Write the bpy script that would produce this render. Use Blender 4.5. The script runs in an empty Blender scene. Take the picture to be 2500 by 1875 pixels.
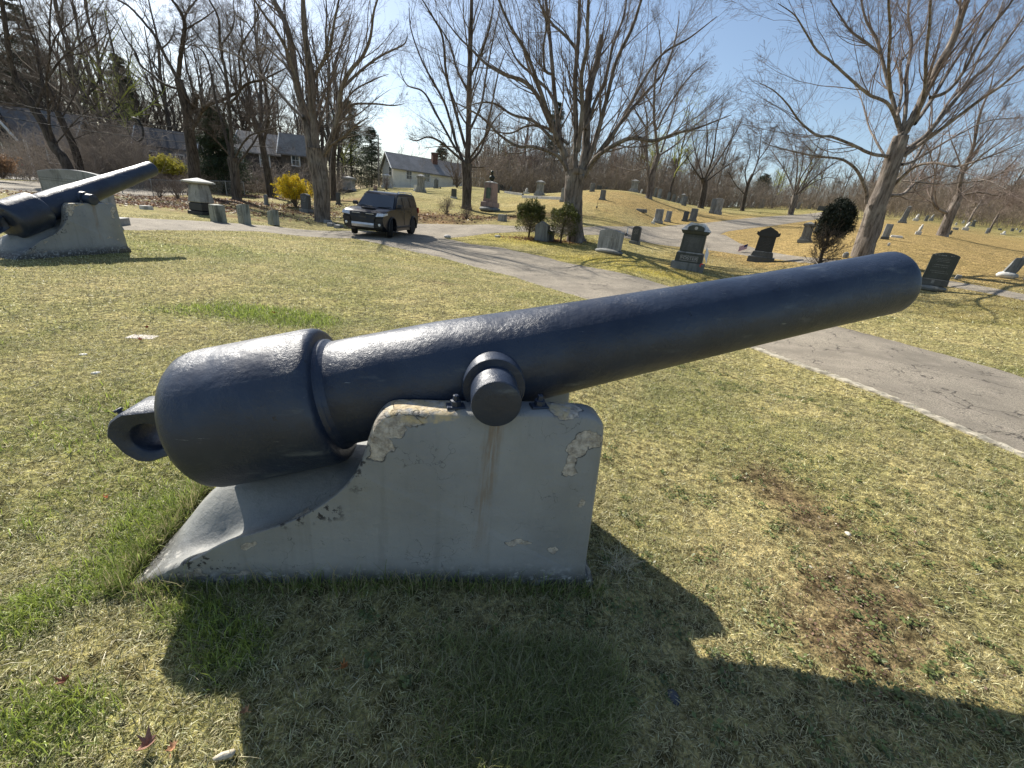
import bpy, math, random
import numpy as np
from mathutils import Vector, Matrix
R_ = math.radians
scene = bpy.context.scene
COL = scene.collection
rng = np.random.default_rng(7)
# ------------------------------------------------------------------ camera, sky, sun, exposure
FPX = 420.0; CH = 1.6
NAD = np.array([400.0 - 512, 1400.0 - 384])
dn = np.array([NAD[0], NAD[1], FPX]); dn /= np.linalg.norm(dn)
up_ = -dn
fw_ = np.array([0, 0, 1.0]) - up_[2] * up_; fw_ /= np.linalg.norm(fw_)
rt_ = np.cross(fw_, up_)
CR = np.array([rt_, fw_, up_])            # world = CR @ (x right, y down, z forward)
cam_d = bpy.data.cameras.new('camera'); cam = bpy.data.objects.new('camera', cam_d); COL.objects.link(cam)
M4 = Matrix.Identity(4)
for i in range(3):
    M4[i][0] = CR[i][0]; M4[i][1] = -CR[i][1]; M4[i][2] = -CR[i][2]
M4[0][3], M4[1][3], M4[2][3] = 0, 0, CH
cam.matrix_world = M4
cam_d.sensor_width = 36; cam_d.lens = 36 * FPX / 1024; cam_d.clip_start = .05; cam_d.clip_end = 2000
scene.camera = cam
SUN_AZ, SUN_EL = R_(-45), R_(38.5)
w = bpy.data.worlds.new('World'); scene.world = w; w.use_nodes = True
nt = w.node_tree; bg = nt.nodes['Background']
sky = nt.nodes.new('ShaderNodeTexSky'); sky.sky_type = 'NISHITA'; sky.sun_disc = False
sky.sun_elevation = SUN_EL; sky.sun_rotation = SUN_AZ
sky.air_density = 1.0; sky.dust_density = .8; sky.ozone_density = 1.0
nt.links.new(sky.outputs[0], bg.inputs[0]); bg.inputs[1].default_value = .090
sd = bpy.data.lights.new('sun', 'SUN'); sd.energy = 5.0; sd.angle = R_(.5); sd.color = (1, .95, .86)
sun = bpy.data.objects.new('sun', sd); COL.objects.link(sun)
sv = Vector((math.sin(SUN_AZ) * math.cos(SUN_EL), math.cos(SUN_AZ) * math.cos(SUN_EL), math.sin(SUN_EL)))
sun.rotation_euler = (-sv).to_track_quat('-Z', 'Y').to_euler()
sun.location = (-40, 45, 60)
vs = scene.view_settings; vs.view_transform = 'Standard'; vs.look = 'None'; vs.gamma = 1; vs.exposure = 0.76
try:
    scene.cycles.max_bounces = 6; scene.cycles.transparent_max_bounces = 8
except Exception: pass

# ------------------------------------------------------------------ picture point -> world
O_ = np.array([0, 0, CH])
def ray(x, y):
    d = CR @ np.array([x - 512, y - 384, FPX]); return d / np.linalg.norm(d)
def at_y(x, y, Y):
    d = ray(x, y); return O_ + d * (Y / d[1])
def proj(p):
    c = CR.T @ (np.asarray(p, float) - O_); return c[0] / c[2] * FPX + 512, c[1] / c[2] * FPX + 384
ZM = {'S': (0, 0, 2500 / 2212), 'F': (0, 0, 2212 / 2500), '1': (0, 0, 2.304), '2': (400, 300, 3.456), '3': (900, 350, 3.456),
      '4': (1400, 350, 3.95), '5': (1900, 350, 3.687), '8': (1500, 1000, 1.896), 'B': (0, 0, 2.212), 'C': (800, 0, 2.212), 'D': (1700, 0, 2.514),
      'L': (0, 200, 5.927), 'K': (900, 350, 5.53), '7': (0, 1200, 2.212), 'R': (2100, 580, 5.53)}
def px(z, x, y):                          # a zoomed view's coordinates -> 1024-wide picture
    a, b, k = ZM[z]; return (a + x / k) * .4096, (b + y / k) * .4096
def PF(x, y): return px('F', x, y)

# ------------------------------------------------------------------ terrain (thin plate over bearing and log distance)
CP = [(10,176,46),(80,186,38),(197,197,35),(160,182,60),(160,195,36),(133,230,12.6),(125,218,15.4),(205,213,22),(238,199,35),(324,220,26),
 (267,205,33),(292,202,37),(306,212,30),(349,192,58),(428,188,70),(489,210,38),(502,221,29),(487,224,26),(417,224,27),(528,237,22.5),
 (577,236,24),(608,254,19),(634,243,23),(687,272,16.5),(760,264,20),(724,236,28),(544,256,17.5),(631,275,14),(472,244,20),(600,190,47),
 (634,192,58),(648,197,47),(815,215,58),(715,214,45),(657,223,34),(683,206,48),(902,223,41),(945,236,31),(918,234.5,30),(1005,278,17),
 (957,278,16.5),(861,257,19),(804,242,25),(930,290,15),(1011,231,50),(1024,300,13),(484,189,60),(413,188,60),(539,194,54),(365,187,60),(570,192,50)]
cpts = [tuple(at_y(*c)) for c in CP]
for x, y in [(0,2),(0,4),(0,6),(0,8.5),(-3,1),(3,1),(4,4),(6,6.8),(8,6),(-4,4),(-7,7),(-6,10),(-2,11),(2,10),(-6.4,18.5),(-5.8,21.9),(-3,15),(4,2),(7,2),
             (-9,4),(-12,8),(0,-3),(-8,-3),(8,-3),(12,-2),(20,2),(-20,4),(0,-20),(-20,-20),(20,-20),(0,-80),(-80,-40),(80,-40),(-60,10)]:
    cpts.append((x, y, 0.0))
cpts += [(6, 100, 4.6), (30, 110, 5.5), (-16, 100, 4.6), (70, 100, 10), (110, 100, 13), (120, 60, 13), (90, 45, 8), (50, 20, 5), (-60, 100, 0.5), (-100, 80, -.3), (-110, 40, -.3),
         (0, 150, 4), (-80, 150, 1), (100, 150, 14), (-20, 110, 3), (60, 0, 3)]
cpts = np.array(cpts)
def _fe(x, y):
    r = np.clip(np.hypot(x, y), 2.0, 170.0); a = np.arctan2(x, y)
    k = np.log(r) * .9 + 1.2
    return np.stack([k * np.sin(a), k * np.cos(a)], -1)
def _ph(r): return np.where(r > 1e-9, r * r * np.log(np.maximum(r, 1e-9)), 0)
_F = _fe(cpts[:, 0], cpts[:, 1]); _n = len(_F)
_A = np.zeros((_n + 3, _n + 3)); _A[:_n, :_n] = _ph(np.linalg.norm(_F[:, None] - _F[None], axis=2)) + .02 * np.eye(_n)
_A[:_n, _n] = 1; _A[:_n, _n + 1:] = _F; _A[_n, :_n] = 1; _A[_n + 1:, :_n] = _F.T
_w = np.linalg.solve(_A, np.concatenate([cpts[:, 2], [0, 0, 0]]))
def tz(x, y):
    x = np.asarray(x, float); y = np.asarray(y, float); sh = x.shape
    f = _fe(x.ravel(), y.ravel()); out = np.empty(len(f))
    for i in range(0, len(f), 20000):
        g = f[i:i + 20000]
        out[i:i + 20000] = _ph(np.linalg.norm(g[:, None] - _F[None], axis=2)) @ _w[:_n] + _w[_n] + g @ _w[_n + 1:]
    return out.reshape(sh)
def tz1(x, y): return float(tz(np.array([x]), np.array([y]))[0])
def hit(x, y, far=160):                   # where the ray through a picture point meets the ground
    d = ray(x, y); ts = np.geomspace(.8, far, 900)
    P = O_ + ts[:, None] * d
    g = P[:, 2] - tz(P[:, 0], P[:, 1])
    k = np.argmax(g < 0)
    if g[k] >= 0:
        k = int(np.argmin(g[300:]) + 300); p = P[k]; p[2] = tz1(p[0], p[1]); return p
    a, b = ts[k - 1], ts[k]
    for _ in range(18):
        m = (a + b) / 2; p = O_ + m * d
        if p[2] < tz1(p[0], p[1]): b = m
        else: a = m
    return O_ + b * d
def vpx(p):                               # picture pixels per metre: up, and across the view
    p = np.asarray(p, float); a = np.array(proj(p)); b = np.array(proj(p + [0, 0, .5]))
    t = np.array([p[1], -p[0], 0]); t /= np.linalg.norm(t); c = np.array(proj(p + t * .5))
    return np.linalg.norm(b - a) * 2, np.linalg.norm(c - a) * 2

def vnoise(x, y, s=0):                    # cheap value noise
    x = np.asarray(x, float); y = np.asarray(y, float)
    xi = np.floor(x); yi = np.floor(y); fx = x - xi; fy = y - yi
    fx = fx * fx * (3 - 2 * fx); fy = fy * fy * (3 - 2 * fy)
    def hsh(a, b): v = np.sin(a * 127.1 + b * 311.7 + s * 74.7) * 43758.5453; return v - np.floor(v)
    return (hsh(xi, yi) * (1 - fx) + hsh(xi + 1, yi) * fx) * (1 - fy) + (hsh(xi, yi + 1) * (1 - fx) + hsh(xi + 1, yi + 1) * fx) * fy
def fbm(x, y, s=0): return .5 * vnoise(x, y, s) + .3 * vnoise(x * 2.1, y * 2.1, s + 1) + .2 * vnoise(x * 4.3, y * 4.3, s + 2)

# ------------------------------------------------------------------ objects
def tag(o, label=None, cat=None, group=None, kind=None):
    if label: o['label'] = label
    if cat: o['category'] = cat
    if group: o['group'] = group
    if kind: o['kind'] = kind
    return o
def empty(name, loc=(0, 0, 0), rz=0, label=None, cat=None, group=None):
    o = bpy.data.objects.new(name, None); COL.objects.link(o); o.location = tuple(float(v) for v in loc); o.rotation_euler = (0, 0, rz)
    o.empty_display_size = .2
    return tag(o, label, cat, group)
def link(name, me, mat=None, parent=None, smooth=False):
    if mat is not None and not me.materials: me.materials.append(mat)
    if smooth: me.polygons.foreach_set('use_smooth', np.ones(len(me.polygons), bool))
    o = bpy.data.objects.new(name, me); COL.objects.link(o)
    if parent is not None: o.parent = parent
    return o
def copy_tree(o, parent=None):
    c = o.copy(); COL.objects.link(c)
    if parent is not None: c.parent = parent
    for ch in list(o.children): copy_tree(ch, c)
    return c
def mesh_np(name, V, F, n):               # F: (M,n) faces all of n corners
    me = bpy.data.meshes.new(name); V = np.asarray(V, np.float32); F = np.asarray(F, np.int32)
    me.vertices.add(len(V)); me.vertices.foreach_set('co', V.ravel())
    me.loops.add(F.size); me.loops.foreach_set('vertex_index', F.ravel())
    me.polygons.add(len(F)); me.polygons.foreach_set('loop_start', np.arange(0, F.size, n, dtype=np.int32))
    me.update(calc_edges=True); return me
class MB:
    def __init__(s): s.v = []; s.f = []
    def add(s, vs, fs):
        b = len(s.v); s.v += [tuple(float(c) for c in v) for v in vs]; s.f += [tuple(int(i) + b for i in f) for f in fs]; return s
    def box(s, c, d, rz=0, taper=(1, 1), shift=(0, 0), bev=0):   # c = centre of the bottom, d = full sizes
        x, y, z = d[0] / 2, d[1] / 2, d[2]; V = []
        if bev <= 0: lv = [(0, 0), (1, 0)]
        else:
            e = min(bev, z * .45, x * .45, y * .45); lv = [(0, -e), (e / z, 0), (1 - e / z, 0), (1, -e)]
        for t, ins in lv:
            kx = (1 + (taper[0] - 1) * t) * x + ins; ky = (1 + (taper[1] - 1) * t) * y + ins; ox = shift[0] * t; oy = shift[1] * t
            V += [(-kx + ox, -ky + oy, z * t), (kx + ox, -ky + oy, z * t), (kx + ox, ky + oy, z * t), (-kx + ox, ky + oy, z * t)]
        ca, sa = math.cos(rz), math.sin(rz)
        V = [(c[0] + a * ca - b * sa, c[1] + a * sa + b * ca, c[2] + q) for a, b, q in V]
        F = [(3, 2, 1, 0)]; L = len(lv)
        for k in range(L - 1):
            for i in range(4): j = (i + 1) % 4; F.append((4 * k + i, 4 * k + j, 4 * k + 4 + j, 4 * k + 4 + i))
        F.append(tuple(4 * (L - 1) + i for i in range(4)))
        return s.add(V, F)
    def prism(s, poly, y0, y1, f=None):     # poly of (x,z) extruded along y
        f = f or (lambda a, b, c: (a, b, c)); n = len(poly)
        V = [f(p[0], y0, p[1]) for p in poly] + [f(p[0], y1, p[1]) for p in poly]
        F = [tuple(range(n)), tuple(range(2 * n - 1, n - 1, -1))] + [(i, n + i, n + (i + 1) % n, (i + 1) % n) for i in range(n)]
        return s.add(V, F)
    def tube(s, pts, rad, n=8, cap=True):
        pts = [Vector(p) for p in pts]; k = len(pts)
        if not hasattr(rad, '__len__'): rad = [rad] * k
        V = []
        for i, p in enumerate(pts):
            t = (pts[min(i + 1, k - 1)] - pts[max(i - 1, 0)]).normalized()
            a = t.cross(Vector((0, 0, 1)) if abs(t.z) < .9 else Vector((1, 0, 0))).normalized(); b = t.cross(a)
            V += [p + (a * math.cos(6.28318 * j / n) + b * math.sin(6.28318 * j / n)) * rad[i] for j in range(n)]
        F = [(i * n + j, i * n + (j + 1) % n, (i + 1) * n + (j + 1) % n, (i + 1) * n + j) for i in range(k - 1) for j in range(n)]
        if cap: F += [tuple(range(n - 1, -1, -1)), tuple((k - 1) * n + j for j in range(n))]
        return s.add(V, F)
    def lathe(s, prof, o=(0, 0, 0), ax=(0, 0, 1), n=24):    # prof: (t along the axis, radius)
        ax = Vector(ax).normalized(); a = ax.cross(Vector((0, 1, 0)) if abs(ax.y) < .9 else Vector((1, 0, 0))).normalized(); b = ax.cross(a); o = Vector(o)
        V = []; k = len(prof)
        for t, r in prof: V += [o + ax * t + (a * math.cos(6.28318530718 * j / n) + b * math.sin(6.28318530718 * j / n)) * r for j in range(n)]
        F = [(i * n + j, i * n + (j + 1) % n, (i + 1) * n + (j + 1) % n, (i + 1) * n + j) for i in range(k - 1) for j in range(n)]
        F += [tuple(range(n - 1, -1, -1)), tuple((k - 1) * n + j for j in range(n))]
        return s.add(V, F)
    def quad(s, a, b, c, d): return s.add([a, b, c, d], [(0, 1, 2, 3)])
    def blob(s, c, d, seed=0, rough=.12, n=10, m=7):     # a rough boulder, c = bottom centre
        r = random.Random(seed); V = []; ph = [r.uniform(0, 6.28) for _ in range(6)]
        for i in range(m + 1):
            th = math.pi * i / m
            for j in range(n):
                a = 6.28318 * j / n
                k = 1 + rough * (math.sin(2 * a + ph[0] + th) + math.sin(3 * a + ph[1] - 2 * th) * .7 + r.uniform(-.5, .5))
                q = abs(math.cos(a)) ** .7 * (1 if math.cos(a) > 0 else -1), abs(math.sin(a)) ** .7 * (1 if math.sin(a) > 0 else -1)
                V.append((c[0] + d[0] / 2 * k * math.sin(th) * q[0], c[1] + d[1] / 2 * k * math.sin(th) * q[1], c[2] + d[2] * (.5 - .5 * math.cos(th)) * (1 if i < m else 1)))
        F = [(i * n + j, i * n + (j + 1) % n, (i + 1) * n + (j + 1) % n, (i + 1) * n + j) for i in range(m) for j in range(n)]
        return s.add(V, F)
    def build(s, name, mat=None, parent=None, smooth=False, loc=None, rz=0):
        me = bpy.data.meshes.new(name); me.from_pydata(s.v, [], s.f); me.update()
        o = link(name, me, mat, parent, smooth)
        if loc is not None: o.location = tuple(float(v) for v in loc); o.rotation_euler = (0, 0, rz)
        if smooth == 2:
            for e in me.edges: pass
        return o
def autosmooth(o, ang=35):
    me = o.data; me.polygons.foreach_set('use_smooth', np.ones(len(me.polygons), bool))
    import bmesh
    bm = bmesh.new(); bm.from_mesh(me); lim = R_(ang)
    for e in bm.edges:
        if len(e.link_faces) == 2 and e.calc_face_angle(0) > lim: e.smooth = False
    bm.to_mesh(me); bm.free(); return o

# ------------------------------------------------------------------ materials
class NT:
    def __init__(s, name):
        s.m = bpy.data.materials.new(name); s.m.use_nodes = True; s.t = s.m.node_tree; s.b = s.t.nodes['Principled BSDF']; s.out = s.t.nodes['Material Output']
        s.co = None
    def n(s, t, **k):
        o = s.t.nodes.new(t)
        for a, b in k.items(): setattr(o, a, b)
        return o
    def l(s, a, b): s.t.links.new(a, b)
    def obj(s):
        if not s.co: s.co = s.n('ShaderNodeTexCoord')
        return s.co.outputs['Object']
    def pos(s): return s.n('ShaderNodeNewGeometry').outputs['Position']
    def scale(s, vec, sc):
        m = s.n('ShaderNodeMapping'); s.l(vec, m.inputs[0]); m.inputs['Scale'].default_value = sc; return m.outputs[0]
    def noise(s, vec, scale, detail=4, rough=.55, dist=0):
        o = s.n('ShaderNodeTexNoise'); s.l(vec, o.inputs['Vector']); o.inputs['Scale'].default_value = scale; o.inputs['Detail'].default_value = detail
        o.inputs['Roughness'].default_value = rough; o.inputs['Distortion'].default_value = dist; return o.outputs['Fac']
    def voro(s, vec, scale, feature='F1'):
        o = s.n('ShaderNodeTexVoronoi', feature=feature); s.l(vec, o.inputs['Vector']); o.inputs['Scale'].default_value = scale; return o.outputs['Distance']
    def math(s, op, a, b=None, c=None, clamp=False):
        o = s.n('ShaderNodeMath', operation=op, use_clamp=clamp)
        for i, v in enumerate((a, b, c)):
            if v is None: continue
            if isinstance(v, (int, float)): o.inputs[i].default_value = v
            else: s.l(v, o.inputs[i])
        return o.outputs[0]
    def ramp(s, fac, a, b): # map a..b -> 0..1 smooth
        o = s.n('ShaderNodeMapRange', interpolation_type='SMOOTHSTEP'); s.l(fac, o.inputs[0]); o.inputs[1].default_value = a; o.inputs[2].default_value = b; return o.outputs[0]
    def mix(s, fac, a, b):
        o = s.n('ShaderNodeMix', data_type='RGBA')
        if isinstance(fac, (int, float)): o.inputs[0].default_value = fac
        else: s.l(fac, o.inputs[0])
        for i, v in ((6, a), (7, b)):
            if isinstance(v, tuple): o.inputs[i].default_value = (*v[:3], 1)
            else: s.l(v, o.inputs[i])
        return o.outputs[2]
    def col(s, c):
        if isinstance(c, tuple): s.b.inputs['Base Color'].default_value = (*c[:3], 1)
        else: s.l(c, s.b.inputs['Base Color'])
    def set(s, rough=.7, metal=0, spec=.5, **k):
        if isinstance(rough, (int, float)): s.b.inputs['Roughness'].default_value = rough
        else: s.l(rough, s.b.inputs['Roughness'])
        s.b.inputs['Metallic'].default_value = metal; s.b.inputs['Specular IOR Level'].default_value = spec
        for a, v in k.items(): s.b.inputs[a].default_value = v
    def bump(s, hgt, strength=.5, dist=.01, prev=None):
        o = s.n('ShaderNodeBump'); s.l(hgt, o.inputs['Height']); o.inputs['Strength'].default_value = strength; o.inputs['Distance'].default_value = dist
        if prev is not None: s.l(prev, o.inputs['Normal'])
        s.l(o.outputs[0], s.b.inputs['Normal']); return o.outputs[0]
def simple(name, c, rough=.6, metal=0, spec=.5, var=.25, sc=6, bump=0):
    m = NT(name); nz = m.noise(m.obj(), sc, 5)
    m.col(m.mix(m.ramp(nz, .3, .7), tuple(v * (1 - var) for v in c), tuple(min(1, v * (1 + var)) for v in c)))
    m.set(rough, metal, spec)
    if bump: m.bump(m.noise(m.obj(), sc * 6, 5), bump, .01)
    return m.m
def stone_mat(name, c, dark=(.03, .032, .028), stain=.5, rough=.75, spec=.35):
    m = NT(name); o = m.obj()
    base = m.mix(m.ramp(m.noise(o, 60, 3), .35, .65), tuple(v * .75 for v in c), tuple(v * 1.2 for v in c))
    base = m.mix(m.ramp(m.noise(o, 2.5, 5), .35, .7), base, tuple(v * .72 for v in c))
    st = m.math('MULTIPLY', m.ramp(m.noise(m.scale(o, (5, 5, .7)), 1.3, 6, .65), .48, .66), stain)
    base = m.mix(st, base, dark)
    m.col(base); m.set(rough, 0, spec); m.bump(m.noise(o, 40, 4), .35, .01); return m.m
# ------------------------------------------------------------------ surface zones (what grows where)
def lerp(a, b, t): return a + (b - a) * t
G_ = {}
def spot(x, y, p, rx, ry=None, ang=0):    # soft patch around a world point
    ry = ry or rx; dx = x - p[0]; dy = y - p[1]; c, s = math.cos(ang), math.sin(ang)
    a = (dx * c + dy * s) / rx; b = (-dx * s + dy * c) / ry
    return np.exp(-(a * a + b * b))
def H2(x, y): return hit(*PF(x, y))
lush_at = [(H2(520, 672), .7, .38), (H2(330, 1110), .10, .16), (H2(290, 1180), .09, .16), (H2(250, 1250), .10, .10), (H2(100, 1560), .16, .10), (H2(500, 1400), .14, .09),
           (H2(420, 1330), .16, .08), (H2(640, 690), .6, .3), (H2(60, 1330), .12, .10)]
soil_at = [(H2(1660, 1060), .24, .3), (H2(1740, 1120), .16, .2), (H2(1790, 1290), .3, .22), (H2(1830, 1400), .3, .16), (H2(1370, 960), .12, .12), (H2(1530, 1210), .12, .1),
           (H2(950, 610), .5, .2), (H2(1950, 1290), .12, .08), (H2(1560, 1420), .14, .1), (H2(300, 1440), .12, .06), (H2(290, 730), .2, .12)]
thin_at = [(H2(1690, 1080), .42, .5), (H2(1780, 1200), .35, .5), (H2(1620, 1000), .4, .3), (H2(1850, 1300), .5, .42), (H2(1980, 1430), .45, .3), (H2(1560, 960), .5, .35), (H2(2050, 1200), .5, .3)]
gold_at = [(H2(1150, 520), 3.0, 1.6), (H2(1300, 560), 2.2, 1.2), (H2(1420, 590), 2, 1.0)]
tan_at = [(H2(1400, 445), 12, 10), (H2(1620, 440), 14, 14), (H2(2100, 560), 12, 9), (H2(1900, 500), 9, 9), (H2(2050, 500), 14, 14), (H2(1750, 540), 5, 5)]
red_at = [(H2(900, 465), 2.5, 1.8), (H2(960, 480), 2.5, 1.3), (H2(1100, 470), 4, 1.2), (H2(350, 425), 5, 1.6), (H2(620, 455), 4, 1.4), (H2(480, 465), 3, .7), (H2(780, 430), 4, 2)]
def zones(x, y):                          # albedo of living and dead turf at a point
    n1 = fbm(x * .55, y * .55, 3); n2 = fbm(x * 2.2, y * 2.2, 9); n3 = vnoise(x * 9, y * 9, 5)
    r = np.hypot(x, y)
    lush = sum(spot(x, y, p, a, b) for p, a, b in lush_at)
    # a green belt beyond the far cannon
    lush = lush + .50 * spot(x, y, H2(420, 540), 5.0, 1.3) + .12 * (n1 > .52)
    lush = lush + .30 * spot(x, y, (-3.6, 2.6), 3.6, 2.6) + .22 * spot(x, y, (-1.6, .5), .9, .7)
    lush = np.clip(lush + (n2 - .5) * .5, 0, 1)
    soil = .85 * np.clip(sum(spot(x, y, p, a, b) for p, a, b in soil_at) * (.25 + 1.25 * n2) + .36 * sum(spot(x, y, p, a, b) for p, a, b in thin_at) * (.6 + .9 * (n3 - .3)) + (n2 - .62) * 1.3 * (r < 9), 0, 1)
    gold = np.clip(sum(spot(x, y, p, a, b) for p, a, b in gold_at), 0, 1)
    tan = np.clip(sum(spot(x, y, p, a, b) for p, a, b in tan_at) + (n1 - .5), 0, 1) * (r > 12)
    red = np.clip(sum(spot(x, y, p, a, b) for p, a, b in red_at), 0, 1)
    return lush, soil, gold, tan, red, n1, n2, n3
C_DRY = np.array([.52, .455, .245]); C_OLV = np.array([.285, .285, .11]); C_LUSH = np.array([.15, .235, .035]); C_SOIL = np.array([.175, .120, .084])
C_GOLD = np.array([.52, .45, .075]); C_TAN = np.array([.46, .325, .15]); C_RED = np.array([.27, .165, .095])
def turf_color(x, y, live=.5):
    lush, soil, gold, tan, red, n1, n2, n3 = zones(x, y)
    e = lambda v: np.asarray(v)[:, None]
    t = np.clip(.15 + live * .75 + (n1 - .5) * .9 + (n2 - .5) * .6, 0, 1)
    c = lerp(C_DRY[None], C_OLV[None], e(t))
    c = lerp(c, C_LUSH[None], e(lush * .75)); c = lerp(c, C_GOLD[None], e(gold * .75)); c = lerp(c, C_TAN[None], e(tan * .75)); c = lerp(c, C_RED[None], e(red * .8))
    return c, soil

# ------------------------------------------------------------------ ground sheet
def ground():
    rad = np.concatenate([np.geomspace(.25, 12, 150), np.geomspace(12.25, 60, 110), np.geomspace(62, 900, 60)])
    ph = np.arange(-180, 180, .75) * math.pi / 180
    Rg, Pg = np.meshgrid(rad, ph, indexing='ij'); X = Rg * np.sin(Pg); Y = Rg * np.cos(Pg)
    Z = tz(X, Y)
    near = np.clip(1 - Rg / 25, 0, 1)
    Z = Z + (fbm(X * 2.5, Y * 2.5, 20) - .5) * .03 * near
    V = np.stack([X, Y, Z], -1).reshape(-1, 3); n = len(ph); k = len(rad)
    i, j = np.meshgrid(np.arange(k - 1), np.arange(n), indexing='ij'); j2 = (j + 1) % n
    F = np.stack([i * n + j, (i + 1) * n + j, (i + 1) * n + j2, i * n + j2], -1).reshape(-1, 4)
    V = np.vstack([V, [[0, 0, 0]]]); me = mesh_np('ground', V, F, 4)
    c, soil = turf_color(V[:, 0], V[:, 1], .45); c = lerp(c, C_SOIL[None], soil[:, None] * .9)
    at = me.color_attributes.new('turf', 'FLOAT_COLOR', 'POINT'); at.data.foreach_set('color', np.hstack([c, np.ones((len(c), 1))]).astype(np.float32).ravel())
    m = NT('turf_ground'); p = m.pos()
    a = m.n('ShaderNodeAttribute', attribute_name='turf').outputs['Color']
    d = m.mix(m.ramp(m.noise(p, 16, 6, .65), .36, .62), (.26, .24, .22), (1.15, 1.12, 1.05))
    d2 = m.mix(m.ramp(m.noise(p, 2.3, 5, .6), .3, .7), (.72, .74, .72), (1.18, 1.16, 1.12))
    d3 = m.mix(m.ramp(m.noise(p, 60, 4, .6), .35, .65), (.55, .55, .5), (1.35, 1.3, 1.2))
    def mul(x, y): o = m.n('ShaderNodeMix', data_type='RGBA', blend_type='MULTIPLY'); o.inputs[0].default_value = 1; m.l(x, o.inputs[6]); m.l(y, o.inputs[7]); return o.outputs[2]
    m.col(mul(mul(mul(a, d), d2), d3)); m.set(.95, 0, .1)
    b = m.bump(m.noise(p, 45, 5, .7), .9, .03); m.bump(m.noise(p, 7, 4), .6, .08, b)
    o = link('ground', me, m.m, None, True); tag(o, kind='structure'); return o
ground()

# ------------------------------------------------------------------ roads
def resamp(P, n):
    P = np.asarray(P, float); s = np.concatenate([[0], np.cumsum(np.linalg.norm(np.diff(P, axis=0), axis=1))]); t = np.linspace(0, s[-1], n)
    return np.stack([np.interp(t, s, P[:, k]) for k in range(P.shape[1])], 1)
def smooth(P, it=3):
    P = np.array(P, float)
    for _ in range(it): P[1:-1] = .25 * P[:-2] + .5 * P[1:-1] + .25 * P[2:]
    return P
road_polys = []
def ribbon(name, A, B, mat, n=120, m=14, dz=.016, rag=.0, ws=False):
    if not ws: A = [hit(*p)[:2] for p in A]; B = [hit(*p)[:2] for p in B]
    A = smooth(resamp(A, n)); B = smooth(resamp(B, n))
    if rag:
        d = (B - A); d /= np.linalg.norm(d, axis=1)[:, None]
        s = np.arange(n) / n * 60
        A = A + d * ((fbm(s * 1.3, s * 0 + 1.5, 4) - .5) * rag * 2)[:, None]; B = B + d * ((fbm(s * 1.3, s * 0 + 7.5, 6) - .5) * rag * 2)[:, None]
    _d = (B - A) / np.linalg.norm(B - A, axis=1)[:, None]; _i = ((fbm(np.arange(n) * .9, np.arange(n) * 0. + 3, 12) - .25) * .16)[:, None]
    road_polys.append(np.vstack([A + _d * _i, (B - _d * _i)[::-1]]))
    t = np.linspace(0, 1, m)[None, :, None]; P = A[:, None] * (1 - t) + B[:, None] * t
    Z = tz(P[..., 0], P[..., 1]) + dz; V = np.dstack([P, Z[..., None]]).reshape(-1, 3)
    V = V.reshape(n, m, 3); V[:, 0, 2] -= .02; V[:, -1, 2] -= .02
    V = V.reshape(-1, 3)
    i, j = np.meshgrid(np.arange(n - 1), np.arange(m - 1), indexing='ij')
    F = np.stack([i * m + j, (i + 1) * m + j, (i + 1) * m + j + 1, i * m + j + 1], -1).reshape(-1, 4)
    me = mesh_np(name, V, F, 4); o = link(name, me, mat, None, True); tag(o, kind='structure'); return o
def asphalt():
    m = NT('worn_asphalt'); p = m.pos()
    c = m.mix(m.ramp(m.noise(p, 60, 6, .8), .36, .64), (.085, .072, .055), (.50, .435, .335))
    c = m.mix(m.ramp(m.noise(p, .8, 5, .6), .3, .72), c, (.19, .165, .128))
    c = m.mix(m.math('MULTIPLY', m.ramp(m.noise(p, 3.5, 5, .6), .5, .72), .35), c, (.36, .305, .245))
    wv = m.n('ShaderNodeVectorMath', operation='ADD'); m.l(p, wv.inputs[0])
    nz = m.n('ShaderNodeTexNoise'); m.l(p, nz.inputs['Vector']); nz.inputs['Scale'].default_value = 1.6; nz.inputs['Detail'].default_value = 5
    sc = m.n('ShaderNodeVectorMath', operation='SCALE'); m.l(nz.outputs['Color'], sc.inputs[0]); sc.inputs[3].default_value = 1.1; m.l(sc.outputs[0], wv.inputs[1])
    e = m.voro(wv.outputs[0], 1.5, 'DISTANCE_TO_EDGE'); cr = m.math('MULTIPLY', m.ramp(e, .024, .004), m.ramp(m.noise(p, 1.3, 6, .75), .45, .56))
    c = m.mix(m.math('MULTIPLY', cr, .8), c, (.05, .042, .035))
    m.col(c); m.set(.9, 0, .25)
    b = m.bump(m.noise(p, 70, 6, .8), 1.0, .010); m.bump(m.math('SUBTRACT', 1.0, cr), .6, .01, b); return m.m
ASPH = asphalt()
r1n = [(20,224),(60,226),(132,230.5),(260,231.5),(352,238.5),(417,252.5),(509,275.5),(583,298.6),(670,321),(759,349),(856,384),(940,419),(1024,455),(1110,496),(1250,570)]
r1f = [(20,211),(60,213),(125,217.5),(200,221),(270,226),(330,231),(400,234),(444,238),(472,244),(544,256.5),(631,275),(672,287),(760,305),(860,332),(964,359.8),(1024,377),(1110,402),(1250,450)]
ribbon('cemetery_road', r1n, r1f, ASPH, 420, 26, .016, .12)
r2n = [(385,236),(420,238),(444.5,238),(470,236),(500,233),(521.5,231.5),(581,235),(625,238),(650,243),(675,246.5),(709,249),(722,243),(716,238),(719,235),(727,231.5),(749.7,228.4),(776.7,225.3),(802.8,221.6),(830,217)]
r2f = [(395,223),(417,223.5),(440,224),(487,224.5),(502,225),(516.8,226.3),(579.6,227.7),(620,227),(646,226.3),(670,225.5),(689.6,224.2),(700,223.2),(710,222.4),(718.6,221.6),(735,219.6),(749.7,218),(776,216),(802.8,214.4),(825,211.5)]
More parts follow.
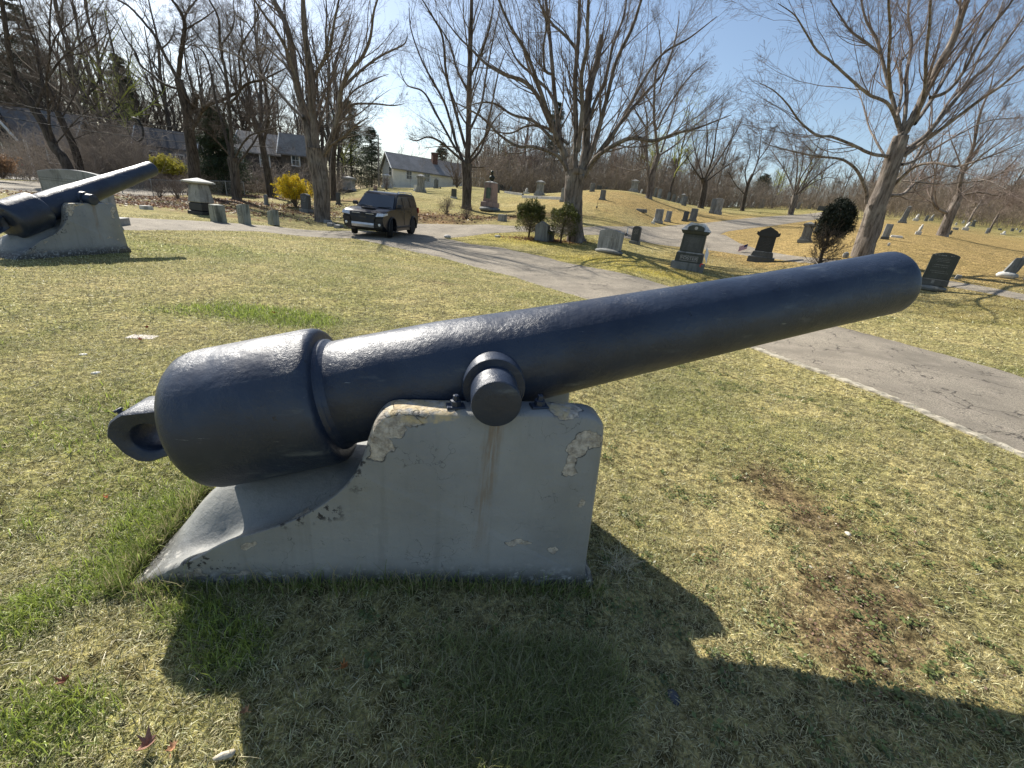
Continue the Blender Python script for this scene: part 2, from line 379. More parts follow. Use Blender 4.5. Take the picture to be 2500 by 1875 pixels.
ribbon('hill_road', r2n, r2f, ASPH, 220, 16, .024, .04)
r3n = [(690,247.5),(708.5,250.2),(743.5,255.2),(776.7,259.2),(799,262.5),(870,274),(938,284.5),(975,291),(1024,300.5),(1100,318)]
r3f = [(700,236),(724,234.5),(739,243),(774.6,252.5),(801.6,256.8),(870,267),(939,279),(980,285.5),(1024,294),(1100,311)]
ribbon('narrow_lane', r3n, r3f, ASPH, 160, 8, .020, .03)
ribbon('street', [(-60,186),(0,190),(60,194),(110,196),(170,195.5),(240,194.5)], [(-60,176),(0,180.5),(60,181),(110,180.5),(170,182.5),(240,187.5)], ASPH, 80, 8, .03)
SIDEW = simple('pale_concrete', (.52, .49, .43), .9, 0, .2, .2, 3, .3)
ribbon('sidewalk', [(-60,179),(0,178.6),(60,181.5),(95,184)], [(-60,176),(0,175.8),(60,178.2),(95,180.3)], SIDEW, 40, 4, .05)
ribbon('driveway', [(-60,176),(0,176.5),(60,177.6),(95,180)], [(-60,172),(0,173),(60,174),(95,176)], SIDEW, 40, 4, .045)
# concrete kerb along the near edge of the road
def kerb():
    A = np.array([hit(*p)[:2] for p in [(700,328),(759,349),(856,384),(940,419),(1024,455),(1110,496),(1250,570)]]); A = smooth(resamp(A, 140), 4)
    T = np.gradient(A, axis=0); T /= np.linalg.norm(T, axis=1)[:, None]; N = np.stack([T[:, 1], -T[:, 0]], 1)
    if np.dot(N[60], -A[60]) < 0: N = -N
    s = np.arange(140.); wob = (fbm(s * .2, s * 0, 8) - .5) * .03
    mb = MB(); P = []
    fade = np.clip(np.arange(140) / 25, 0.15, 1)
    for i in range(140):
        z = tz1(*A[i]); a = A[i] + N[i] * (-.02 + wob[i]); b = A[i] + N[i] * (.105 + wob[i] * .5); hh = .020 * fade[i] + .006 * math.sin(i * 1.7)
        P += [(a[0], a[1], z - .05), (a[0], a[1], z + hh), (b[0], b[1], z + hh - .004), (b[0], b[1], z - .05)]
    mb.add(P, [(4 * i + k, 4 * i + k + 1, 4 * i + k + 5, 4 * i + k + 4) for i in range(139) for k in range(3)])
    o = mb.build('kerb', simple('kerb_concrete', (.34, .305, .235), .95, 0, .2, .5, 9, .6)); tag(o, kind='structure')
kerb()
# ------------------------------------------------------------------ cannon and its concrete cradle (local frame: x along the gun, y away, z up)
PA = np.array([-1.49199, 1.22426, 0.0]); PAZ = math.atan2(0.14191409, 0.98987898)
AX0 = Vector((1.45, .37, .952)); ATH = .265; AYW = .032; AXD = Vector((math.cos(ATH) * math.cos(AYW), math.cos(ATH) * math.sin(AYW), math.sin(ATH))); AXV = Vector((-math.sin(ATH), 0, math.cos(ATH)))
def gun_paint():
    m = NT('dark_gun_paint'); o = m.obj()
    chip = m.math('MAXIMUM', m.ramp(m.noise(o, 9, 6, .7), .66, .70), m.math('MULTIPLY', m.ramp(m.noise(o, 60, 4, .7), .68, .72), m.ramp(m.noise(o, 3, 3), .45, .6)))
    c = m.mix(m.ramp(m.noise(o, 3, 5), .3, .7), (.011, .0185, .038), (.025, .037, .064))
    c = m.mix(m.math('MULTIPLY', m.ramp(m.noise(m.scale(o, (1.5, 6, 6)), 2.2, 6, .65), .58, .75), .5), c, (.16, .18, .19))
    c = m.mix(m.ramp(m.noise(m.scale(o, (.6, 7, 7)), 6, 6, .75), .66, .72), c, (.22, .24, .25))
    c = m.mix(chip, c, (.005, .005, .007))
    c = m.mix(m.math('MULTIPLY', m.ramp(m.noise(o, 4.5, 6, .8), .64, .70), .6), c, (.07, .035, .02))
    m.col(c); m.set(m.math('MULTIPLY_ADD', m.noise(o, 14, 5), .18, .33), 0, .55)
    b = m.bump(m.math('MULTIPLY', m.noise(o, 46, 7, .7, 1.6), m.ramp(m.noise(o, 5, 4), .35, .65)), .52, .008); b = m.bump(m.noise(o, 13, 5, .6), .30, .014, b)
    m.bump(m.noise(m.scale(o, (1, 1, 1)), 190, 3), .25, .0015, b); return m.m
GUN = gun_paint()
def ell_mask(m, vec, items, warp=.035, sc=13):   # union of noise-warped ellipses in the x-z plane
    nz = m.n('ShaderNodeTexNoise'); m.l(vec, nz.inputs['Vector']); nz.inputs['Scale'].default_value = sc; nz.inputs['Detail'].default_value = 6
    sb = m.n('ShaderNodeVectorMath', operation='SUBTRACT'); m.l(nz.outputs['Color'], sb.inputs[0]); sb.inputs[1].default_value = (.5, .5, .5)
    s2 = m.n('ShaderNodeVectorMath', operation='SCALE'); m.l(sb.outputs[0], s2.inputs[0]); s2.inputs[3].default_value = warp * 3.2
    ad = m.n('ShaderNodeVectorMath', operation='ADD'); m.l(vec, ad.inputs[0]); m.l(s2.outputs[0], ad.inputs[1])
    best = None
    for (cx, cy, cz, rx, ry, rz) in items:
        mp = m.n('ShaderNodeMapping'); m.l(ad.outputs[0], mp.inputs[0]); mp.inputs['Scale'].default_value = (1 / rx, 1 / ry, 1 / rz)
        mp.inputs['Location'].default_value = (-cx / rx, -cy / ry, -cz / rz)
        ln = m.n('ShaderNodeVectorMath', operation='LENGTH'); m.l(mp.outputs[0], ln.inputs[0])
        best = ln.outputs['Value'] if best is None else m.math('MINIMUM', best, ln.outputs['Value'])
    return best
def cradle_paint():
    m = NT('flaking_grey_paint'); o = m.obj()
    base = m.mix(m.ramp(m.noise(o, 2.2, 5), .3, .7), (.225, .228, .218), (.295, .297, .280))
    base = m.mix(m.math('MULTIPLY', m.ramp(m.noise(m.scale(o, (1, 1, .35)), 9, 5), .5, .75), .35), base, (.24, .24, .21))
    # bare, worn concrete
    bare = [(1.10, 0, .84, .085, .06, .03), (1.065, 0, .795, .055, .06, .04), (1.035, 0, .72, .035, .06, .05), (1.02, .0, .76, .04, .10, .10), (1.84, 0, .79, .06, .05, .04), (1.805, 0, .745, .045, .05, .05), (1.785, 0, .66, .025, .05, .05), (1.615, 0, .255, .055, .05, .018), (1.78, 0, .215, .026, .05, .02), (1.86, 0, .47, .02, .05, .02),
            (.50, 0, .235, .03, .04, .02), (.25, .06, .075, .07, .1, .02), (1.20, .07, .88, .14, .06, .05), (1.74, .07, .90, .07, .09, .04), (.62, .10, .34, .10, .05, .06), (.80, .08, .46, .06, .04, .08), (.44, 0, .07, .06, .05, .015)]
    d = ell_mask(m, o, bare, .03, 17)
    edge = m.math('MULTIPLY', m.ramp(d, 1.14, 1.04), m.ramp(m.noise(o, 11, 3), .42, .6)); inn = m.ramp(d, 1.02, .98)
    conc = m.mix(m.ramp(m.noise(o, 30, 6, .7), .35, .65), (.26, .225, .18), (.56, .50, .41))
    conc = m.mix(m.ramp(m.noise(o, 85, 3, .7), .62, .7), conc, (.08, .065, .05))
    c = m.mix(edge, base, (.05, .05, .052)); c = m.mix(inn, c, conc)
    # yellowed patch on the cheek tops
    yel = m.math('MULTIPLY', m.ramp(ell_mask(m, o, [(1.17, .07, .88, .16, .2, .06), (1.71, .07, .90, .05, .1, .03)], .02), 1.05, .9), m.ramp(m.noise(o, 26, 5), .35, .6))
    c = m.mix(m.math('MULTIPLY', yel, .75), c, (.56, .43, .22))
    # rust run below the trunnion
    sx = m.n('ShaderNodeSeparateXYZ'); m.l(o, sx.inputs[0]); X, Y, Z = sx.outputs
    wob = m.math('MULTIPLY', m.math('SUBTRACT', m.noise(m.scale(o, (1, 1, 1)), 5, 4), .5), .10)
    line = m.math('ABSOLUTE', m.math('SUBTRACT', m.math('ADD', X, wob), m.math('MULTIPLY_ADD', Z, .03, 1.43)))
    run = m.math('MULTIPLY', m.ramp(line, .045, .004), m.ramp(Z, .05, .7)); run = m.math('MULTIPLY', run, m.ramp(m.math('ABSOLUTE', m.math('SUBTRACT', Y, 0)), .02, .01))
    run = m.math('MULTIPLY', run, m.ramp(m.noise(m.scale(o, (9, 1, .8)), 7, 4), .36, .6))
    c = m.mix(m.math('MULTIPLY', run, .70), c, (.20, .125, .055))
    # grime and painted contact shade near the ground, flaking there and along the curved rim
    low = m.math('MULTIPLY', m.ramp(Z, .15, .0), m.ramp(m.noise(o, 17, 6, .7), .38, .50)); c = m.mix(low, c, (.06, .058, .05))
    low2 = m.math('MULTIPLY', m.ramp(Z, .16, .02), m.ramp(m.noise(m.scale(o, (1, 1, 1.6)), 23, 5, .7), .58, .62)); c = m.mix(low2, c, (.42, .40, .35))
    fl = m.math('MULTIPLY', m.ramp(m.noise(m.scale(o, (1, 1, 1)), 22, 6, .75), .66, .68), m.ramp(m.noise(o, 3, 2), .48, .6)); c = m.mix(fl, c, (.045, .045, .045))
    curve = ell_mask(m, o, [(.70, .03, .40, .20, .07, .075), (.93, .05, .62, .05, .1, .12), (.30, 0, .13, .14, .06, .04)], .03, 9)
    cf = m.math('MULTIPLY', m.ramp(curve, 1.2, .8), m.ramp(m.noise(o, 26, 6, .7), .53, .56)); c = m.mix(cf, c, (.035, .035, .04))
    pore = m.ramp(m.voro(o, 75), .16, .05); pore = m.math('MULTIPLY', pore, m.ramp(m.noise(o, 6, 3), .5, .62)); c = m.mix(m.math('MULTIPLY', pore, .75), c, (.04, .04, .04))
    hv = m.n('ShaderNodeVectorMath', operation='ADD'); hn = m.n('ShaderNodeTexNoise'); m.l(o, hn.inputs['Vector']); hn.inputs['Scale'].default_value = 5; hn.inputs['Detail'].default_value = 6; m.l(o, hv.inputs[0]); m.l(hn.outputs['Color'], hv.inputs[1])
    hc = m.math('MULTIPLY', m.ramp(m.voro(hv.outputs[0], 3.2, 'DISTANCE_TO_EDGE'), .010, .002), m.ramp(m.noise(o, 2.6, 4), .54, .60)); c = m.mix(m.math('MULTIPLY', hc, .7), c, (.05, .05, .05))
    c = m.mix(m.math('MULTIPLY', m.ramp(m.noise(m.scale(o, (6, 6, .6)), 3, 5), .52, .72), .30), c, (.15, .15, .135))
    m.col(c); m.set(m.math('MULTIPLY_ADD', inn, .3, .55), 0, .35)
    b = m.bump(m.noise(o, 26, 6, .7), .65, .008); b = m.bump(m.noise(m.scale(o, (1, 1, 2)), 7, 4), .25, .02, b)
    m.bump(m.math('ADD', m.math('MULTIPLY', inn, -1.0), m.math('MULTIPLY', m.math('MULTIPLY', inn, m.noise(o, 40, 4)), .7)), 1.0, .012, b); return m.m
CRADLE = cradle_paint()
def cat_path(P, n):
    P = np.array(P, float); Q = [];
    for i in range(len(P) - 1):
        p0 = P[max(i - 1, 0)]; p1 = P[i]; p2 = P[i + 1]; p3 = P[min(i + 2, len(P) - 1)]
        for t in np.linspace(0, 1, 8, endpoint=False):
            Q.append(.5 * ((2 * p1) + (-p0 + p2) * t + (2 * p0 - 5 * p1 + 4 * p2 - p3) * t * t + (-p0 + 3 * p1 - 3 * p2 + p3) * t ** 3))
    Q.append(P[-1]); return resamp(np.array(Q), n)
def cradle(name_label):
    ck = [(-.03, -.06), (.0, .0), (.06, .035), (.109, .064), (.2, .125), (.286, .176), (.36, .228), (.439, .274), (.53, .308), (.623, .347), (.72, .398), (.808, .466), (.88, .538), (.935, .615), (.965, .69), (.985, .76), (1.01, .82), (1.05, .86), (1.11, .873), (1.25, .876), (1.45, .884), (1.65, .892), (1.80, .893), (1.86, .882), (1.895, .85), (1.907, .80), (1.915, .70), (1.937, .35), (1.957, .08), (1.975, .05), (2.01, .0), (2.01, -.06)]
    tr = [(-.03, -.06), (.0, .0), (.03, .035), (.06, .075), (.11, .145), (.17, .215), (.235, .275), (.31, .312), (.42, .343), (.52, .368), (.62, .395), (.72, .42), (.80, .435), (.87, .44), (.92, .445), (.96, .45), (1.0, .46), (1.03, .48), (1.06, .50), (1.12, .52), (1.25, .56), (1.45, .62), (1.65, .66), (1.76, .67), (1.82, .665), (1.86, .64), (1.885, .60), (1.91, .52), (1.935, .30), (1.957, .08), (1.975, .05), (2.01, .0), (2.01, -.06)]
    n = 150; C = []
    for P in (ck, tr):    # same parameter on both
        pass
    def param(P, m_):     # resample by control index so both paths stay in step
        P = np.array(P, float); t = np.linspace(0, len(P) - 1, m_); i = np.clip(t.astype(int), 0, len(P) - 2); f = (t - i)[:, None]
        p0 = P[np.maximum(i - 1, 0)]; p1 = P[i]; p2 = P[i + 1]; p3 = P[np.minimum(i + 2, len(P) - 1)]
        return .5 * ((2 * p1) + (-p0 + p2) * f + (2 * p0 - 5 * p1 + 4 * p2 - p3) * f * f + (-p0 + 3 * p1 - 3 * p2 + p3) * f ** 3)
    a = param(ck, n); b = param(tr, n); W = .74
    rows = []
    ws = [0, .004, .012, .03, .07, .11, .13, .14, .15, .165, .20, .27, .37]
    ws = ws + [W - v for v in ws[-2::-1]]
    for v in ws:
        d = min(v, W - v); hl = 1 - np.clip((d - .125) / .035, 0, 1); hl = hl * hl * (3 - 2 * hl)
        # low part: soft hollow; tall part: a clear wall
        soft = 1 - np.clip((d - .09) / .22, 0, 1); soft = soft * soft * (3 - 2 * soft)
        tall = np.clip((a[:, 0] - .80) / .25, 0, 1); k = hl * tall + soft * (1 - tall)
        p = a * k[:, None] + b * (1 - k[:, None])
        lowm = np.clip((p[:, 0] - .12) / .2, 0, 1) * np.clip((1.0 - p[:, 0]) / .12, 0, 1)
        p[:, 1] -= .075 * math.sin(math.pi * min(1, d / .26)) ** 1.0 * lowm * (d < .26)
        ins = .016 * (1 - min(d / .03, 1)) ** 2.2
        cen = np.array([1.2, .15]); nrm = np.gradient(p, axis=0); nrm = np.stack([-nrm[:, 1], nrm[:, 0]], 1); nrm /= np.linalg.norm(nrm, axis=1)[:, None] + 1e-9
        p = p - nrm * ins
        rows.append(np.stack([p[:, 0], np.full(n, v), p[:, 1]], 1))
    m_ = len(rows); V = np.array(rows).reshape(-1, 3)
    i, j = np.meshgrid(np.arange(m_ - 1), np.arange(n - 1), indexing='ij')
    F = [tuple(q) for q in np.stack([i * n + j, i * n + j + 1, (i + 1) * n + j + 1, (i + 1) * n + j], -1).reshape(-1, 4)]
    F += [tuple(range(n - 1, -1, -1)), tuple((m_ - 1) * n + np.arange(n))]
    rr = np.random.default_rng(3)
    root = empty('cannon_cradle', PA, PAZ, name_label, 'cradle')
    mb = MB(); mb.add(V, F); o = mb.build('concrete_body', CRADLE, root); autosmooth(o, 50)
    for w_, (ss, zz) in ((.055, (1.305, .876)), (.065, (1.635, .890)), (W - .055, (1.305, .876)), (W - .065, (1.635, .890))):
        q = MB(); q.box((ss, w_, zz - .004), (.07, .05, .014), .15, bev=.003).build('bolt_plate', GUN, root)
        q = MB(); q.lathe([(0, .022), (.022, .022), (.024, .013), (.042, .012), (.045, .008)], (ss, w_, zz + .008), (0, 0, 1), 7); q.build('bolt', GUN, root)
    return root
def cannon(label, ATH=ATH):
    AX0 = Vector((1.45, .37, .952)); AXD = Vector((math.cos(ATH) * math.cos(AYW), math.cos(ATH) * math.sin(AYW), math.sin(ATH))); AXV = Vector((-math.sin(ATH), 0, math.cos(ATH)))
    root = empty('cannon', PA, PAZ, label, 'cannon')
    def L(prof, name, n=72): mb = MB(); mb.lathe(prof, AX0, AXD, n); o = mb.build(name, GUN, root); autosmooth(o, 40); return o
    # chase and muzzle with a bore
    prof = [(-.80, .20), (-.76, .2315), (-.55, .2315), (-.38, .2305), (-.2, .229), (-.05, .222), (.13, .2125), (.45, .198), (.77, .1855), (1.0, .176), (1.22, .168), (1.56, .156), (1.80, .1505), (1.90, .149), (1.938, .148), (1.954, .1455), (1.964, .140), (1.967, .130), (1.967, .088), (1.95, .084), (1.6, .084), (1.59, .001)]
    L(prof, 'barrel', 96)
    band = [(-1.280, .001), (-1.286, .12), (-1.286, .21), (-1.280, .252), (-1.266, .278), (-1.244, .294), (-1.214, .302), (-1.17, .3035), (-.9, .3035), (-.755, .3035), (-.732, .302), (-.714, .297), (-.703, .288), (-.698, .276), (-.696, .262), (-.695, .249), (-.690, .246), (-.682, .2455), (-.676, .241), (-.672, .236), (-.66, .232), (-.63, .20)]
    L(band, 'breech_band', 96)
    # cascabel: a flat sided jaw with a hole across it
    c0 = AX0 + AXD * -1.455 + AXV * .015; out = [(-.145, .035), (-.112, .088), (-.05, .118), (.05, .108), (.15, .10), (.15, -.09), (.05, -.108), (-.045, -.122), (-.088, -.108), (-.122, -.06)]
    import itertools
    no = 40; hp = [(.0 + .068 * math.cos(6.28318 * k / no), -.012 + .062 * math.sin(6.28318 * k / no)) for k in range(no)]
    def onout(a):      # ray from hole centre to the outline
        best = None; dx, dz = math.cos(a), math.sin(a)
        for i in range(len(out)):
            p, q = out[i], out[(i + 1) % len(out)]; ex, ez = q[0] - p[0], q[1] - p[1]; px_, pz_ = p[0], p[1] + .012
            den = dx * ez - dz * ex
            if abs(den) < 1e-9: continue
            t = (px_ * ez - pz_ * ex) / den; u = (px_ * dz - pz_ * dx) / den
            if t > 0 and -1e-6 <= u <= 1 + 1e-6: best = t if best is None else min(best, t)
        return (dx * best, dz * best - .012)
    op = [onout(6.28318 * k / no) for k in range(no)]
    V = []
    for (pl, y, s_) in ((hp, -.082, 1.12), (hp, -.072, 1.0), (hp, .072, 1.0), (hp, .082, 1.12), (op, .092, .93), (op, .08, 1.0), (op, -.08, 1.0), (op, -.092, .93)):
        for p in pl: V.append(c0 + AXD * p[0] * s_ + AXV * p[1] * s_ + Vector((0, y, 0)))
    F = [(r * no + k, r * no + (k + 1) % no, ((r + 1) % 8) * no + (k + 1) % no, ((r + 1) % 8) * no + k) for r in range(8) for k in range(no)]
    mb = MB(); mb.add(V, F); o = mb.build('cascabel', GUN, root); autosmooth(o, 45)
    p = MB(); b_ = c0 + AXD * -.10 + AXV * .10; p.lathe([(-.03, .010), (.008, .010), (.009, .017), (.018, .017), (.020, .012)], b_ + Vector((0, -.02, 0)), (-.5, 0, .86), 10); p.build('cascabel_pin', GUN, root)
    p = MB(); b_ = c0 + AXD * .10 + AXV * .085; p.lathe([(-.02, .028), (.012, .028), (.02, .02)], b_ + Vector((0, -.05, 0)), (-.2, -.3, .9), 12); p.build('vent_boss', GUN, root)
    # trunnions
    tc = Vector((1.452, .37, .945))
    for s_ in (-1, 1):
        mb = MB(); mb.lathe([(.10, .126), (.262, .126), (.27, .122), (.27, .05)], tc, (0, s_, 0), 56); o = mb.build('rimbase', GUN, root); autosmooth(o)
        mb = MB(); mb.lathe([(.15, .0935), (.412, .093), (.418, .090), (.420, .086), (.420, .001)], tc, (0, s_, 0), 56); o = mb.build('trunnion', GUN, root); autosmooth(o)
    return root
cr1 = cradle('pale grey flaking concrete cradle under the nearest black cannon, with a rust streak')
ca1 = cannon('large black iron cannon in the foreground, raised to the right on its near cradle')
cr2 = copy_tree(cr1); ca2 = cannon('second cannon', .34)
for o in (cr2, ca2):
    o.location = (-8.40, 6.88, tz1(-8.4, 6.88) + .03); o.rotation_euler = (0, 0, R_(90 - 4.6))
cr2['label'] = 'grey concrete cradle with curved cut-out under the farther cannon at the left edge'
ca2['label'] = 'farther black cannon at the left edge, muzzle raised toward the street'
for o in (cr1, cr2): o['group'] = 'concrete cannon cradles'
for o in (ca1, ca2): o['group'] = 'black iron cannons on concrete cradles'
def in_cradle(x, y):
    r = np.zeros(np.shape(x), bool)
    for (p, a) in ((PA, PAZ), (np.array([-8.40, 6.88, 0]), R_(90 - 4.6))):
        dx = x - p[0]; dy = y - p[1]; u = dx * math.cos(a) + dy * math.sin(a); v = -dx * math.sin(a) + dy * math.cos(a)
        r |= (u > .0) & (u < 1.98) & (v > 0.0) & (v < .74)
    return r
# ------------------------------------------------------------------ turf blades, near lawn
def in_poly(x, y, P):
    r = np.zeros(len(x), bool); n = len(P); j = n - 1
    for i in range(n):
        a, b = P[i], P[j]; c = ((a[1] > y) != (b[1] > y)) & (x < (b[0] - a[0]) * (y - a[1]) / (b[1] - a[1] + 1e-12) + a[0]); r ^= c; j = i
    return r
def blade_mat():
    m = NT('grass_blades'); a = m.n('ShaderNodeAttribute', attribute_name='tint').outputs['Color']
    d = m.n('ShaderNodeBsdfDiffuse'); m.l(a, d.inputs[0]); t = m.n('ShaderNodeBsdfTranslucent'); m.l(a, t.inputs[0])
    g = m.n('ShaderNodeBsdfGlossy'); g.inputs['Roughness'].default_value = .45; g.inputs[0].default_value = (.9, .9, .85, 1)
    x = m.n('ShaderNodeMixShader'); x.inputs[0].default_value = .38; m.l(d.outputs[0], x.inputs[1]); m.l(t.outputs[0], x.inputs[2])
    y = m.n('ShaderNodeMixShader'); y.inputs[0].default_value = .035; m.l(x.outputs[0], y.inputs[1]); m.l(g.outputs[0], y.inputs[2])
    m.l(y.outputs[0], m.out.inputs[0]); return m.m
BLADE = blade_mat()
def blades(xy, length, width, tilt, col, segs, seed, zoff=0.):
    r = np.random.default_rng(seed); n = len(xy); a = r.uniform(0, 2 * np.pi, n); til = np.clip(r.normal(tilt, .35, n), .05, 1.5)
    z = tz(xy[:, 0], xy[:, 1]) + (fbm(xy[:, 0] * 2.5, xy[:, 1] * 2.5, 20) - .5) * .03 * np.clip(1 - np.hypot(xy[:, 0], xy[:, 1]) / 25, 0, 1) + zoff
    base = np.column_stack([xy, z]); dh = np.column_stack([np.cos(a), np.sin(a), np.zeros(n)])
    b = r.uniform(0, 2 * np.pi, n); sd_ = np.column_stack([np.cos(b), np.sin(b), r.uniform(-.3, .3, n)]) * (width / 2)[:, None]
    L = length[:, None]; ct = np.cos(til)[:, None]; st = np.sin(til)[:, None]; upv = np.array([[0, 0, 1.0]])
    if segs == 2:
        mid = base + (upv * ct + dh * st) * L * .55; til2 = np.minimum(til + r.uniform(.1, .9, n), 2.1); tip = mid + (upv * np.cos(til2)[:, None] + dh * np.sin(til2)[:, None]) * L * .45
        V = np.stack([base - sd_, base + sd_, mid + sd_ * .8, mid - sd_ * .8, tip], 1).reshape(-1, 3)
        k = np.arange(n)[:, None] * 5; F3 = np.concatenate([k + [0, 1, 2], k + [0, 2, 3], k + [3, 2, 4]], 0); vp = 5
    else:
        tip = base + (upv * ct + dh * st) * L; V = np.stack([base - sd_, base + sd_, tip], 1).reshape(-1, 3); F3 = np.arange(n * 3).reshape(-1, 3); vp = 3
    return V, F3, np.repeat(col, vp, 0)
def scatter(n, r0, r1, a0=-72, a1=72, seed=0, dens=None, maxw=1):
    r = np.random.default_rng(seed); rho = np.sqrt(r.uniform(r0 ** 2, r1 ** 2, n)); ph = R_(1) * r.uniform(a0, a1, n)
    xy = np.column_stack([rho * np.sin(ph), rho * np.cos(ph)])
    keep = ~in_cradle(xy[:, 0], xy[:, 1])
    for P in road_polys[:3]: keep &= ~in_poly(xy[:, 0], xy[:, 1], P)
    if dens is not None: keep &= r.uniform(0, maxw, n) < dens(xy)
    return xy[keep]
def blade_colors(xy, seed, dead_bias=.0):
    r = np.random.default_rng(seed); n = len(xy); live = np.clip(r.normal(.42 - dead_bias, .42, n), 0, 1)
    c, soil = turf_color(xy[:, 0], xy[:, 1], live)
    straw = (r.uniform(0, 1, n) < .36)[:, None]; c = np.where(straw, np.array([[.64, .57, .32]]) * r.uniform(.7, 1.2, n)[:, None], c)
    return np.clip(c * r.uniform(.30, 1.6, n)[:, None], 0, .85), soil
VS, FS, CS = [], [], []; off = 0
def push(t):
    global off
    V, F, C = t; VS.append(V); FS.append(F + off); CS.append(C); off += len(V)
def dens_turf(xy):
    lush, soil, gold, tan, red, n1, n2, n3 = zones(xy[:, 0], xy[:, 1])
    return np.clip(.55 + .35 * lush + .5 * (n3 - .4) + .3 * (n2 - .5) - .85 * soil, .04, 1)
r_ = np.random.default_rng(11)
# matted short turf
for (n, r0, r1, ln, wd, sg, a) in ((330000, .35, 2.6, .029, .0025, 2, 80), (420000, 2.6, 6.0, .032, .0042, 1, 74), (300000, 6.0, 12.0, .038, .0085, 1, 66), (150000, 12, 24, .045, .020, 1, 60)):
    xy = scatter(n, r0, r1, -a, a, int(r0 * 100), dens_turf)
    c, soil = blade_colors(xy, int(r0 * 10) + 1); k = len(xy)
    lush = zones(xy[:, 0], xy[:, 1])[0]
    push(blades(xy, ln * r_.uniform(.5, 1.35, k) * (1 + .5 * lush), wd * r_.uniform(.6, 1.4, k), 1.05, c, sg, int(r0 * 7) + 3))
# upright green blades where the turf is lush
def dens_lush(xy): return np.clip(zones(xy[:, 0], xy[:, 1])[0] - .35, 0, 1)
for (n, r0, r1, ln, wd) in ((150000, .35, 3.2, .060, .0034), (150000, 3.2, 8, .060, .007)):
    xy = scatter(n, r0, r1, -78, 78, int(r0 * 100) + 5, dens_lush, .7); k = len(xy)
    c = (C_LUSH[None] * .75 + C_OLV[None] * .3) * np.array([[1.25, 1.2, 1.1]]) * r_.uniform(.6, 1.6, k)[:, None] + np.array([[.05, .03, 0]]) * r_.uniform(0, 1, k)[:, None]
    push(blades(xy, ln * r_.uniform(.5, 1.5, k), wd * r_.uniform(.7, 1.3, k), .5, c, 2, int(r0 * 9) + 8))
# taller blades round the foot of the near cradle
def foot(n, seed):
    r = np.random.default_rng(seed); u = r.uniform(-.05, 2.05, n); v = -np.abs(r.normal(0, .035, n)) - .004
    side = r.uniform(0, 1, n) < .4
    u = np.where(side, -np.abs(r.normal(0, .05, n)) - .005, u); v = np.where(side, r.uniform(-.05, .68, n), v)
    c, s = math.cos(PAZ), math.sin(PAZ); return np.column_stack([PA[0] + u * c - v * s, PA[1] + u * s + v * c])
xy = foot(3600, 4); k = len(xy); cc = (C_LUSH[None] * .6 + C_OLV[None] * .4) * r_.uniform(.5, 1.5, k)[:, None]; cc = np.where((r_.uniform(0, 1, k) < .35)[:, None], np.array([[.42, .37, .2]]), cc)
push(blades(xy, r_.uniform(.03, .12, k) * np.where(r_.uniform(0, 1, k) < .1, 1.6, .9), r_.uniform(.002, .0042, k), .38, cc, 2, 77))
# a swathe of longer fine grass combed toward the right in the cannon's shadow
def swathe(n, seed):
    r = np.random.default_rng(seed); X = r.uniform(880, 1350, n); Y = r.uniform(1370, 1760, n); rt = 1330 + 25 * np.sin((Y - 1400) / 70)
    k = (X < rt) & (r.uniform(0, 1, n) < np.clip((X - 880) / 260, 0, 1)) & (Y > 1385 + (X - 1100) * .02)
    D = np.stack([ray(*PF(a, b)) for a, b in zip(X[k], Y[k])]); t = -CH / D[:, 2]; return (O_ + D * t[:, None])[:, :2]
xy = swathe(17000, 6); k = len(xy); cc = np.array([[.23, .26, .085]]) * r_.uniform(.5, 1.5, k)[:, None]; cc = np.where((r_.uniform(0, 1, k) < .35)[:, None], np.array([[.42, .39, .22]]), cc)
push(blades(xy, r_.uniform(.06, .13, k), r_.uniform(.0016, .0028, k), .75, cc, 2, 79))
# straw lying loose
xy = scatter(8000, .4, 6.5, -80, 80, 91, dens_turf); k = len(xy); cc = np.array([[.62, .55, .34]]) * r_.uniform(.6, 1.2, k)[:, None]
push(blades(xy, r_.uniform(.04, .11, k), r_.uniform(.0018, .0034, k), 1.42, cc, 2, 78, .008))
# small round leaves of moss and clover on the right
def dens_cl(xy): return np.clip((fbm(xy[:, 0] * 1.3, xy[:, 1] * 1.3, 33) - .35) * 2.2, 0, 1) * (xy[:, 0] > .1)
def leaflets(xy, size, seed, col):
    r = np.random.default_rng(seed); n = len(xy); z = tz(xy[:, 0], xy[:, 1]) + r.uniform(.004, .026, n); b = np.column_stack([xy, z])
    t1 = r.normal(0, 1, (n, 3)) * [1, 1, .35]; t1 /= np.linalg.norm(t1, axis=1)[:, None]; t2 = np.cross(t1, r.normal(0, .3, (n, 3)) + [0, 0, 1]); t2 /= np.linalg.norm(t2, axis=1)[:, None]
    s = size[:, None]; V = np.stack([b - t1 * s, b - t2 * s * .6, b + t1 * s, b + t2 * s * .6], 1).reshape(-1, 3); k = np.arange(n)[:, None] * 4
    return V, np.concatenate([k + [0, 1, 2], k + [0, 2, 3]], 0), np.repeat(col, 4, 0)
xy = scatter(90000, .5, 5.0, -20, 80, 17, dens_cl); k = len(xy); cc = np.array([[.20, .24, .085]]) * r_.uniform(.45, 1.5, k)[:, None]; cc = np.where((r_.uniform(0, 1, k) < .3)[:, None], np.array([[.42, .40, .2]]), cc)
push(leaflets(xy, r_.uniform(.003, .0075, k), 5, cc))
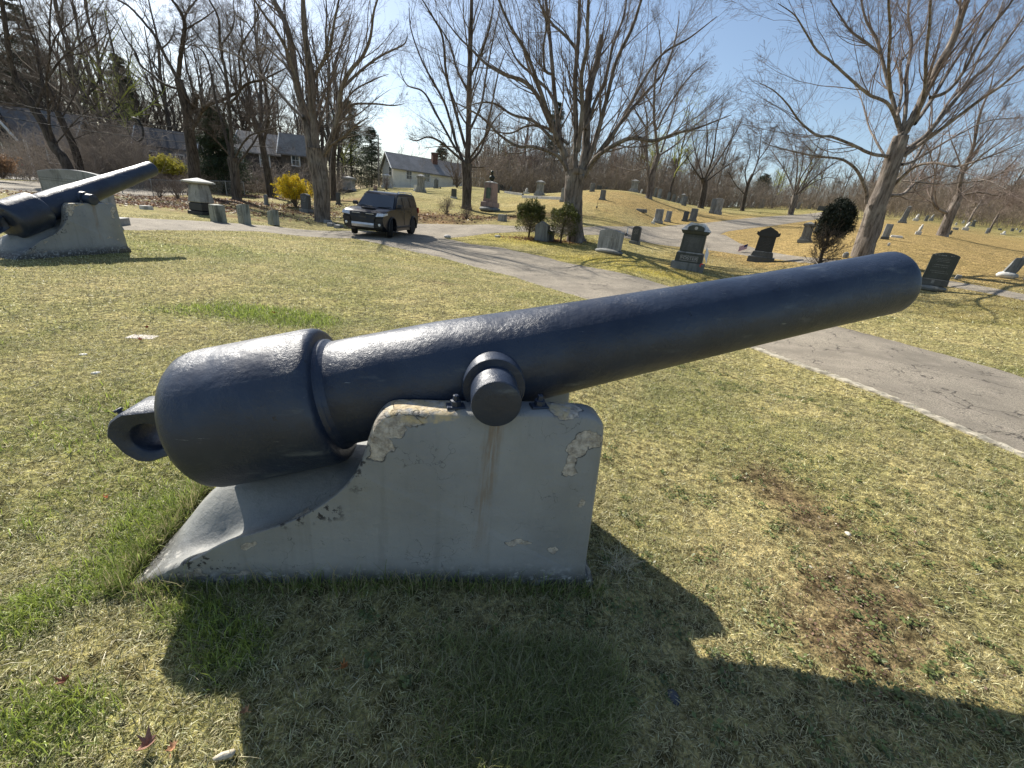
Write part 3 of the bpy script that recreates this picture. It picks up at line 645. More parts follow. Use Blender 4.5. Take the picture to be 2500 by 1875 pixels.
# broad-leaved weeds in loose rosettes, and crumbs of soil with dead bits where the turf is thin
def rosettes(n, seed):
    r = np.random.default_rng(seed); c = scatter(n * 4, .6, 6.5, -70, 78, seed, lambda q: np.clip((fbm(q[:, 0] * .8, q[:, 1] * .8, 40) - .42) * 4, 0, 1) * (q[:, 0] > -.5))[:n]; m_ = 26
    cc = np.repeat(c, m_, 0) + r.normal(0, .022, (len(c) * m_, 2)) * r.uniform(.6, 1.6, (len(c), 1)).repeat(m_, 0); return cc
xy = rosettes(420, 61); k = len(xy); cc = np.array([[.135, .165, .055]]) * r_.uniform(.5, 1.7, k)[:, None]; push(leaflets(xy, r_.uniform(.006, .014, k), 62, cc))
xy = scatter(60000, .6, 7.0, -40, 80, 63, lambda q: zones(q[:, 0], q[:, 1])[1]); k = len(xy); cc = np.array([[.16, .10, .07]]) * r_.uniform(.4, 2.2, k)[:, None]; cc = np.where((r_.uniform(0, 1, k) < .18)[:, None], np.array([[.46, .38, .26]]), cc); push(leaflets(xy, r_.uniform(.003, .010, k), 64, cc))
V = np.concatenate(VS); F = np.concatenate(FS); C = np.concatenate(CS)
me = mesh_np('grass', V, F, 3)
at = me.color_attributes.new('tint', 'FLOAT_COLOR', 'POINT'); at.data.foreach_set('color', np.hstack([C, np.ones((len(C), 1))]).astype(np.float32).ravel())
tag(link('grass', me, BLADE), 'short matted lawn of straw and green blades around the cannons', 'grass', kind='stuff')
print('grass tris', len(F))
del VS, FS, CS, V, F, C
# dry pale tuft beside the cradle's right end
def tuft(name, p, n, L, label, col):
    r = np.random.default_rng(len(label)); mb = []; xy = np.tile([[0., 0.]], (n, 1)) + r.normal(0, .035, (n, 2))
    V = []; F = []
    for i in range(n):
        a = r.uniform(0, 6.28); l = L * r.uniform(.5, 1.2); til = r.uniform(.3, 1.2); w_ = .0016; q = np.array([xy[i, 0], xy[i, 1], 0.]); b = len(V); sx = np.array([-math.sin(a), math.cos(a), 0]) * w_
        for k in range(5):
            V += [q - sx * (1 - k / 5), q + sx * (1 - k / 5)]; q = q + np.array([math.cos(a) * math.sin(til), math.sin(a) * math.sin(til), math.cos(til)]) * l / 4; til += .38
        F += [(b + 2 * k, b + 2 * k + 1, b + 2 * k + 3, b + 2 * k + 2) for k in range(4)]
    m = MB(); m.add(V, F); o = m.build(name, simple('tuft_' + name, col, .8, 0, .2, .3, 30), None, False, p); return tag(o, label, 'grass tuft')
tuft('grass_tuft', hit(*PF(1335, 1225)), 90, .13, 'pale dry tuft of long grass at the right end of the near cradle', (.5, .45, .3))
# litter of fallen leaves that nobody could count, by the street fence
def litter(name, spots, n, size, cols, label):
    r = np.random.default_rng(n); VV = []; FF = []; CC = []; o_ = 0
    for (px_, py_, sx, sy), m_ in spots:
        c0 = hit(px_, py_); xy = np.column_stack([r.normal(c0[0], sx, m_), r.normal(c0[1], sy, m_)])
        for P in road_polys[:3]: xy = xy[~in_poly(xy[:, 0], xy[:, 1], P)]
        k = len(xy); cc = np.array(cols)[r.integers(0, len(cols), k)] * r.uniform(.6, 1.3, k)[:, None]
        v, f, c = leaflets(xy, size * r.uniform(.6, 1.3, k), 3, cc); VV.append(v); FF.append(f + o_); CC.append(c); o_ += len(v)
    V = np.concatenate(VV); me = mesh_np(name, V, np.concatenate(FF), 3); c = np.concatenate(CC)
    at = me.color_attributes.new('tint', 'FLOAT_COLOR', 'POINT'); at.data.foreach_set('color', np.hstack([c, np.ones((len(c), 1))]).astype(np.float32).ravel())
    tag(link(name, me, BLADE), label, 'leaf litter', kind='stuff')
litter('leaf_litter', [((150, 204, 4, 1.2), 5000), ((190, 200, 3, 1.5), 4500), ((250, 196, 4, 1.5), 3500), ((290, 206, 3, 1.2), 1200), ((400, 216, 3, 1.4), 900), ((470, 217, 3, 1), 700), ((330, 214, 4, 1.4), 900)], 1, .085,
       [(.17, .085, .05), (.26, .15, .09), (.10, .055, .04), (.36, .24, .16)], 'brown fallen leaves drifted along the street fence at the left')
litter('wood_chips', [((545, 240, .9, .35), 1500)], 2, .045, [(.16, .07, .045), (.24, .13, .08)], 'dark red mulch between the two clipped evergreens')
# single dead leaves
def dead_leaf(p, s, rz, curl, col, label):
    pts = [(0, -1), (.35, -.55), (.9, -.6), (.62, -.1), (1, .25), (.45, .35), (.3, .95), (0, .6), (-.35, 1), (-.42, .38), (-1, .3), (-.6, -.1), (-.85, -.6), (-.3, -.5)]
    rj = random.Random(int(abs(p[0]) * 991 + abs(p[1]) * 577)); pts = [(a * rj.uniform(.55, 1.15), b * rj.uniform(.45, 1.1)) for a, b in pts]; fold = rj.uniform(.2, .9)
    V = [(0, 0, .25 * curl)]; V += [(a * s * (1 - fold * .35), b * s, abs(a) * fold * s * .9 + (curl * (a * a + b * b) * s * .55) + .004) for a, b in pts]; V[0] = (0, 0, .002)
    n = len(pts); F = [(0, 1 + i, 1 + (i + 1) % n) for i in range(n)]
    m = MB(); m.add(V, F); m.add([(v[0], v[1], v[2] - .0015) for v in V], [f[::-1] for f in F])
    m.tube([(0, -.9 * s, curl * s * .5), (.1 * s, -1.5 * s, curl * s * .8)], .0012, 4)
    o = m.build('dead_leaf', simple('dead_leaf_brown', col, .8, 0, .25, .4, 30, .3), None, False, (p[0], p[1], p[2] + .018), rz); tag(o, label, 'leaf', 'dead leaves lying on the lawn'); return o
for (x, y, s, curl, col, lab) in [
    (145, 1480, .028, 1.2, (.26, .13, .09), 'curled brown dead leaf on the grass left of the near cradle\'s tail'),
    (320, 1620, .034, 1.3, (.30, .17, .12), 'large crumpled pinkish brown leaf on the lit grass at lower left'),
    (375, 1625, .022, .8, (.40, .22, .12), 'small tan leaf beside the crumpled leaf at lower left'),
    (530, 1545, .018, 1.0, (.36, .20, .10), 'tan leaf in the shadow just below the near cradle'),
    (745, 1450, .022, 1.4, (.42, .18, .06), 'orange brown leaf leaning against the foot of the near cradle'),
    (812, 1765, .030, .9, (.16, .05, .045), 'dark red leaf deep in the cannon\'s shadow at the bottom'),
    (1880, 1745 - 60, .024, .8, (.2, .1, .06), 'brown leaf in the shadow at lower right'),
    (305, 738, .032, .8, (.42, .09, .05), 'red leaf lying on the near side of the flat white marker'),
    (318, 712, .030, .8, (.30, .07, .05), 'dark red leaf lying on the far edge of the flat white marker'),
    (592, 680, .035, .7, (.38, .10, .05), 'reddish leaf in the bright green patch behind the breech'),
    (232, 1142 - 60, .022, .7, (.45, .18, .07), 'orange leaf on the lawn left of the cradle tail'),
    (5, 1690 + 40, .03, .8, (.36, .14, .06), 'rust coloured leaf at the bottom left corner')]:
    dead_leaf(hit(*PF(min(max(x, 8), 2200), y)), s, x * .37, curl, col, lab)
def chip(name, x, y, d, col, lab, cat, seed, dz=-.01):
    p = hit(*PF(x, y)); m = MB(); m.blob((0, 0, 0), d, seed, .1, 9, 5); o = m.build(name, simple(name + str(seed), col, .85, 0, .3, .3, 20, .4), None, True, (p[0], p[1], p[2] + dz), seed * .7); return tag(o, lab, cat)
chip('stone', 1455, 1507, (.060, .042, .026), (.085, .09, .10), 'smooth grey blue stone in the shadow right of the cradle', 'stone', 3)
chip('bark_chip', 488, 1640, (.062, .020, .02), (.60, .53, .40), 'pale splinter of bark on the grass at the bottom left', 'bark chip', 5, .01)
chip('pebble', 1832, 1153, (.04, .03, .02), (.6, .56, .46), 'largest pale pebble on the bare patch of the right lawn', 'pebble', 7)
chip('pebble', 1752, 1225, (.025, .02, .014), (.6, .56, .46), 'small pale pebble just below the largest pale pebble on the right', 'pebble', 8)
chip('paper_scrap', 180, 766, (.07, .045, .02), (.75, .72, .66), 'upper white scrap on the lawn left of the breech', 'scrap', 9)
chip('paper_scrap', 206, 806, (.07, .04, .02), (.75, .72, .66), 'lower white scrap on the lawn left of the breech', 'scrap', 10)
chip('paper_scrap', 975, 1462 + 160, (.04, .03, .012), (.4, .38, .34), 'dull scrap lying in the middle of the cannon\'s shadow', 'scrap', 11)
# ------------------------------------------------------------------ gravestones and monuments
GR = {'grey': stone_mat('grey_granite', (.33, .33, .315), stain=.55), 'dark': stone_mat('dark_granite', (.085, .088, .085), stain=.4, rough=.5), 'pale': stone_mat('pale_marble', (.62, .60, .55), (.10, .10, .085), .5),
      'mid': stone_mat('mid_granite', (.20, .205, .195), stain=.5), 'pink': stone_mat('pink_granite', (.34, .245, .215), (.08, .06, .055), .35), 'lichen': stone_mat('lichen_stone', (.30, .31, .25), (.06, .065, .045), .8),
      'black': stone_mat('black_base_stone', (.035, .036, .036), stain=.3, rough=.5), 'white': stone_mat('white_stone', (.75, .73, .68), (.2, .2, .18), .3), 'green': stone_mat('greenish_granite', (.060, .066, .056), (.02, .02, .018), .4, rough=.45)}
def outline(kind, w, h):
    a = w / 2
    if kind == 'round': r = min(a * .55, h * .3); return [(-a, 0)] + [(-a, h - r)] + [(-a * math.cos(t), h - r + r * math.sin(t)) for t in np.linspace(.15, math.pi - .15, 13)] + [(a, h - r), (a, 0)]
    if kind == 'serp': return [(-a, 0), (-a, h * .86), (-a * .93, h * .90)] + [(a * .8 * t, h * (.90 + .10 * math.cos(t * math.pi / 2) ** .7)) for t in np.linspace(-.98, .98, 11)] + [(a * .93, h * .90), (a, h * .86), (a, 0)]
    if kind == 'arch': return [(-a, 0), (-a, h * .9)] + [(a * t, h * (.9 + .1 * (1 - t * t))) for t in np.linspace(-.9, .9, 9)] + [(a, h * .9), (a, 0)]
    if kind == 'peak': return [(-a, 0), (-a, h * .8), (0, h), (a, h * .8), (a, 0)]
    return [(-a, 0), (-a, h), (a, h), (a, 0)]
def slab(root, name, kind, w, h, d, z0, mat, tap=1.0, bev=.012):
    P = outline(kind, w, h); n = len(P); V = []; hh = max(p[1] for p in P)
    cz = h * .5
    for y, k in ((-d / 2, 1 - bev * 2 / max(w, .1)), (-d / 2 + bev, 1), (d / 2 - bev, 1), (d / 2, 1 - bev * 2 / max(w, .1))):
        for p in P: t = 1 + (tap - 1) * p[1] / hh; V.append((p[0] * k * t, y * t, z0 + (p[1] if p[1] <= 0 else cz + (p[1] - cz) * k)))
    F = [tuple(range(n)), tuple(range(4 * n - 1, 3 * n - 1, -1))] + [(r * n + i, (r + 1) * n + i, (r + 1) * n + (i + 1) % n, r * n + (i + 1) % n) for r in range(3) for i in range(n)]
    m = MB(); m.add(V, F); o = m.build(name, GR[mat], root); autosmooth(o, 30); return o
def sblock(root, name, w, d, h, z0, mat, taper=1.0, bev=.012): m = MB(); m.box((0, 0, z0), (w, d, h), 0, (taper, taper), bev=bev); return m.build(name, GR[mat], root)
def cap4(root, w, d, h, z0, mat, name='cap'):
    m = MB(); m.box((0, 0, z0), (w, d, h * .3), 0, (1, 1)); m.add([(-w/2*.96, -d/2*.96, z0 + h * .3), (w/2*.96, -d/2*.96, z0 + h * .3), (w/2*.96, d/2*.96, z0 + h * .3), (-w/2*.96, d/2*.96, z0 + h * .3), (0, -.01, z0 + h), (0, .01, z0 + h)], [(0, 1, 4), (1, 2, 5, 4), (2, 3, 5), (3, 0, 4, 5)]); return m.build(name, GR[mat], root)
GRP = 'gravestones in the cemetery'
LET = simple('cut_letter_edges', (.36, .35, .33), .8); DLET = simple('worn_dark_letters', (.12, .12, .11), .8)
def grave(z, x, y, hp, wp, kind, mat, label, rz=-25, dpt=None, tilt=0, sink=.04, base=True, bmat=None, name='gravestone', hm=None):
    p = px(z, x, y) ; P = hit(*p); k = ZM[z][2]; vy, vx = vpx(P); h = hp / k * .4096 / vy; w = wp / k * .4096 / vx * .88
    if hm: h = hm
    root = empty(name, (P[0], P[1], P[2] - sink), R_(rz), label, 'gravestone' if name == 'gravestone' else 'monument', GRP)
    _t = random.Random(int(x * 7 + y)).uniform(-1.8, 1.8); root.rotation_euler = (R_(_t * .7), R_(_t), R_(rz))
    if tilt: root.rotation_euler = (R_(tilt * .4), R_(tilt), R_(rz))
    h += sink
    if kind in ('round', 'flat', 'serp', 'arch', 'peak'):
        d = dpt or min(.22, max(.09, w * .3)); bh = h * .2 if base else 0
        if base: sblock(root, 'base', w * 1.0, d * 1.75, bh, 0, bmat or mat, .98, .01)
        slab(root, 'tablet', kind, w * (.86 if base else 1), h - bh, d, bh, mat, .97)
        if (h - sink) * vy > 17 and kind != 'peak': lines(root, w * .58, bh + (h - bh) * .42, bh + (h - bh) * .80, 4, -d / 2 - .003, LET if mat in ('dark', 'black') else DLET, int(x + y))
    elif kind == 'obel':
        d = dpt or w; b1 = h * .12; b2 = h * .12
        sblock(root, 'base', w, d, b1, 0, bmat or mat); sblock(root, 'plinth', w * .8, d * .8, b2, b1, mat, .92); sblock(root, 'shaft', w * .6, d * .6, h * .66, b1 + b2, mat, .72); cap4(root, w * .45, d * .45, h * .10, h * .90, mat)
    elif kind == 'die':      # stepped base, block die, overhanging cap
        d = dpt or w * .62; b1 = h * .16; b2 = h * .12; dh = h * .5
        sblock(root, 'base', w, d, b1, 0, bmat or mat); sblock(root, 'plinth', w * .84, d * .84, b2, b1, mat, .9); sblock(root, 'die', w * .66, d * .66, dh, b1 + b2, mat, .96)
        sblock(root, 'cornice', w * .80, d * .82, h * .07, b1 + b2 + dh, mat, 1.06); cap4(root, w * .82, d * .84, h * .15, h * .85, mat if rz else mat)
    elif kind == 'block': sblock(root, 'stone_block', w, dpt or w * .6, h, 0, mat, .94, .02)
    elif kind == 'rough': m = MB(); m.blob((0, 0, 0), (w, dpt or w * .6, h), int(x), .09, 12, 8); o = m.build('stone_block', GR[mat], root); autosmooth(o, 30)
    elif kind == 'fig':      # worn carved figure on a block
        sblock(root, 'base', w, w * .8, h * .35, 0, mat); m = MB(); m.lathe([(0, w * .3), (h * .15, w * .24), (h * .35, w * .30), (h * .48, w * .15), (h * .55, w * .18), (h * .64, w * .05)], (0, 0, h * .35), (0.12, 0, 1), 10); m.build('carved_top', GR[mat], root, True)
    return root
def lines(root, w, z0, z1, n, y, mat, seed, name='inscription', cols=1):     # rows of worn, unreadable cut lettering
    r = random.Random(seed); m = MB()
    for i in range(n):
        z = z1 + (z0 - z1) * (i + .5) / n; hh = (z1 - z0) / n * .42; x = -w / 2 + r.uniform(0, .2) * w
        xe = w / 2 - r.uniform(0, .2) * w
        while x < xe:
            ww = r.uniform(.3, .9) * hh
            if r.random() > .16: m.box((x, y, z), (ww * .6, .003, hh * r.uniform(.6, 1)))
            x += ww * 1.15
    return m.build(name, mat, root)
g = grave
# left, by the road
g('2', 465, 838, 150, 118, 'block', 'lichen', 'thick pale block stone at the road edge, first right of the capped monument', -20, .42)
g('2', 685, 855, 165, 165, 'flat', 'lichen', 'wide mottled slab leaning back, middle of the three stones along the road at the left', -35, .28, -9, base=False)
g('2', 930, 865, 125, 150, 'flat', 'lichen', 'low broad leaning stone, rightmost of the three along the road at the left', -35, .25, -13, base=False)
g('2', 868, 695, 92, 58, 'round', 'mid', 'small upright stone left of the yellow flowering bush', -20)
g('2', 1205, 755, 158, 118, 'arch', 'dark', 'dark headstone on a rough base just left of the thick tree trunk', -20, .3, bmat='mid')
g('2', 1475, 690, 100, 55, 'flat', 'dark', 'narrow grey stone right of the thick tree trunk, left of the parked SUV', -20)
g('2', 1785, 585, 55, 42, 'flat', 'pink', 'small brown stone seen just above the SUV windscreen', -20, base=False)
r = g('2', 1565, 587, 138, 150, 'die', 'grey', 'pale stepped monument with a domed cap behind the SUV', -15, bmat='dark', name='monument')
g('2', 1885, 548, 118, 95, 'die', 'pale', 'monument with a flat white cap in front of the cream house gable', -15, name='monument')
g('3', 440, 412, 152, 92, 'die', 'grey', 'tall monument with a carved crossed-gable top in front of the cream house', -15, name='monument')
g('3', 402, 402, 50, 50, 'flat', 'white', 'small white topped stone touching the left of the crossed-gable monument', -15, .3)
g('3', 568, 380, 85, 48, 'peak', 'mid', 'grey peaked stone near the fence of the cream house', -15)
g('3', 718, 462, 78, 55, 'flat', 'dark', 'dark slab on a white base between the crossed-gable monument and the centre maple', -15, .25, 0, bmat='pale')
g('3', 604, 383, 18, 14, 'block', 'mid', 'tiny low stone near the fence behind the crossed-gable monument', -15)
g('3', 1127, 657, 58, 80, 'block', 'grey', 'low pale marker block on the grass by the road, right of the bust monument', -15, .3)
g('3', 1090, 417, 72, 34, 'round', 'dark', 'dark rounded stone half hidden behind the bust monument', -15)
g('3', 1122, 397, 48, 58, 'flat', 'black', 'black broad stone right behind the bust monument', -15)
g('3', 1198, 412, 46, 20, 'flat', 'dark', 'small dark post-like stone behind the granite plot kerb', -15)
g('3', 1440, 442, 132, 98, 'die', 'grey', 'monument with a white peaked cap standing inside the granite plot kerb', -15, name='monument')
g('3', 1330, 425, 50, 50, 'fig', 'pale', 'pale carved figure on the corner of the granite plot kerb', -15, base=False)
g('3', 1640, 492, 118, 62, 'round', 'grey', 'rounded tablet on a rough block just left of the big maple trunk', -25, .2)
# centre, across the hill
g('4', 180, 466, 84, 56, 'round', 'mid', 'rounded stone near the crest, first right of the big maple trunk', -20)
g('4', 245, 447, 40, 58, 'flat', 'dark', 'low dark wide stone on the crest behind the first rounded stone', -20, base=False)
g('4', 318, 445, 24, 24, 'block', 'dark', 'tiny dark block on the crest left of the white-capped monument', -20)
g('4', 278, 543, 94, 66, 'flat', 'mid', 'square topped stone on a base alone on the tan slope right of the big maple', -20, .25)
g('4', 580, 468, 122, 104, 'die', 'grey', 'stepped monument with a bright white cap on the crest left of the forked tree', -20, name='monument')
g('4', 652, 450, 42, 18, 'flat', 'white', 'thin white leaning marker beside the white-capped monument on the crest', -20, None, 14, base=False)
g('4', 788, 486, 92, 28, 'round', 'mid', 'slender dark stone right behind the forked tree', -20)
g('4', 832, 490, 92, 46, 'round', 'grey', 'tall thin rounded stone on a base, second right of the forked tree', -20)
g('4', 925, 494, 84, 40, 'round', 'mid', 'round headed stone in the crest row, third right of the forked tree', -20)
g('4', 975, 498, 74, 46, 'serp', 'mid', 'grey stone in the crest row between the round headed stone and the capped one', -20)
g('4', 1064, 502, 102, 66, 'die', 'grey', 'tallest capped stone of the crest row right of the forked tree', -20, name='monument')
g('4', 1024, 506, 50, 44, 'serp', 'mid', 'low stone in front of the tallest capped stone of the crest row', -20)
g('4', 1062, 600, 90, 54, 'flat', 'mid', 'slim grey stone with a side step alone on the slope below the crest row', -20, .2)
g('4', 655, 662, 30, 118, 'block', 'mid', 'fallen stone lying flat on the tan slope', -35, .3)
g('4', 812, 766, 134, 96, 'flat', 'grey', 'larger left stone of the left pair beside the hill road', -30, .3)
g('4', 766, 774, 62, 36, 'fig', 'white', 'small white urn stone at the left corner of the left pair by the hill road', -30)
g('4', 905, 756, 106, 66, 'flat', 'grey', 'smaller right stone of the left pair beside the hill road', -30, .25)
g('4', 1072, 750, 96, 62, 'flat', 'dark', 'smaller left stone of the right pair beside the hill road', -30, .25)
g('4', 1145, 750, 124, 84, 'flat', 'mid', 'larger right stone of the right pair beside the hill road', -30, .3)
g('4', 1372, 682, 158, 118, 'arch', 'grey', 'big arched grey stone with a stepped base on the slope above the road bend', -35, .3)
g('4', 1330, 676, 145, 55, 'flat', 'mid', 'narrow stone half hidden behind the big arched stone above the road bend', -35, .2)
g('4', 1725, 574, 104, 82, 'serp', 'grey', 'broad shouldered stone under the thin forked tree at the right', -35, .3)
g('4', 1725, 620, 70, 44, 'fig', 'pale', 'pale carved stone just in front of the broad shouldered stone', -35)
g('4', 1805, 622, 86, 66, 'flat', 'grey', 'grey tilted stone right of the broad shouldered stone', -35, .25, 3)
g('4', 1912, 626, 20, 24, 'block', 'pink', 'tiny pinkish marker between the tilted stone and the white-tipped obelisk', -35)
g('4', 1920, 586, 36, 28, 'flat', 'black', 'small black stone on the far crest', -35, base=False)
g('4', 2025, 600, 112, 98, 'obel', 'mid', 'stepped obelisk with a white tip near the far right of the crest', -35, name='monument')
g('4', 2092, 572, 42, 22, 'flat', 'white', 'thin white marker leaning right beside the stepped obelisk', -35, None, 22, base=False)
g('4', 2160, 634, 72, 40, 'flat', 'grey', 'small grey stone at the roadside right of the stepped obelisk', -35)
g('5', 275, 590, 62, 36, 'flat', 'grey', 'small grey stone left of the low dark block by the lane top', -35)
g('5', 245, 562, 58, 50, 'serp', 'mid', 'low grey stone under the fan-shaped tree', -35)
g('5', 385, 607, 44, 84, 'block', 'dark', 'low dark block stone at the top of the hill road', -35, .5)
g('4', 588, 967, 172, 108, 'round', 'dark', 'dark rounded headstone on a rough base right of the small star flag holder', -30, .22, bmat='mid')
g('5', 235, 892, 196, 150, 'die', 'mid', 'stepped monument with a pale cap just left of the dark yew', -35, name='monument')
g('5', 340, 800, 150, 60, 'obel', 'mid', 'obelisk mostly hidden behind the dark yew', -35, name='monument')
# right slope
g('5', 1112, 716, 168, 92, 'obel', 'mid', 'leaning shaft monument on a double base behind the big leaning maple', -35, tilt=3, name='monument')
g('5', 1235, 697, 70, 58, 'fig', 'pale', 'pale carved stone right of the leaning shaft monument', -35)
g('5', 1325, 701, 60, 40, 'serp', 'mid', 'grey stone of the close pair before the brown wood, left one', -35)
g('5', 1370, 697, 66, 46, 'fig', 'grey', 'carved stone of the close pair before the brown wood, right one', -35)
g('5', 1255, 822, 104, 62, 'fig', 'pale', 'rough white figure-like stone alone on the right slope', -35)
g('5', 955, 862, 146, 88, 'flat', 'grey', 'tall plain slab on a dark base right against the big leaning maple', -35, .2, bmat='dark')
g('5', 1062, 846, 18, 124, 'block', 'white', 'white ledger slab lying flat right of the big leaning maple', -35, .5)
g('5', 990, 922, 32, 30, 'rough', 'pale', 'small rock on the slope below the ledger slab', -35)
g('5', 600, 1030, 58, 62, 'rough', 'grey', 'rough boulder between the yew and the big leaning maple', -35)
g('5', 1610, 1218, 40, 62, 'block', 'grey', 'small grey tilted block on the grass above the narrow lane', -35, None, 8)
for i, (x, y, hp, wp, kd, mt, lb) in enumerate([(1592, 778, 22, 62, 'block', 'grey', 'low flat block right of the old gnarled tree'), (1680, 782, 84, 70, 'fig', 'pale', 'pale stepped cross stone right of the old gnarled tree'),
    (1745, 748, 66, 56, 'die', 'mid', 'far grey stone in front of the brown wood, behind the pale cross stone'), (1872, 812, 56, 36, 'flat', 'grey', 'single grey stone beside the thin leaning tree'), (1992, 780, 16, 42, 'block', 'mid', 'low far block right of the thin leaning tree'),
    (2022, 822, 38, 58, 'fig', 'white', 'low white stone near the right edge of the far field'), (2102, 792, 32, 40, 'flat', 'mid', 'far stone near the right edge, above the low white stone'), (1597, 737, 26, 24, 'serp', 'pale', 'tiny pale stone just behind the old gnarled tree'),
    (2172, 802, 30, 28, 'flat', 'grey', 'rightmost tiny stone of the far field'), (1546, 822, 42, 30, 'flat', 'dark', 'small dark stone touching the foot of the old gnarled tree'), (1660, 720, 30, 30, 'serp', 'white', 'tiny white stone behind the pale cross stone'), (2145, 780, 20, 20, 'flat', 'pale', 'tiny pale stone left of the rightmost far stone')]):
    g('5', x, y, hp, wp, kd, mt, lb, -40)
# rustic monument cut by the right edge
def rustic():
    P = hit(*px('5', 2045, 1212)); r0 = empty('rustic_monument', (P[0], P[1], P[2] - .05), R_(-35), 'rough stone monument cut off by the right edge, pale block foot and leaning slab', 'monument', GRP)
    m = MB(); m.blob((0, 0, 0), (.58, .42, .30), 4, .06, 14, 6); m.build('base', GR['pale'], r0, True)
    m = MB(); m.box((.02, 0, .25), (.34, .24, .55), 0, (.85, .8), (.14, 0), .03); m.build('leaning_slab', GR['mid'], r0)
    m = MB(); m.tube([(.16, 0, .78), (.5, .0, .88), (.75, .0, .9)], [.08, .09, .08], 7); m.build('stone_limb', GR['grey'], r0, True)
    for i in range(3): m = MB(); m.box((.75, .1, .05 + .24 * i), (.5, .34, .17), 0, (.95, .95), bev=.02); m.build('stone_step', GR['dark'], r0)
    m = MB(); m.box((.72, .1, .98), (.36, .3, .3), 0, (.8, .8), bev=.03); m.build('top_block', GR['pale'], r0)
rustic()
# low road-edge slabs by the SUV
for i, (x, y, hp, wp, lb) in enumerate([(1385, 842, 22, 60, 'topmost of three small flat slabs at the road edge left of the SUV'), (1415, 872, 28, 62, 'lower left of three small flat slabs left of the SUV'), (1475, 886, 26, 66, 'lower right of three small flat slabs left of the SUV')]):
    o = g('2', x, y, hp, wp, 'block', 'grey', lb, -10, .35); o['category'] = 'slab'
o = g('1', 825, 1178, 22, 66, 'block', 'pale', 'low white marker slab alone on the grass right of the far cannon', -20, .4); o['category'] = 'slab'
# plot kerb
def plot():
    A = hit(*px('3', 1150, 418)); B = hit(*px('3', 1300, 440)); C = hit(*px('3', 1300, 458)); D = hit(*px('3', 1660, 478)); E_ = hit(*px('3', 1300, 425))
    c = (C + D) / 2; rt = empty('plot_kerb', c, 0, 'low granite kerb framing the plot of the white-peaked monument', 'kerb')
    for (a, b) in ((C, D), (A, B)):
        a = a - c; b = b - c; L = np.linalg.norm((b - a)[:2]); mid = (a + b) / 2; m = MB(); m.box((0, 0, -.12), (L, .24, .34), 0, (1, .92), bev=.02)
        o = m.build('kerb_stone', GR['mid'], rt); o.location = tuple(mid); o.rotation_euler = (0, math.asin(max(-.5, min(.5, -(b - a)[2] / L))), math.atan2((b - a)[1], (b - a)[0]))
plot()

# ---- capped tower-like monument by the street
def capped():
    P = hit(*px('2', 335, 772)); vy, vx = vpx(P); h = 315 / 3.456 * .4096 / vy; w = 200 / 3.456 * .4096 / vx
    r0 = empty('capped_monument', (P[0], P[1], P[2] - .06), R_(-12), 'tall tapering stone monument with a broad hipped cap and a black base near the street', 'monument', GRP)
    sblock(r0, 'base', w * .92, w * .92, h * .12, 0, 'black'); sblock(r0, 'plinth', w * .8, w * .8, h * .24, h * .12, 'black', .93, .05)
    sblock(r0, 'shaft', w * .78, w * .78, h * .49, h * .36, 'grey', .72, .03); sblock(r0, 'collar', w * .66, w * .66, h * .03, h * .85, 'grey', 1.25)
    cap4(r0, w * 1.0, w * 1.0, h * .13, h * .88, 'pale')
capped()
# ---- bust monument
def bust():
    P = hit(*px('3', 1020, 572)); vy, vx = vpx(P); k = 3.456; w = 190 / k * .4096 / vx * .78; H = 342 / k * .4096 / vy
    r0 = empty('bust_monument', (P[0], P[1], P[2] - .05), R_(-28), 'tall reddish granite pillar topped by a dark bronze bust of a man', 'monument', GRP)
    m = MB(); m.blob((0, 0, -.12 * H * .3), (w * 1.12, w * 1.12, H * .19), 9, .025, 16, 8); o = m.build('rough_base', GR['mid'], r0, True)
    sblock(r0, 'plinth', w * .80, w * .80, H * .12, H * .12, 'pink', .94, .02); sblock(r0, 'pillar', w * .60, w * .60, H * .46, H * .24, 'pink', .86, .02)
    cap4(r0, w * .52, w * .52, H * .05, H * .70, 'white', 'pillar_cap')
    mp = MB(); mp.box((w * .02, -w * .292, H * .32), (w * .30, .02, H * .26)); mp.build('plaque', simple('bronze_green', (.10, .14, .11), .5, .6), r0)
    br = simple('dark_bronze', (.035, .04, .032), .4, .7)
    z = H * .735; hh = H * .26
    V = []; n = 20; prof = [(0, .17, .12), (.08, .30, .18), (.30, .52, .27), (.42, .50, .26), (.50, .36, .20), (.55, .16, .15), (.62, .135, .14), (.66, .16, .19), (.72, .20, .235), (.80, .225, .265), (.90, .215, .255), (.96, .15, .18), (1.0, .03, .04)]
    for t, a, b in prof:
        for j in range(n):
            q = 6.28318 * j / n; fx = -.06 if t > .6 else 0; nose = .045 if (.76 < t < .82 and abs(q - 4.712) < .2) else 0
            V.append((a * math.cos(q) * hh * .5 * 1.25, (b * math.sin(q) * .62 + fx * .5 - nose) * hh, z + t * hh))
    F = [(i * n + j, i * n + (j + 1) % n, (i + 1) * n + (j + 1) % n, (i + 1) * n + j) for i in range(len(prof) - 1) for j in range(n)] + [tuple(range(n - 1, -1, -1))]
    mb = MB(); mb.add(V, F); mb.build('bust', br, r0, True)
bust()
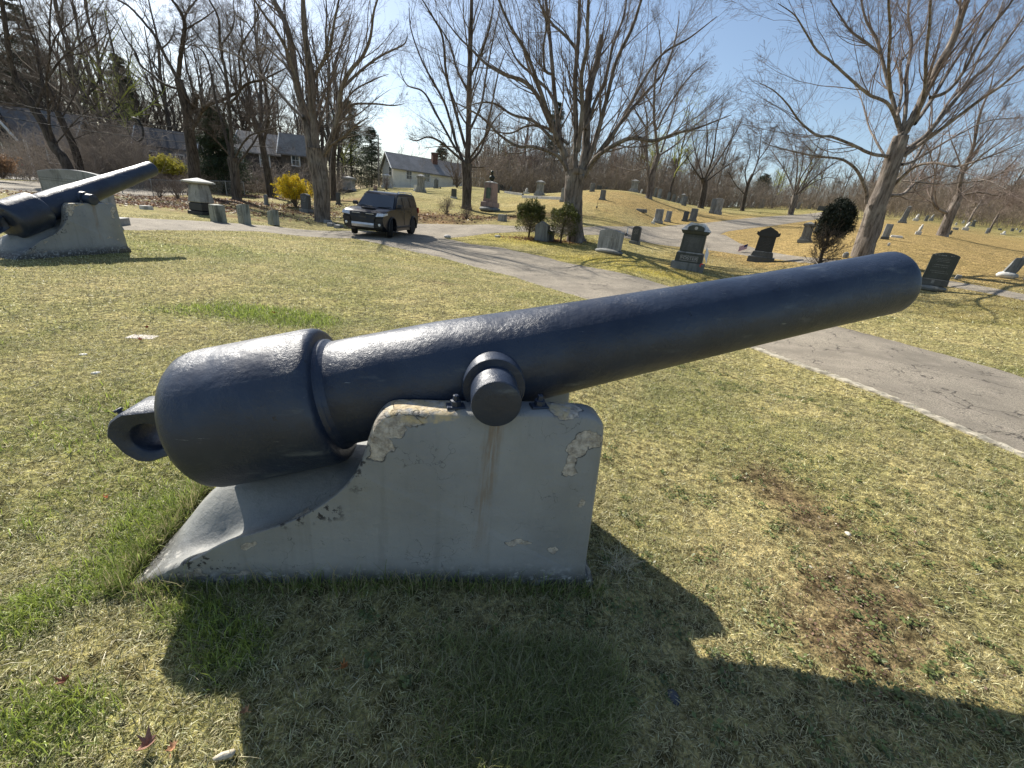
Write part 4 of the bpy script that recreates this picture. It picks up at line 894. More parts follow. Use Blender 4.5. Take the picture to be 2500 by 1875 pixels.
# ---- text helper
def text3d(body, size, mat, parent, loc, rz=0, depth=.004, name='lettering', sx=1):
    c = bpy.data.curves.new(name, 'FONT'); c.body = body; c.size = size; c.extrude = depth; c.align_x = 'CENTER'; c.align_y = 'CENTER'
    t = bpy.data.objects.new('tmp_text', c); COL.objects.link(t); bpy.context.view_layer.update()
    me = bpy.data.meshes.new_from_object(t.evaluated_get(bpy.context.evaluated_depsgraph_get())); bpy.data.objects.remove(t); bpy.data.curves.remove(c)
    o = link(name, me, mat, parent); o.location = loc; o.rotation_euler = (R_(90), 0, rz); o.scale = (sx, 1, 1); me.name = name; return o
# ---- the pedimented family monument
def foster():
    P = hit(*px('4', 1092, 1212)); vy, vx = vpx(P); k = 3.95; H = 450 / k * .4096 / vy; w = 395 / k * .4096 / vx * .80
    r0 = empty('pedimented_monument', (P[0], P[1], P[2] - .10), R_(-24), 'large dark granite monument lettered FOSTER with an arched pediment, beside a white flag', 'monument', GRP); H += .08
    d = w * .52; z = 0
    for s in (-1, 1): m = MB(); m.box((s * w * .2505, 0, 0), (w * .499, d, H * .20), bev=.008); m.build('base_block', GR['mid'], r0)
    sblock(r0, 'plinth', w * .84, d * .84, H * .19, H * .20, 'green', .97, .01)
    m = MB(); fy = -d * .42 - .004; m.box((0, fy, H * .235), (w * .52, .012, H * .10)); m.build('name_panel', GR['dark'], r0)
    fr = MB()
    for (a, b, c, e) in ((0, H * .233, w * .53, .012), (0, H * .333, w * .53, .012)): fr.box((a, fy - .008, b), (c, .012, e))
    for s in (-1, 1): fr.box((s * w * .262, fy - .008, H * .236), (.012, .012, H * .10))
    fr.build('panel_frame', LET, r0)
    text3d('FOSTER', H * .085, LET, r0, (0, fy - .010, H * .287), 0, .005, 'name_lettering', 1.15)
    sblock(r0, 'ledge', w * .80, d * .80, H * .025, H * .39, 'grey', .92)
    sblock(r0, 'die', w * .70, d * .70, H * .36, H * .415, 'green', .96, .008)
    m = MB(); m.box((0, -d * .348, H * .44), (w * .54, .012, H * .28)); m.build('inscribed_panel', GR['dark'], r0)
    lines(r0, w * .42, H * .60, H * .70, 4, -d * .357, simple('worn_letters', (.12, .12, .11), .8), 3)
    lines(r0, w * .40, H * .795, H * .825, 1, -d * .405, LET, 8)
    # cornice with a rising segment, hipped roof behind it
    sblock(r0, 'cornice', w * .74, d * .78, H * .07, H * .775, 'green', 1.16)
    a = w * .44; zc = H * .845; zt = H * .955; fd = d * .47
    arc = [(-a * .55, zc)] + [(-a * .55 * math.cos(t), zc + (zt - zc) * (.45 + .55 * math.sin(t))) for t in np.linspace(0.05, math.pi - .05, 11)] + [(a * .55, zc)]
    m = MB(); m.prism(arc, -fd, -fd + .10); m.build('pediment', GR['green'], r0)
    m = MB(); m.lathe([(0, .001), (0, .055), (.012, .06), (.016, .045)], (0, -fd - .004, zc + (zt - zc) * .45), (0, -1, 0), 20); m.build('emblem', LET, r0)
    m = MB(); m.add([(-a, -fd, zc), (a, -fd, zc), (a, fd, zc), (-a, fd, zc), (-a * .5, 0, H), (a * .5, 0, H)], [(3, 2, 1, 0), (0, 1, 5, 4), (1, 2, 5), (2, 3, 4, 5), (3, 0, 4)]); m.build('hipped_cap', GR['pale'], r0)  # pale stone paints sunlight onto the cap slopes
    m = MB(); m.prism([(-a * .52, zc), (-a * .35, H * .985), (0, H * 1.0), (a * .35, H * .985), (a * .52, zc)], -fd + .10, fd - .1); m.build('arched_cap', GR['pale'], r0)  # pale here too, the sunlit top put into the colour
    return P, vy
FP, fvy = foster()
def dark_ped():
    P = hit(*px('4', 1800, 1140)); vy, vx = vpx(P); k = 3.95; H = 342 / k * .4096 / vy; w = 325 / k * .4096 / vx * .80
    r0 = empty('pedimented_monument', (P[0], P[1], P[2] - .06), R_(-30), 'black granite monument with a pointed gable top, beside the striped flag', 'monument', GRP); H += .06; d = w * .42
    sblock(r0, 'base', w, d, H * .17, 0, 'dark', .98); sblock(r0, 'base_step', w * .95, d * .9, H * .012, H * .17, 'grey'); sblock(r0, 'plinth', w * .82, d * .8, H * .13, H * .182, 'dark', .9, .01); sblock(r0, 'ledge', w * .70, d * .66, H * .02, H * .312, 'grey', .92)
    sblock(r0, 'die', w * .64, d * .62, H * .42, H * .33, 'black', .95); lines(r0, w * .5, H * .42, H * .70, 7, -d * .307, simple('dim_letters', (.07, .07, .07), .7), 5)
    a = w * .42; m = MB(); m.prism([(-a * .8, H * .74), (-a, H * .78), (-a * 1.0, H * .86), (-a * .82, H * .85), (-a * .7, H * .90), (0, H), (a * .7, H * .90), (a * .82, H * .85), (a, H * .86), (a, H * .78), (a * .8, H * .74)], -d * .42, d * .42); m.build('gable_cap', GR['black'], r0)
    return P
DP = dark_ped()
# ---- broad grey stone with a rock-faced base
def broad():
    P = hit(*px('4', 335, 1058)); vy, vx = vpx(P); k = 3.95; H = 232 / k * .4096 / vy; w = 255 / k * .4096 / vx * 1.0
    r0 = empty('gravestone', (P[0], P[1], P[2] - .05), R_(-44), 'broad pale grey serpentine-topped stone on a rock-faced base, nearest the road', 'gravestone', GRP); H += .05
    m = MB(); m.blob((0, 0, -.02), (w * 1.22, .46, H * .27), 21, .05, 30, 8); o = m.build('rock_base', GR['mid'], r0); autosmooth(o, 20)
    slab(r0, 'tablet', 'serp', w, H * .80, .22, H * .2, 'grey', 1.0); lines(r0, w * .4, H * .62, H * .72, 1, -.112, LET, 4)
broad()
# ---- dark inscribed stone right of the muzzle
def batten():
    P = hit(*px('R', 940, 715)); vy, vx = vpx(P); k = 5.53; H = 560 / k * .4096 / vy; w = 455 / k * .4096 / vx * .93
    r0 = empty('gravestone', (P[0], P[1], P[2] - .04), R_(-40), 'dark polished headstone with rows of cut lettering, just right of the near cannon\'s muzzle', 'gravestone', GRP); H += .04
    m = MB(); m.blob((0, 0, 0), (w * 1.02, .42, H * .20), 31, .03, 24, 6); autosmooth(m.build('rock_base', GR['mid'], r0), 20)
    sblock(r0, 'plinth', w * .92, .30, H * .16, H * .17, 'dark', .97); slab(r0, 'tablet', 'arch', w * .88, H * .66, .17, H * .33, 'green', 1.0)
    L2 = simple('pale_cut_letters', (.20, .20, .19), .8); lines(r0, w * .74, H * .88, H * .935, 1, -.088, LET, 14, 'scroll_carving')
    lines(r0, w * .60, H * .74, H * .85, 3, -.088, L2, 12); lines(r0, w * .66, H * .60, H * .70, 2, -.088, L2, 13); lines(r0, w * .66, H * .46, H * .55, 2, -.088, L2, 16)
    m = MB(); m.box((w * -.05, -.152, H * .22), (.07, .006, H * .08)); m.build('initial_panel', L2, r0)
batten()
# ---- broad slab behind the far cannon
def slab_far():
    P = at_y(86, 219, 13.0); P[2] = tz1(P[0], P[1]); r0 = empty('headstone', P, R_(20), 'wide pale slab headstone standing behind the far cannon\'s barrel', 'gravestone', GRP)
    sblock(r0, 'base', 1.9, .6, .22, 0, 'grey'); slab(r0, 'tablet', 'arch', 1.55, 1.22, .26, .22, 'grey', 1.0)
    for z in (1.10, 1.16): m = MB(); m.box((0, -.133, z), (1.5, .012, .014)); m.build('incised_line', GR['mid'], r0)
slab_far()
# ---- two stones between the clipped evergreens
g('3', 1460, 822, 165, 130, 'peak', 'mid', 'blue grey pointed stone between the two clipped evergreens', -25, .3, -4, base=False)
g('3', 1530, 824, 88, 66, 'round', 'dark', 'low dark stone right of the pointed stone, under the right clipped evergreen', -25, .2, base=False)
# ---- flags
def cloth(name, parent, w, h, mat, loc, droop=0., rot=0., seed=0, nx=14, nz=9):
    V = []; 
    for i in range(nx + 1):
        for j in range(nz + 1):
            u = i / nx; v = j / nz; V.append((u * w * math.cos(rot) * (1 - droop * .6), .06 * w * math.sin(u * 7 + v * 2 + seed) * u + u * w * math.sin(rot), -v * h - droop * w * u * .9))
    F = [(i * (nz + 1) + j, (i + 1) * (nz + 1) + j, (i + 1) * (nz + 1) + j + 1, i * (nz + 1) + j + 1) for i in range(nx) for j in range(nz)]
    m = MB(); m.add(V, F); o = m.build(name, mat, parent, True); o.location = loc; me = o.data
    uv = me.uv_layers.new(name='flag')
    for pl in me.polygons:
        for li in pl.loop_indices: vi = me.loops[li].vertex_index; uv.data[li].uv = ((vi // (nz + 1)) / nx, 1 - (vi % (nz + 1)) / nz)
    return o
def flag_mat():
    m = NT('striped_flag'); tc = m.n('ShaderNodeTexCoord').outputs['UV']; sx = m.n('ShaderNodeSeparateXYZ'); m.l(tc, sx.inputs[0]); u, v = sx.outputs[0], sx.outputs[1]
    st = m.math('GREATER_THAN', m.math('FRACT', m.math('MULTIPLY', v, 6.5)), .5); c = m.mix(st, (.40, .04, .06), (.72, .70, .70))
    can = m.math('MULTIPLY', m.math('LESS_THAN', u, .4), m.math('GREATER_THAN', v, .46)); c2 = m.mix(m.ramp(m.voro(tc, 16), .18, .12), (.03, .04, .13), (.6, .6, .65)); c = m.mix(can, c, c2); m.col(c); m.set(.9, 0, .1); return m.m
FLAG = flag_mat(); WCLOTH = simple('white_cloth', (.78, .78, .82), .9, 0, .1, .05); STICK = simple('pale_stick', (.5, .45, .36), .7); REDM = simple('red_medallion', (.75, .05, .03), .4, 0, .5, .1); IRONM = simple('dark_marker_metal', (.04, .04, .035), .5, .5)
def flag(p, L, lean, fm, w, h, droop, label, ring=None, rz=0):
    r0 = empty('flag', p, rz, label, 'flag', 'small flags at the graves'); top = Vector((math.sin(R_(lean)) * L, 0, math.cos(R_(lean)) * L))
    m = MB(); m.tube([(0, 0, -.05), top], .007, 6); m.build('stick', STICK, r0)
    cloth('flag_cloth', r0, w, h, fm, top * .97, droop, .25)
    if ring:
        m = MB(); c = top * .27; n = 24; k = 8; V = []
        for i in range(n):
            a = 6.28318 * i / n
            for j in range(k): b = 6.28318 * j / k; rr = .058 + .018 * math.cos(b); V.append((c[0] + rr * math.cos(a), -.015 + .012 * math.sin(b), c[2] + rr * math.sin(a)))
        m.add(V, [(i * k + j, ((i + 1) % n) * k + j, ((i + 1) % n) * k + (j + 1) % k, i * k + (j + 1) % k) for i in range(n) for j in range(k)]); m.box((c[0], -.015, c[2] - .035), (.03, .012, .07)); m.build('medallion', ring, r0, True)
    return r0
p = hit(*px('4', 1212, 1245)); flag(p, .98, 3, WCLOTH, .40, .36, .75, 'limp white flag with a red ring marker in front of the FOSTER monument', REDM, R_(10))
p = hit(*px('4', 1658, 1050)); f_ = flag(p, .42, 2, FLAG, -.34, .24, -.55, 'small striped flag with a blue canton left of the gabled black monument')
p = hit(*px('4', 500, 905)); flag(p, .52, 3, WCLOTH, .07, .40, .2, 'furled pale flag with a star marker left of the dark rounded headstone', IRONM)
p = hit(*px('3', 1440, 820)); flag(p, .85, 2, FLAG, .30, .20, .5, 'striped flag held among the branches above the pointed stone')
p = hit(*px('3', 1490, 822)); flag(p, .80, 2, FLAG, .22, .16, .6, 'smaller striped flag behind the pointed stone between the evergreens')
def post_marker():
    p = hit(*px('3', 1920, 560)); r0 = empty('marker_stick', p, 0, 'thin dark stick with a black ball alone on the tan slope', 'marker'); vy = vpx(p)[0]; L = 95 / 3.456 * .4096 / vy
    m = MB(); m.tube([(0, 0, -.05), (.03, 0, L)], .012, 5); m.build('stick', IRONM, r0); m = MB(); m.lathe([(-.07, .01), (-.045, .055), (0, .075), (.045, .055), (.07, .01)], (0, -.05, L * .25), (0, 0, 1), 12); m.build('ball', IRONM, r0, True)
post_marker()
# flat white marker in the turf, left of the breech
def flat_marker():
    p = hit(*PF(308, 728)); r0 = MB(); r0.box((0, 0, -.05), (.26, .14, .054), 0, (.98, .98), bev=.006); o = r0.build('flat_marker', stone_mat('white_marker', (.58, .53, .48), (.3, .2, .15), .4), None, False, (p[0], p[1], p[2]), R_(8)); tag(o, 'flat whitish grave marker set flush in the lawn behind the breech, red leaves on it', 'grave marker')
flat_marker()
o = g('3', 1088, 790, 14, 40, 'block', 'pale', 'flush white marker on the yellow moss left of the clipped evergreens', -20, .3); o['category'] = 'grave marker'
o = g('3', 665, 800, 30, 66, 'rough', 'pale', 'pale rock at the pointed corner where the two roads meet', -20, .3); o['category'] = 'rock'
# ------------------------------------------------------------------ vehicles (local frame: x forward, y to its left, z up)
def paint(name, c, rough=.28, metal=.2, coat=.8):
    m = NT(name); o = m.obj(); m.col(m.mix(m.ramp(m.noise(o, 3, 4), .35, .7), c, tuple(v * 1.25 + .004 for v in c))); m.set(rough, metal, .5 if coat > .3 else .22); m.b.inputs['Coat Weight'].default_value = coat; m.b.inputs['Coat Roughness'].default_value = .06; return m.m
TYRE = simple('tyre_rubber', (.018, .018, .018), .85, 0, .3, .3, 20, .3); RIM = simple('alloy_rim', (.45, .46, .48), .3, .8); CGL = paint('car_glass', (.012, .018, .022), .08, 0, 1); TRIMB = simple('black_plastic', (.015, .015, .016), .6)
CHR = simple('silver_plate', (.55, .56, .60), .35, .6, .5, .1); LAMPG = simple('lamp_glass', (.62, .64, .66), .12, .2, .8, .35, 30); RED = simple('tail_lamp_red', (.30, .01, .01), .25); AMB = simple('amber_lens', (.6, .3, .06), .3)
def wheel(root, x, y, rad, wid, steer=0, side=1):
    h = empty('wheel', (x, y, rad)); h.parent = root; h.rotation_euler = (0, 0, steer)
    m = MB(); a = wid / 2; m.lathe([(-a, rad * .62), (-a, rad * .9), (-a * .8, rad * .985), (-a * .3, rad), (a * .3, rad), (a * .8, rad * .985), (a, rad * .9), (a, rad * .62)], (0, 0, 0), (0, 1, 0), 28); m.build('tyre', TYRE, h, False); autosmooth(h.children[-1], 30)
    m = MB(); m.lathe([(-a * .5, rad * .63), (a * .5 , rad * .63), (a * .96, rad * .645), (a * .96, rad * .58), (a * .45, rad * .5), (a * .40, .01)] if side > 0 else [(-a * .40, .01), (-a * .45, rad * .5), (-a * .96, rad * .58), (-a * .96, rad * .645), (-a * .5, rad * .63), (a * .5, rad * .63)], (0, 0, 0), (0, 1, 0), 24); o = m.build('rim', TRIMB, h)
    m = MB(); yy = side * a * .72
    for k in range(6):
        t = 6.28318 * k / 6
        for dt in (-.13, .13): m.tube([(math.cos(t) * rad * .12, yy + side * .01, math.sin(t) * rad * .12), (math.cos(t + dt) * rad * .60, yy + side * .02, math.sin(t + dt) * rad * .60)], rad * .045, 5)
    m.lathe([(yy - .02, rad * .17), (yy + .03, rad * .15)] if side > 0 else [(yy - .03, rad * .15), (yy + .02, rad * .17)], (0, 0, 0), (0, 1, 0), 12); m.build('spokes', RIM, h)
def vehicle(root, P, body_mat, hw, tum, roof, glassx, wheels, rad, kind):
    def yk(z): return hw * (1 - tum * max(0, z - .95) - .05 * max(0, .5 - z))
    def f(x, s, z):
        k = 1 - .10 * max(0, (abs(x) - P['L'] / 2 + .55) / .55) ** 2; return (x, s * k * yk(z), z)
    def shell(poly, name, mat, ins=.03):
        n = len(poly); cx = sum(p[0] for p in poly) / n; cz = sum(p[1] for p in poly) / n; V = []
        for s, sh in ((-1.0, ins), (-.975, 0), (-.5, 0), (0, 0), (.5, 0), (.975, 0), (1.0, ins)):
            for p in poly: dx, dz = p[0] - cx, p[1] - cz; l = math.hypot(dx, dz); V.append(f(p[0] - dx / l * sh, s, p[1] - dz / l * sh))
        F = [tuple(range(n)), tuple(range(7 * n - 1, 6 * n - 1, -1))] + [(r * n + i, (r + 1) * n + i, (r + 1) * n + (i + 1) % n, r * n + (i + 1) % n) for r in range(6) for i in range(n)]
        m = MB(); m.add(V, F); o = m.build(name, mat, root); autosmooth(o, 28); return o
    def arch(xc):
        R = rad * 1.16; return [(xc + R * math.cos(t), rad + R * math.sin(t)) for t in np.linspace(math.pi + .35, -.35, 14)]
    low = P['front'] + P['top'] + P['rear'] + [p for xc in sorted(wheels) for p in arch(xc)]
    low = P['top'][::-1] and (P['rear_up'] + P['top'] + P['front_dn'] + [p for xc in sorted(wheels, reverse=True) for p in arch(xc)[::-1]])
    shell(low, 'body', body_mat); shell(roof, 'cabin', body_mat, .05)
    # inner dark well so one cannot see through the arches
    m = MB(); m.box((0, 0, .30), (P['L'] * .86, hw * 1.5, .55)); m.build('underbody', TRIMB, root)
    def pane(pts, name, off=.006, mat=CGL, par=None):
        for s in (-1, 1):
            V = [f(x, s, z) for x, z in pts]; V = [(a, b + s * off, c) for a, b, c in V]; W = [(a, b - s * .02, c) for a, b, c in V]; n = len(V)
            fs = [tuple(range(n)) if s < 0 else tuple(range(n - 1, -1, -1)), tuple(range(2 * n - 1, n - 1, -1)) if s < 0 else tuple(range(n, 2 * n))] + [(i, n + i, n + (i + 1) % n, (i + 1) % n) for i in range(n)]
            m = MB(); m.add(V + W, fs); m.build(name, mat, par or root)
    for pts in glassx: pane(pts, 'side_window')
    for xw in wheels:
        st = wheels[xw]
        for s in (-1, 1):
            wheel(root, xw, s * (hw - .125), rad, .25, st, s)
            m = MB(); R1 = rad * 1.13; pts = [(xw + R1 * math.cos(t), s * (hw * 1.0 + .012), rad + R1 * math.sin(t)) for t in np.linspace(-.25, math.pi + .25, 16)]; m.tube(pts, .035, 6); m.build('wheel_arch', P.get('arch', body_mat), root)
    return f, yk, pane
def front_quad(root, name, mat, pts, t=.012):
    a = [Vector(p) for p in pts]; n = (a[1] - a[0]).cross(a[2] - a[0]).normalized() * t
    k = len(a); m = MB(); m.add([p + n for p in a] + [p - n for p in a], [tuple(range(k)), tuple(range(2 * k - 1, k - 1, -1))] + [(i, k + i, k + (i + 1) % k, (i + 1) % k) for i in range(k)]); return m.build(name, mat, root)
def suv():
    BP = paint('black_car_paint', (.007, .010, .017), .30, .0, .06)
    x, y = -6.55, 20.2; r0 = empty('parked_car', (x, y, tz1(x, y + 0) + .02), R_(-90 + 8), 'black off-road SUV parked on the road, silver skid plate and roof rails, facing the viewer', 'suv')
    # follow the slope of the ground
    P = {'L': 4.75, 'front': [], 'rear': [], 'arch': TRIMB,
         'rear_up': [(-2.33, .52), (-2.38, .80), (-2.35, 1.10)], 'top': [(-2.30, 1.16), (-.4, 1.14), (.78, 1.14), (1.0, 1.155), (1.6, 1.13), (2.05, 1.06), (2.24, .98)],
         'front_dn': [(2.34, .86), (2.36, .66), (2.30, .48), (2.22, .44)]}
    roof = [(-2.30, 1.13), (-2.22, 1.40), (-1.98, 1.76), (-1.80, 1.80), (-1.0, 1.835), (-.1, 1.825), (.22, 1.79), (.42, 1.70), (1.02, 1.15), (1.0, 1.12)]
    gl = [[(.86, 1.20), (.66, 1.42), (.40, 1.67), (-.02, 1.70), (-.02, 1.20)], [(-.10, 1.20), (-.10, 1.70), (-.92, 1.69), (-1.02, 1.22)], [(-1.12, 1.24), (-1.02, 1.68), (-1.80, 1.64), (-2.05, 1.36), (-2.06, 1.24)]]
    f, yk, pane = vehicle(r0, P, BP, .935, .24, roof, gl, {1.45: .38, -1.34: 0}, .395, 'suv')
    yw = lambda z, k=.9: yk(z) * k
    front_quad(r0, 'windshield', CGL, [(1.035, -yw(1.17), 1.17), (1.035, yw(1.17), 1.17), (.475, yw(1.69, .88), 1.69), (.475, -yw(1.69, .88), 1.69)], .01)
    front_quad(r0, 'grille', TRIMB, [(2.39, -.46, .60), (2.39, .46, .60), (2.37, .56, .85), (2.285, .56, .985), (2.285, -.56, .985), (2.37, -.56, .85)], .012)
    for z in (.93, .90): m = MB(); m.box((2.355, .0, z), (.02, .80, .012)); 
    for s in (-1, 1): m = MB(); m.box((2.35, s * .30, .925), (.03, .34, .016)); m.build('grille_bar', CHR, r0)
    m = MB(); m.lathe([(0, .001), (0, .06), (.012, .062)], (2.352, 0, .905), (1, 0, 0), 20); m.build('badge', TRIMB, r0)
    m = MB(); m.prism([(2.30, .36), (2.375, .40), (2.42, .50), (2.405, .575), (2.34, .60), (2.2, .6), (2.2, .36)], -.48, .48); m.build('skid_plate', CHR, r0)
    m = MB(); m.box((2.24, 0, .36), (.28, 1.62, .30), 0, (1, 1.05), bev=.05); m.build('bumper', TRIMB, r0)
    m = MB(); m.box((2.37, 0, .70), (.02, .32, .13)); m.build('number_plate', simple('plate_dark', (.03, .03, .035), .4), r0)
    for s in (-1, 1):
        hq = front_quad(r0, 'headlight', LAMPG, [(2.372, s * .56, .845), (2.372, s * .875, .875), (2.285, s * .875, .985), (2.285, s * .60, .975)], .012); front_quad(r0, 'headlight_side', LAMPG, [(2.36, s * .890, .88), (2.03, s * .945, .93), (2.03, s * .945, 1.01), (2.28, s * .890, .985)], .012)
        front_quad(r0, 'bumper_corner', TRIMB, [(2.385, s * .56, .62), (2.38, s * .86, .64), (2.375, s * .86, .78), (2.382, s * .56, .76)], .01)
        m = MB(); m.lathe([(-.03, .055), (.012, .055), (.02, .03)], (2.375, s * .72, .53), (1, .0, 0), 14); m.build('fog_light', LAMPG, r0)
        m = MB(); m.box((.80, s * 1.03, 1.20), (.14, .20, .16), 0, (.8, .9), bev=.03); m.tube([(.82, s * .86, 1.20), (.80, s * .97, 1.24)], .03, 6); m.build('mirror', TRIMB, r0)
        m = MB(); m.tube([(.15, s * .68, 1.81), (.02, s * .685, 1.88), (-1.7, s * .685, 1.88), (-1.85, s * .68, 1.80)], .022, 6); m.tube([(-.8, s * .685, 1.82), (-.8, s * .685, 1.88)], .025, 5); m.build('roof_rail', CHR if s > 0 else TRIMB, r0)
        for xx in (-.06, -1.06): m = MB(); m.box((xx, s * (yk(.9) + .001), .48), (.012, .012, .68)); m.build('door_seam', TRIMB, r0)
        for xx in (.12, -.88): m = MB(); m.box((xx - .12, s * (yk(1.03) + .012), 1.02), (.20, .03, .035), bev=.008); m.build('door_handle', BP, r0)
        m = MB(); m.box((0.05, s * .90, .36), (2.0, .12, .09), bev=.02); m.build('side_step', TRIMB, r0)
        m = MB(); m.box((-2.33, s * .80, .98), (.10, .16, .26)); m.build('tail_light', RED, r0)
        m = MB(); m.tube([(1.04, s * .12, 1.185), (1.0, s * .70, 1.22)], .012, 5); m.build('wiper', TRIMB, r0)
    m = MB(); m.box((1.55, 0, 1.12), (.55, .66, .055), 0, (.8, .85), bev=.01); m.build('hood_scoop', BP, r0); m = MB(); m.box((1.82, 0, 1.118), (.03, .5, .03)); m.build('scoop_slot', TRIMB, r0)
    front_quad(r0, 'rear_window', CGL, [(-2.27, .66, 1.26), (-2.27, -.66, 1.26), (-2.06, -.58, 1.66), (-2.06, .58, 1.66)], .01)
    sl = (tz1(x, y - 1.4) - tz1(x, y + 1.4)) / 2.8; r0.rotation_euler = (0, -math.atan(sl), R_(-94)); r0.scale = (.96, .96, .96)
    r0.rotation_mode = 'XYZ'
suv()
def minivan():
    BP = paint('grey_car_paint', (.10, .105, .11), .3, .4); p = at_y(13, 172.5, 46); z = tz1(p[0], p[1]); z = p[2] - .2
    r0 = empty('minivan', (p[0] - 1.5, p[1], z - .05), R_(165), 'grey minivan parked in the driveway of the dark house at the far left', 'minivan')
    P = {'L': 5.0, 'front': [], 'rear': [], 'rear_up': [(-2.45, .45), (-2.50, .75), (-2.42, 1.08)], 'top': [(-2.40, 1.12), (0, 1.08), (1.35, 1.02), (2.0, .92), (2.35, .78)], 'front_dn': [(2.45, .60), (2.42, .38), (2.3, .30)]}
    roof = [(-2.42, 1.10), (-2.32, 1.42), (-2.10, 1.72), (-1.6, 1.77), (0, 1.78), (.45, 1.72), (1.55, 1.04), (1.5, 1.0)]
    gl = [[(1.2, 1.14), (.45, 1.62), (.2, 1.65), (.2, 1.12)], [(.1, 1.12), (.1, 1.65), (-1.0, 1.65), (-1.0, 1.13)], [(-1.1, 1.14), (-1.1, 1.65), (-1.95, 1.60), (-2.15, 1.2)]]
    f, yk, pane = vehicle(r0, P, BP, .98, .16, roof, gl, {1.5: 0, -1.5: 0}, .34, 'van')
    front_quad(r0, 'rear_window', CGL, [(-2.44, .74, 1.16), (-2.44, -.74, 1.16), (-2.22, -.64, 1.62), (-2.22, .64, 1.62)], .012)
    for s in (-1, 1):
        m = MB(); m.box((-2.40, s * .82, .98), (.14, .22, .20)); m.build('tail_light', RED, r0)
        m = MB(); m.box((.9, s * 1.08, 1.05), (.12, .18, .14), bev=.03); m.build('mirror', BP, r0)
        for xx in (.15, -1.05): m = MB(); m.box((xx, s * (yk(.8) + .002), .42), (.012, .012, .68)); m.build('door_seam', TRIMB, r0)
    m = MB(); m.box((-2.50, 0, .82), (.02, .34, .14)); m.build('number_plate', simple('plate_pale', (.6, .6, .58), .5), r0)
minivan()

# ------------------------------------------------------------------ houses
def siding(name, c, step=.16, vert=False):
    m = NT(name); o = m.obj(); sx = m.n('ShaderNodeSeparateXYZ'); m.l(o, sx.inputs[0]); fr = m.math('FRACT', m.math('DIVIDE', sx.outputs[2], step))
    line = m.ramp(fr, .12, .0); c0 = m.mix(m.ramp(m.noise(o, 1.5, 5), .3, .7), c, tuple(v * .85 for v in c)); m.col(m.mix(line, c0, tuple(v * .45 for v in c))); m.set(.8, 0, .2); m.bump(fr, .5, .02); return m.m
def shingle(name, c):
    m = NT(name); o = m.obj(); b = m.n('ShaderNodeTexBrick'); m.l(m.scale(o, (1, 1.4, 1)), b.inputs['Vector']); b.inputs['Scale'].default_value = 3; b.inputs['Color1'].default_value = (*c, 1); b.inputs['Color2'].default_value = (*[v * .75 for v in c], 1); b.inputs['Mortar'].default_value = (*[v * .5 for v in c], 1); b.inputs['Mortar Size'].default_value = .03
    m.col(m.mix(m.math('MULTIPLY', m.ramp(m.noise(o, .8, 5), .4, .7), .4), b.outputs['Color'], tuple(v * 1.3 for v in c))); m.set(.9, 0, .15); return m.m
WTRIM = simple('white_trim', (.72, .72, .70), .7, 0, .3, .08); WGL = paint('window_glass', (.03, .04, .05), .1, 0, .6)
def house(p, rz, L, W, eh, rh, wall, roofm, label, wins=(), gw=(), chim=None, trim=WTRIM, porch=None, name='house'):
    r0 = empty(name, p, rz, label, 'house'); a, b = L / 2, W / 2
    m = MB(); m.add([(-a, -b, -3), (a, -b, -3), (a, b, -3), (-a, b, -3), (-a, -b, eh), (a, -b, eh), (a, b, eh), (-a, b, eh), (-a, 0, rh), (a, 0, rh)], [(3, 2, 1, 0), (0, 1, 5, 4), (2, 3, 7, 6), (1, 2, 6, 9, 5), (3, 0, 4, 8, 7)]); m.build('wall', wall, r0)
    o_ = .35; sl = (rh - eh) / b; m = MB()
    for s in (-1, 1):
        e = (s * (b + o_), eh - sl * o_); V = [(-a - o_, e[0], e[1] + .02), (a + o_, e[0], e[1] + .02), (a + o_, 0, rh + .02), (-a - o_, 0, rh + .02)]; V += [(x, y, z + .14) for x, y, z in V]; m.add(V, [(0, 1, 2, 3), (7, 6, 5, 4), (0, 4, 5, 1), (1, 5, 6, 2), (3, 7, 4, 0)])
    rf = m.build('roof', roofm, r0)
    for s in (-1, 1):
        m = MB()
        for q in (-1, 1): m.tube([(s * (a + o_ + .01), q * (b + o_), eh - sl * o_ + .08), (s * (a + o_ + .01), 0, rh + .10)], .09, 4)
        m.build('gable_trim', trim, r0)
    def window(x, y, z, w_, h_, ax):
        f = MB(); 
        if ax == 'y': f.box((x, y, z), (w_ + .2, .10, h_ + .2))
        else: f.box((x, y, z), (.10, w_ + .2, h_ + .2))
        fo = f.build('window', trim, r0); g_ = MB(); sgn = -1 if (y if ax == 'y' else x) < 0 else 1
        for du in (-1, 1):
            for dv in (0, 1):
                if ax == 'y': g_.box((x + du * w_ / 4, y + sgn * .04, z + .1 + dv * h_ / 2 + .02), (w_ / 2 - .05, .06, h_ / 2 - .05))
                else: g_.box((x + sgn * .04, y + du * w_ / 4, z + .1 + dv * h_ / 2 + .02), (.06, w_ / 2 - .05, h_ / 2 - .05))
        g_.build('pane', WGL, fo)
    for (x, z, w_, h_) in wins: window(x, -b, z, w_, h_, 'y')
    for (s, y, z, w_, h_) in gw: window(s * a, y, z, w_, h_, 'x')
    if chim: c = MB(); c.box((chim[0], chim[1], rh - 1.2), (.8, .8, 2.1)); c.box((chim[0], chim[1], rh + .9), (.95, .95, .12)); c.build('chimney', simple('chimney_brick', (.13, .075, .06), .9, 0, .2, .4, 8), rf)
    return r0
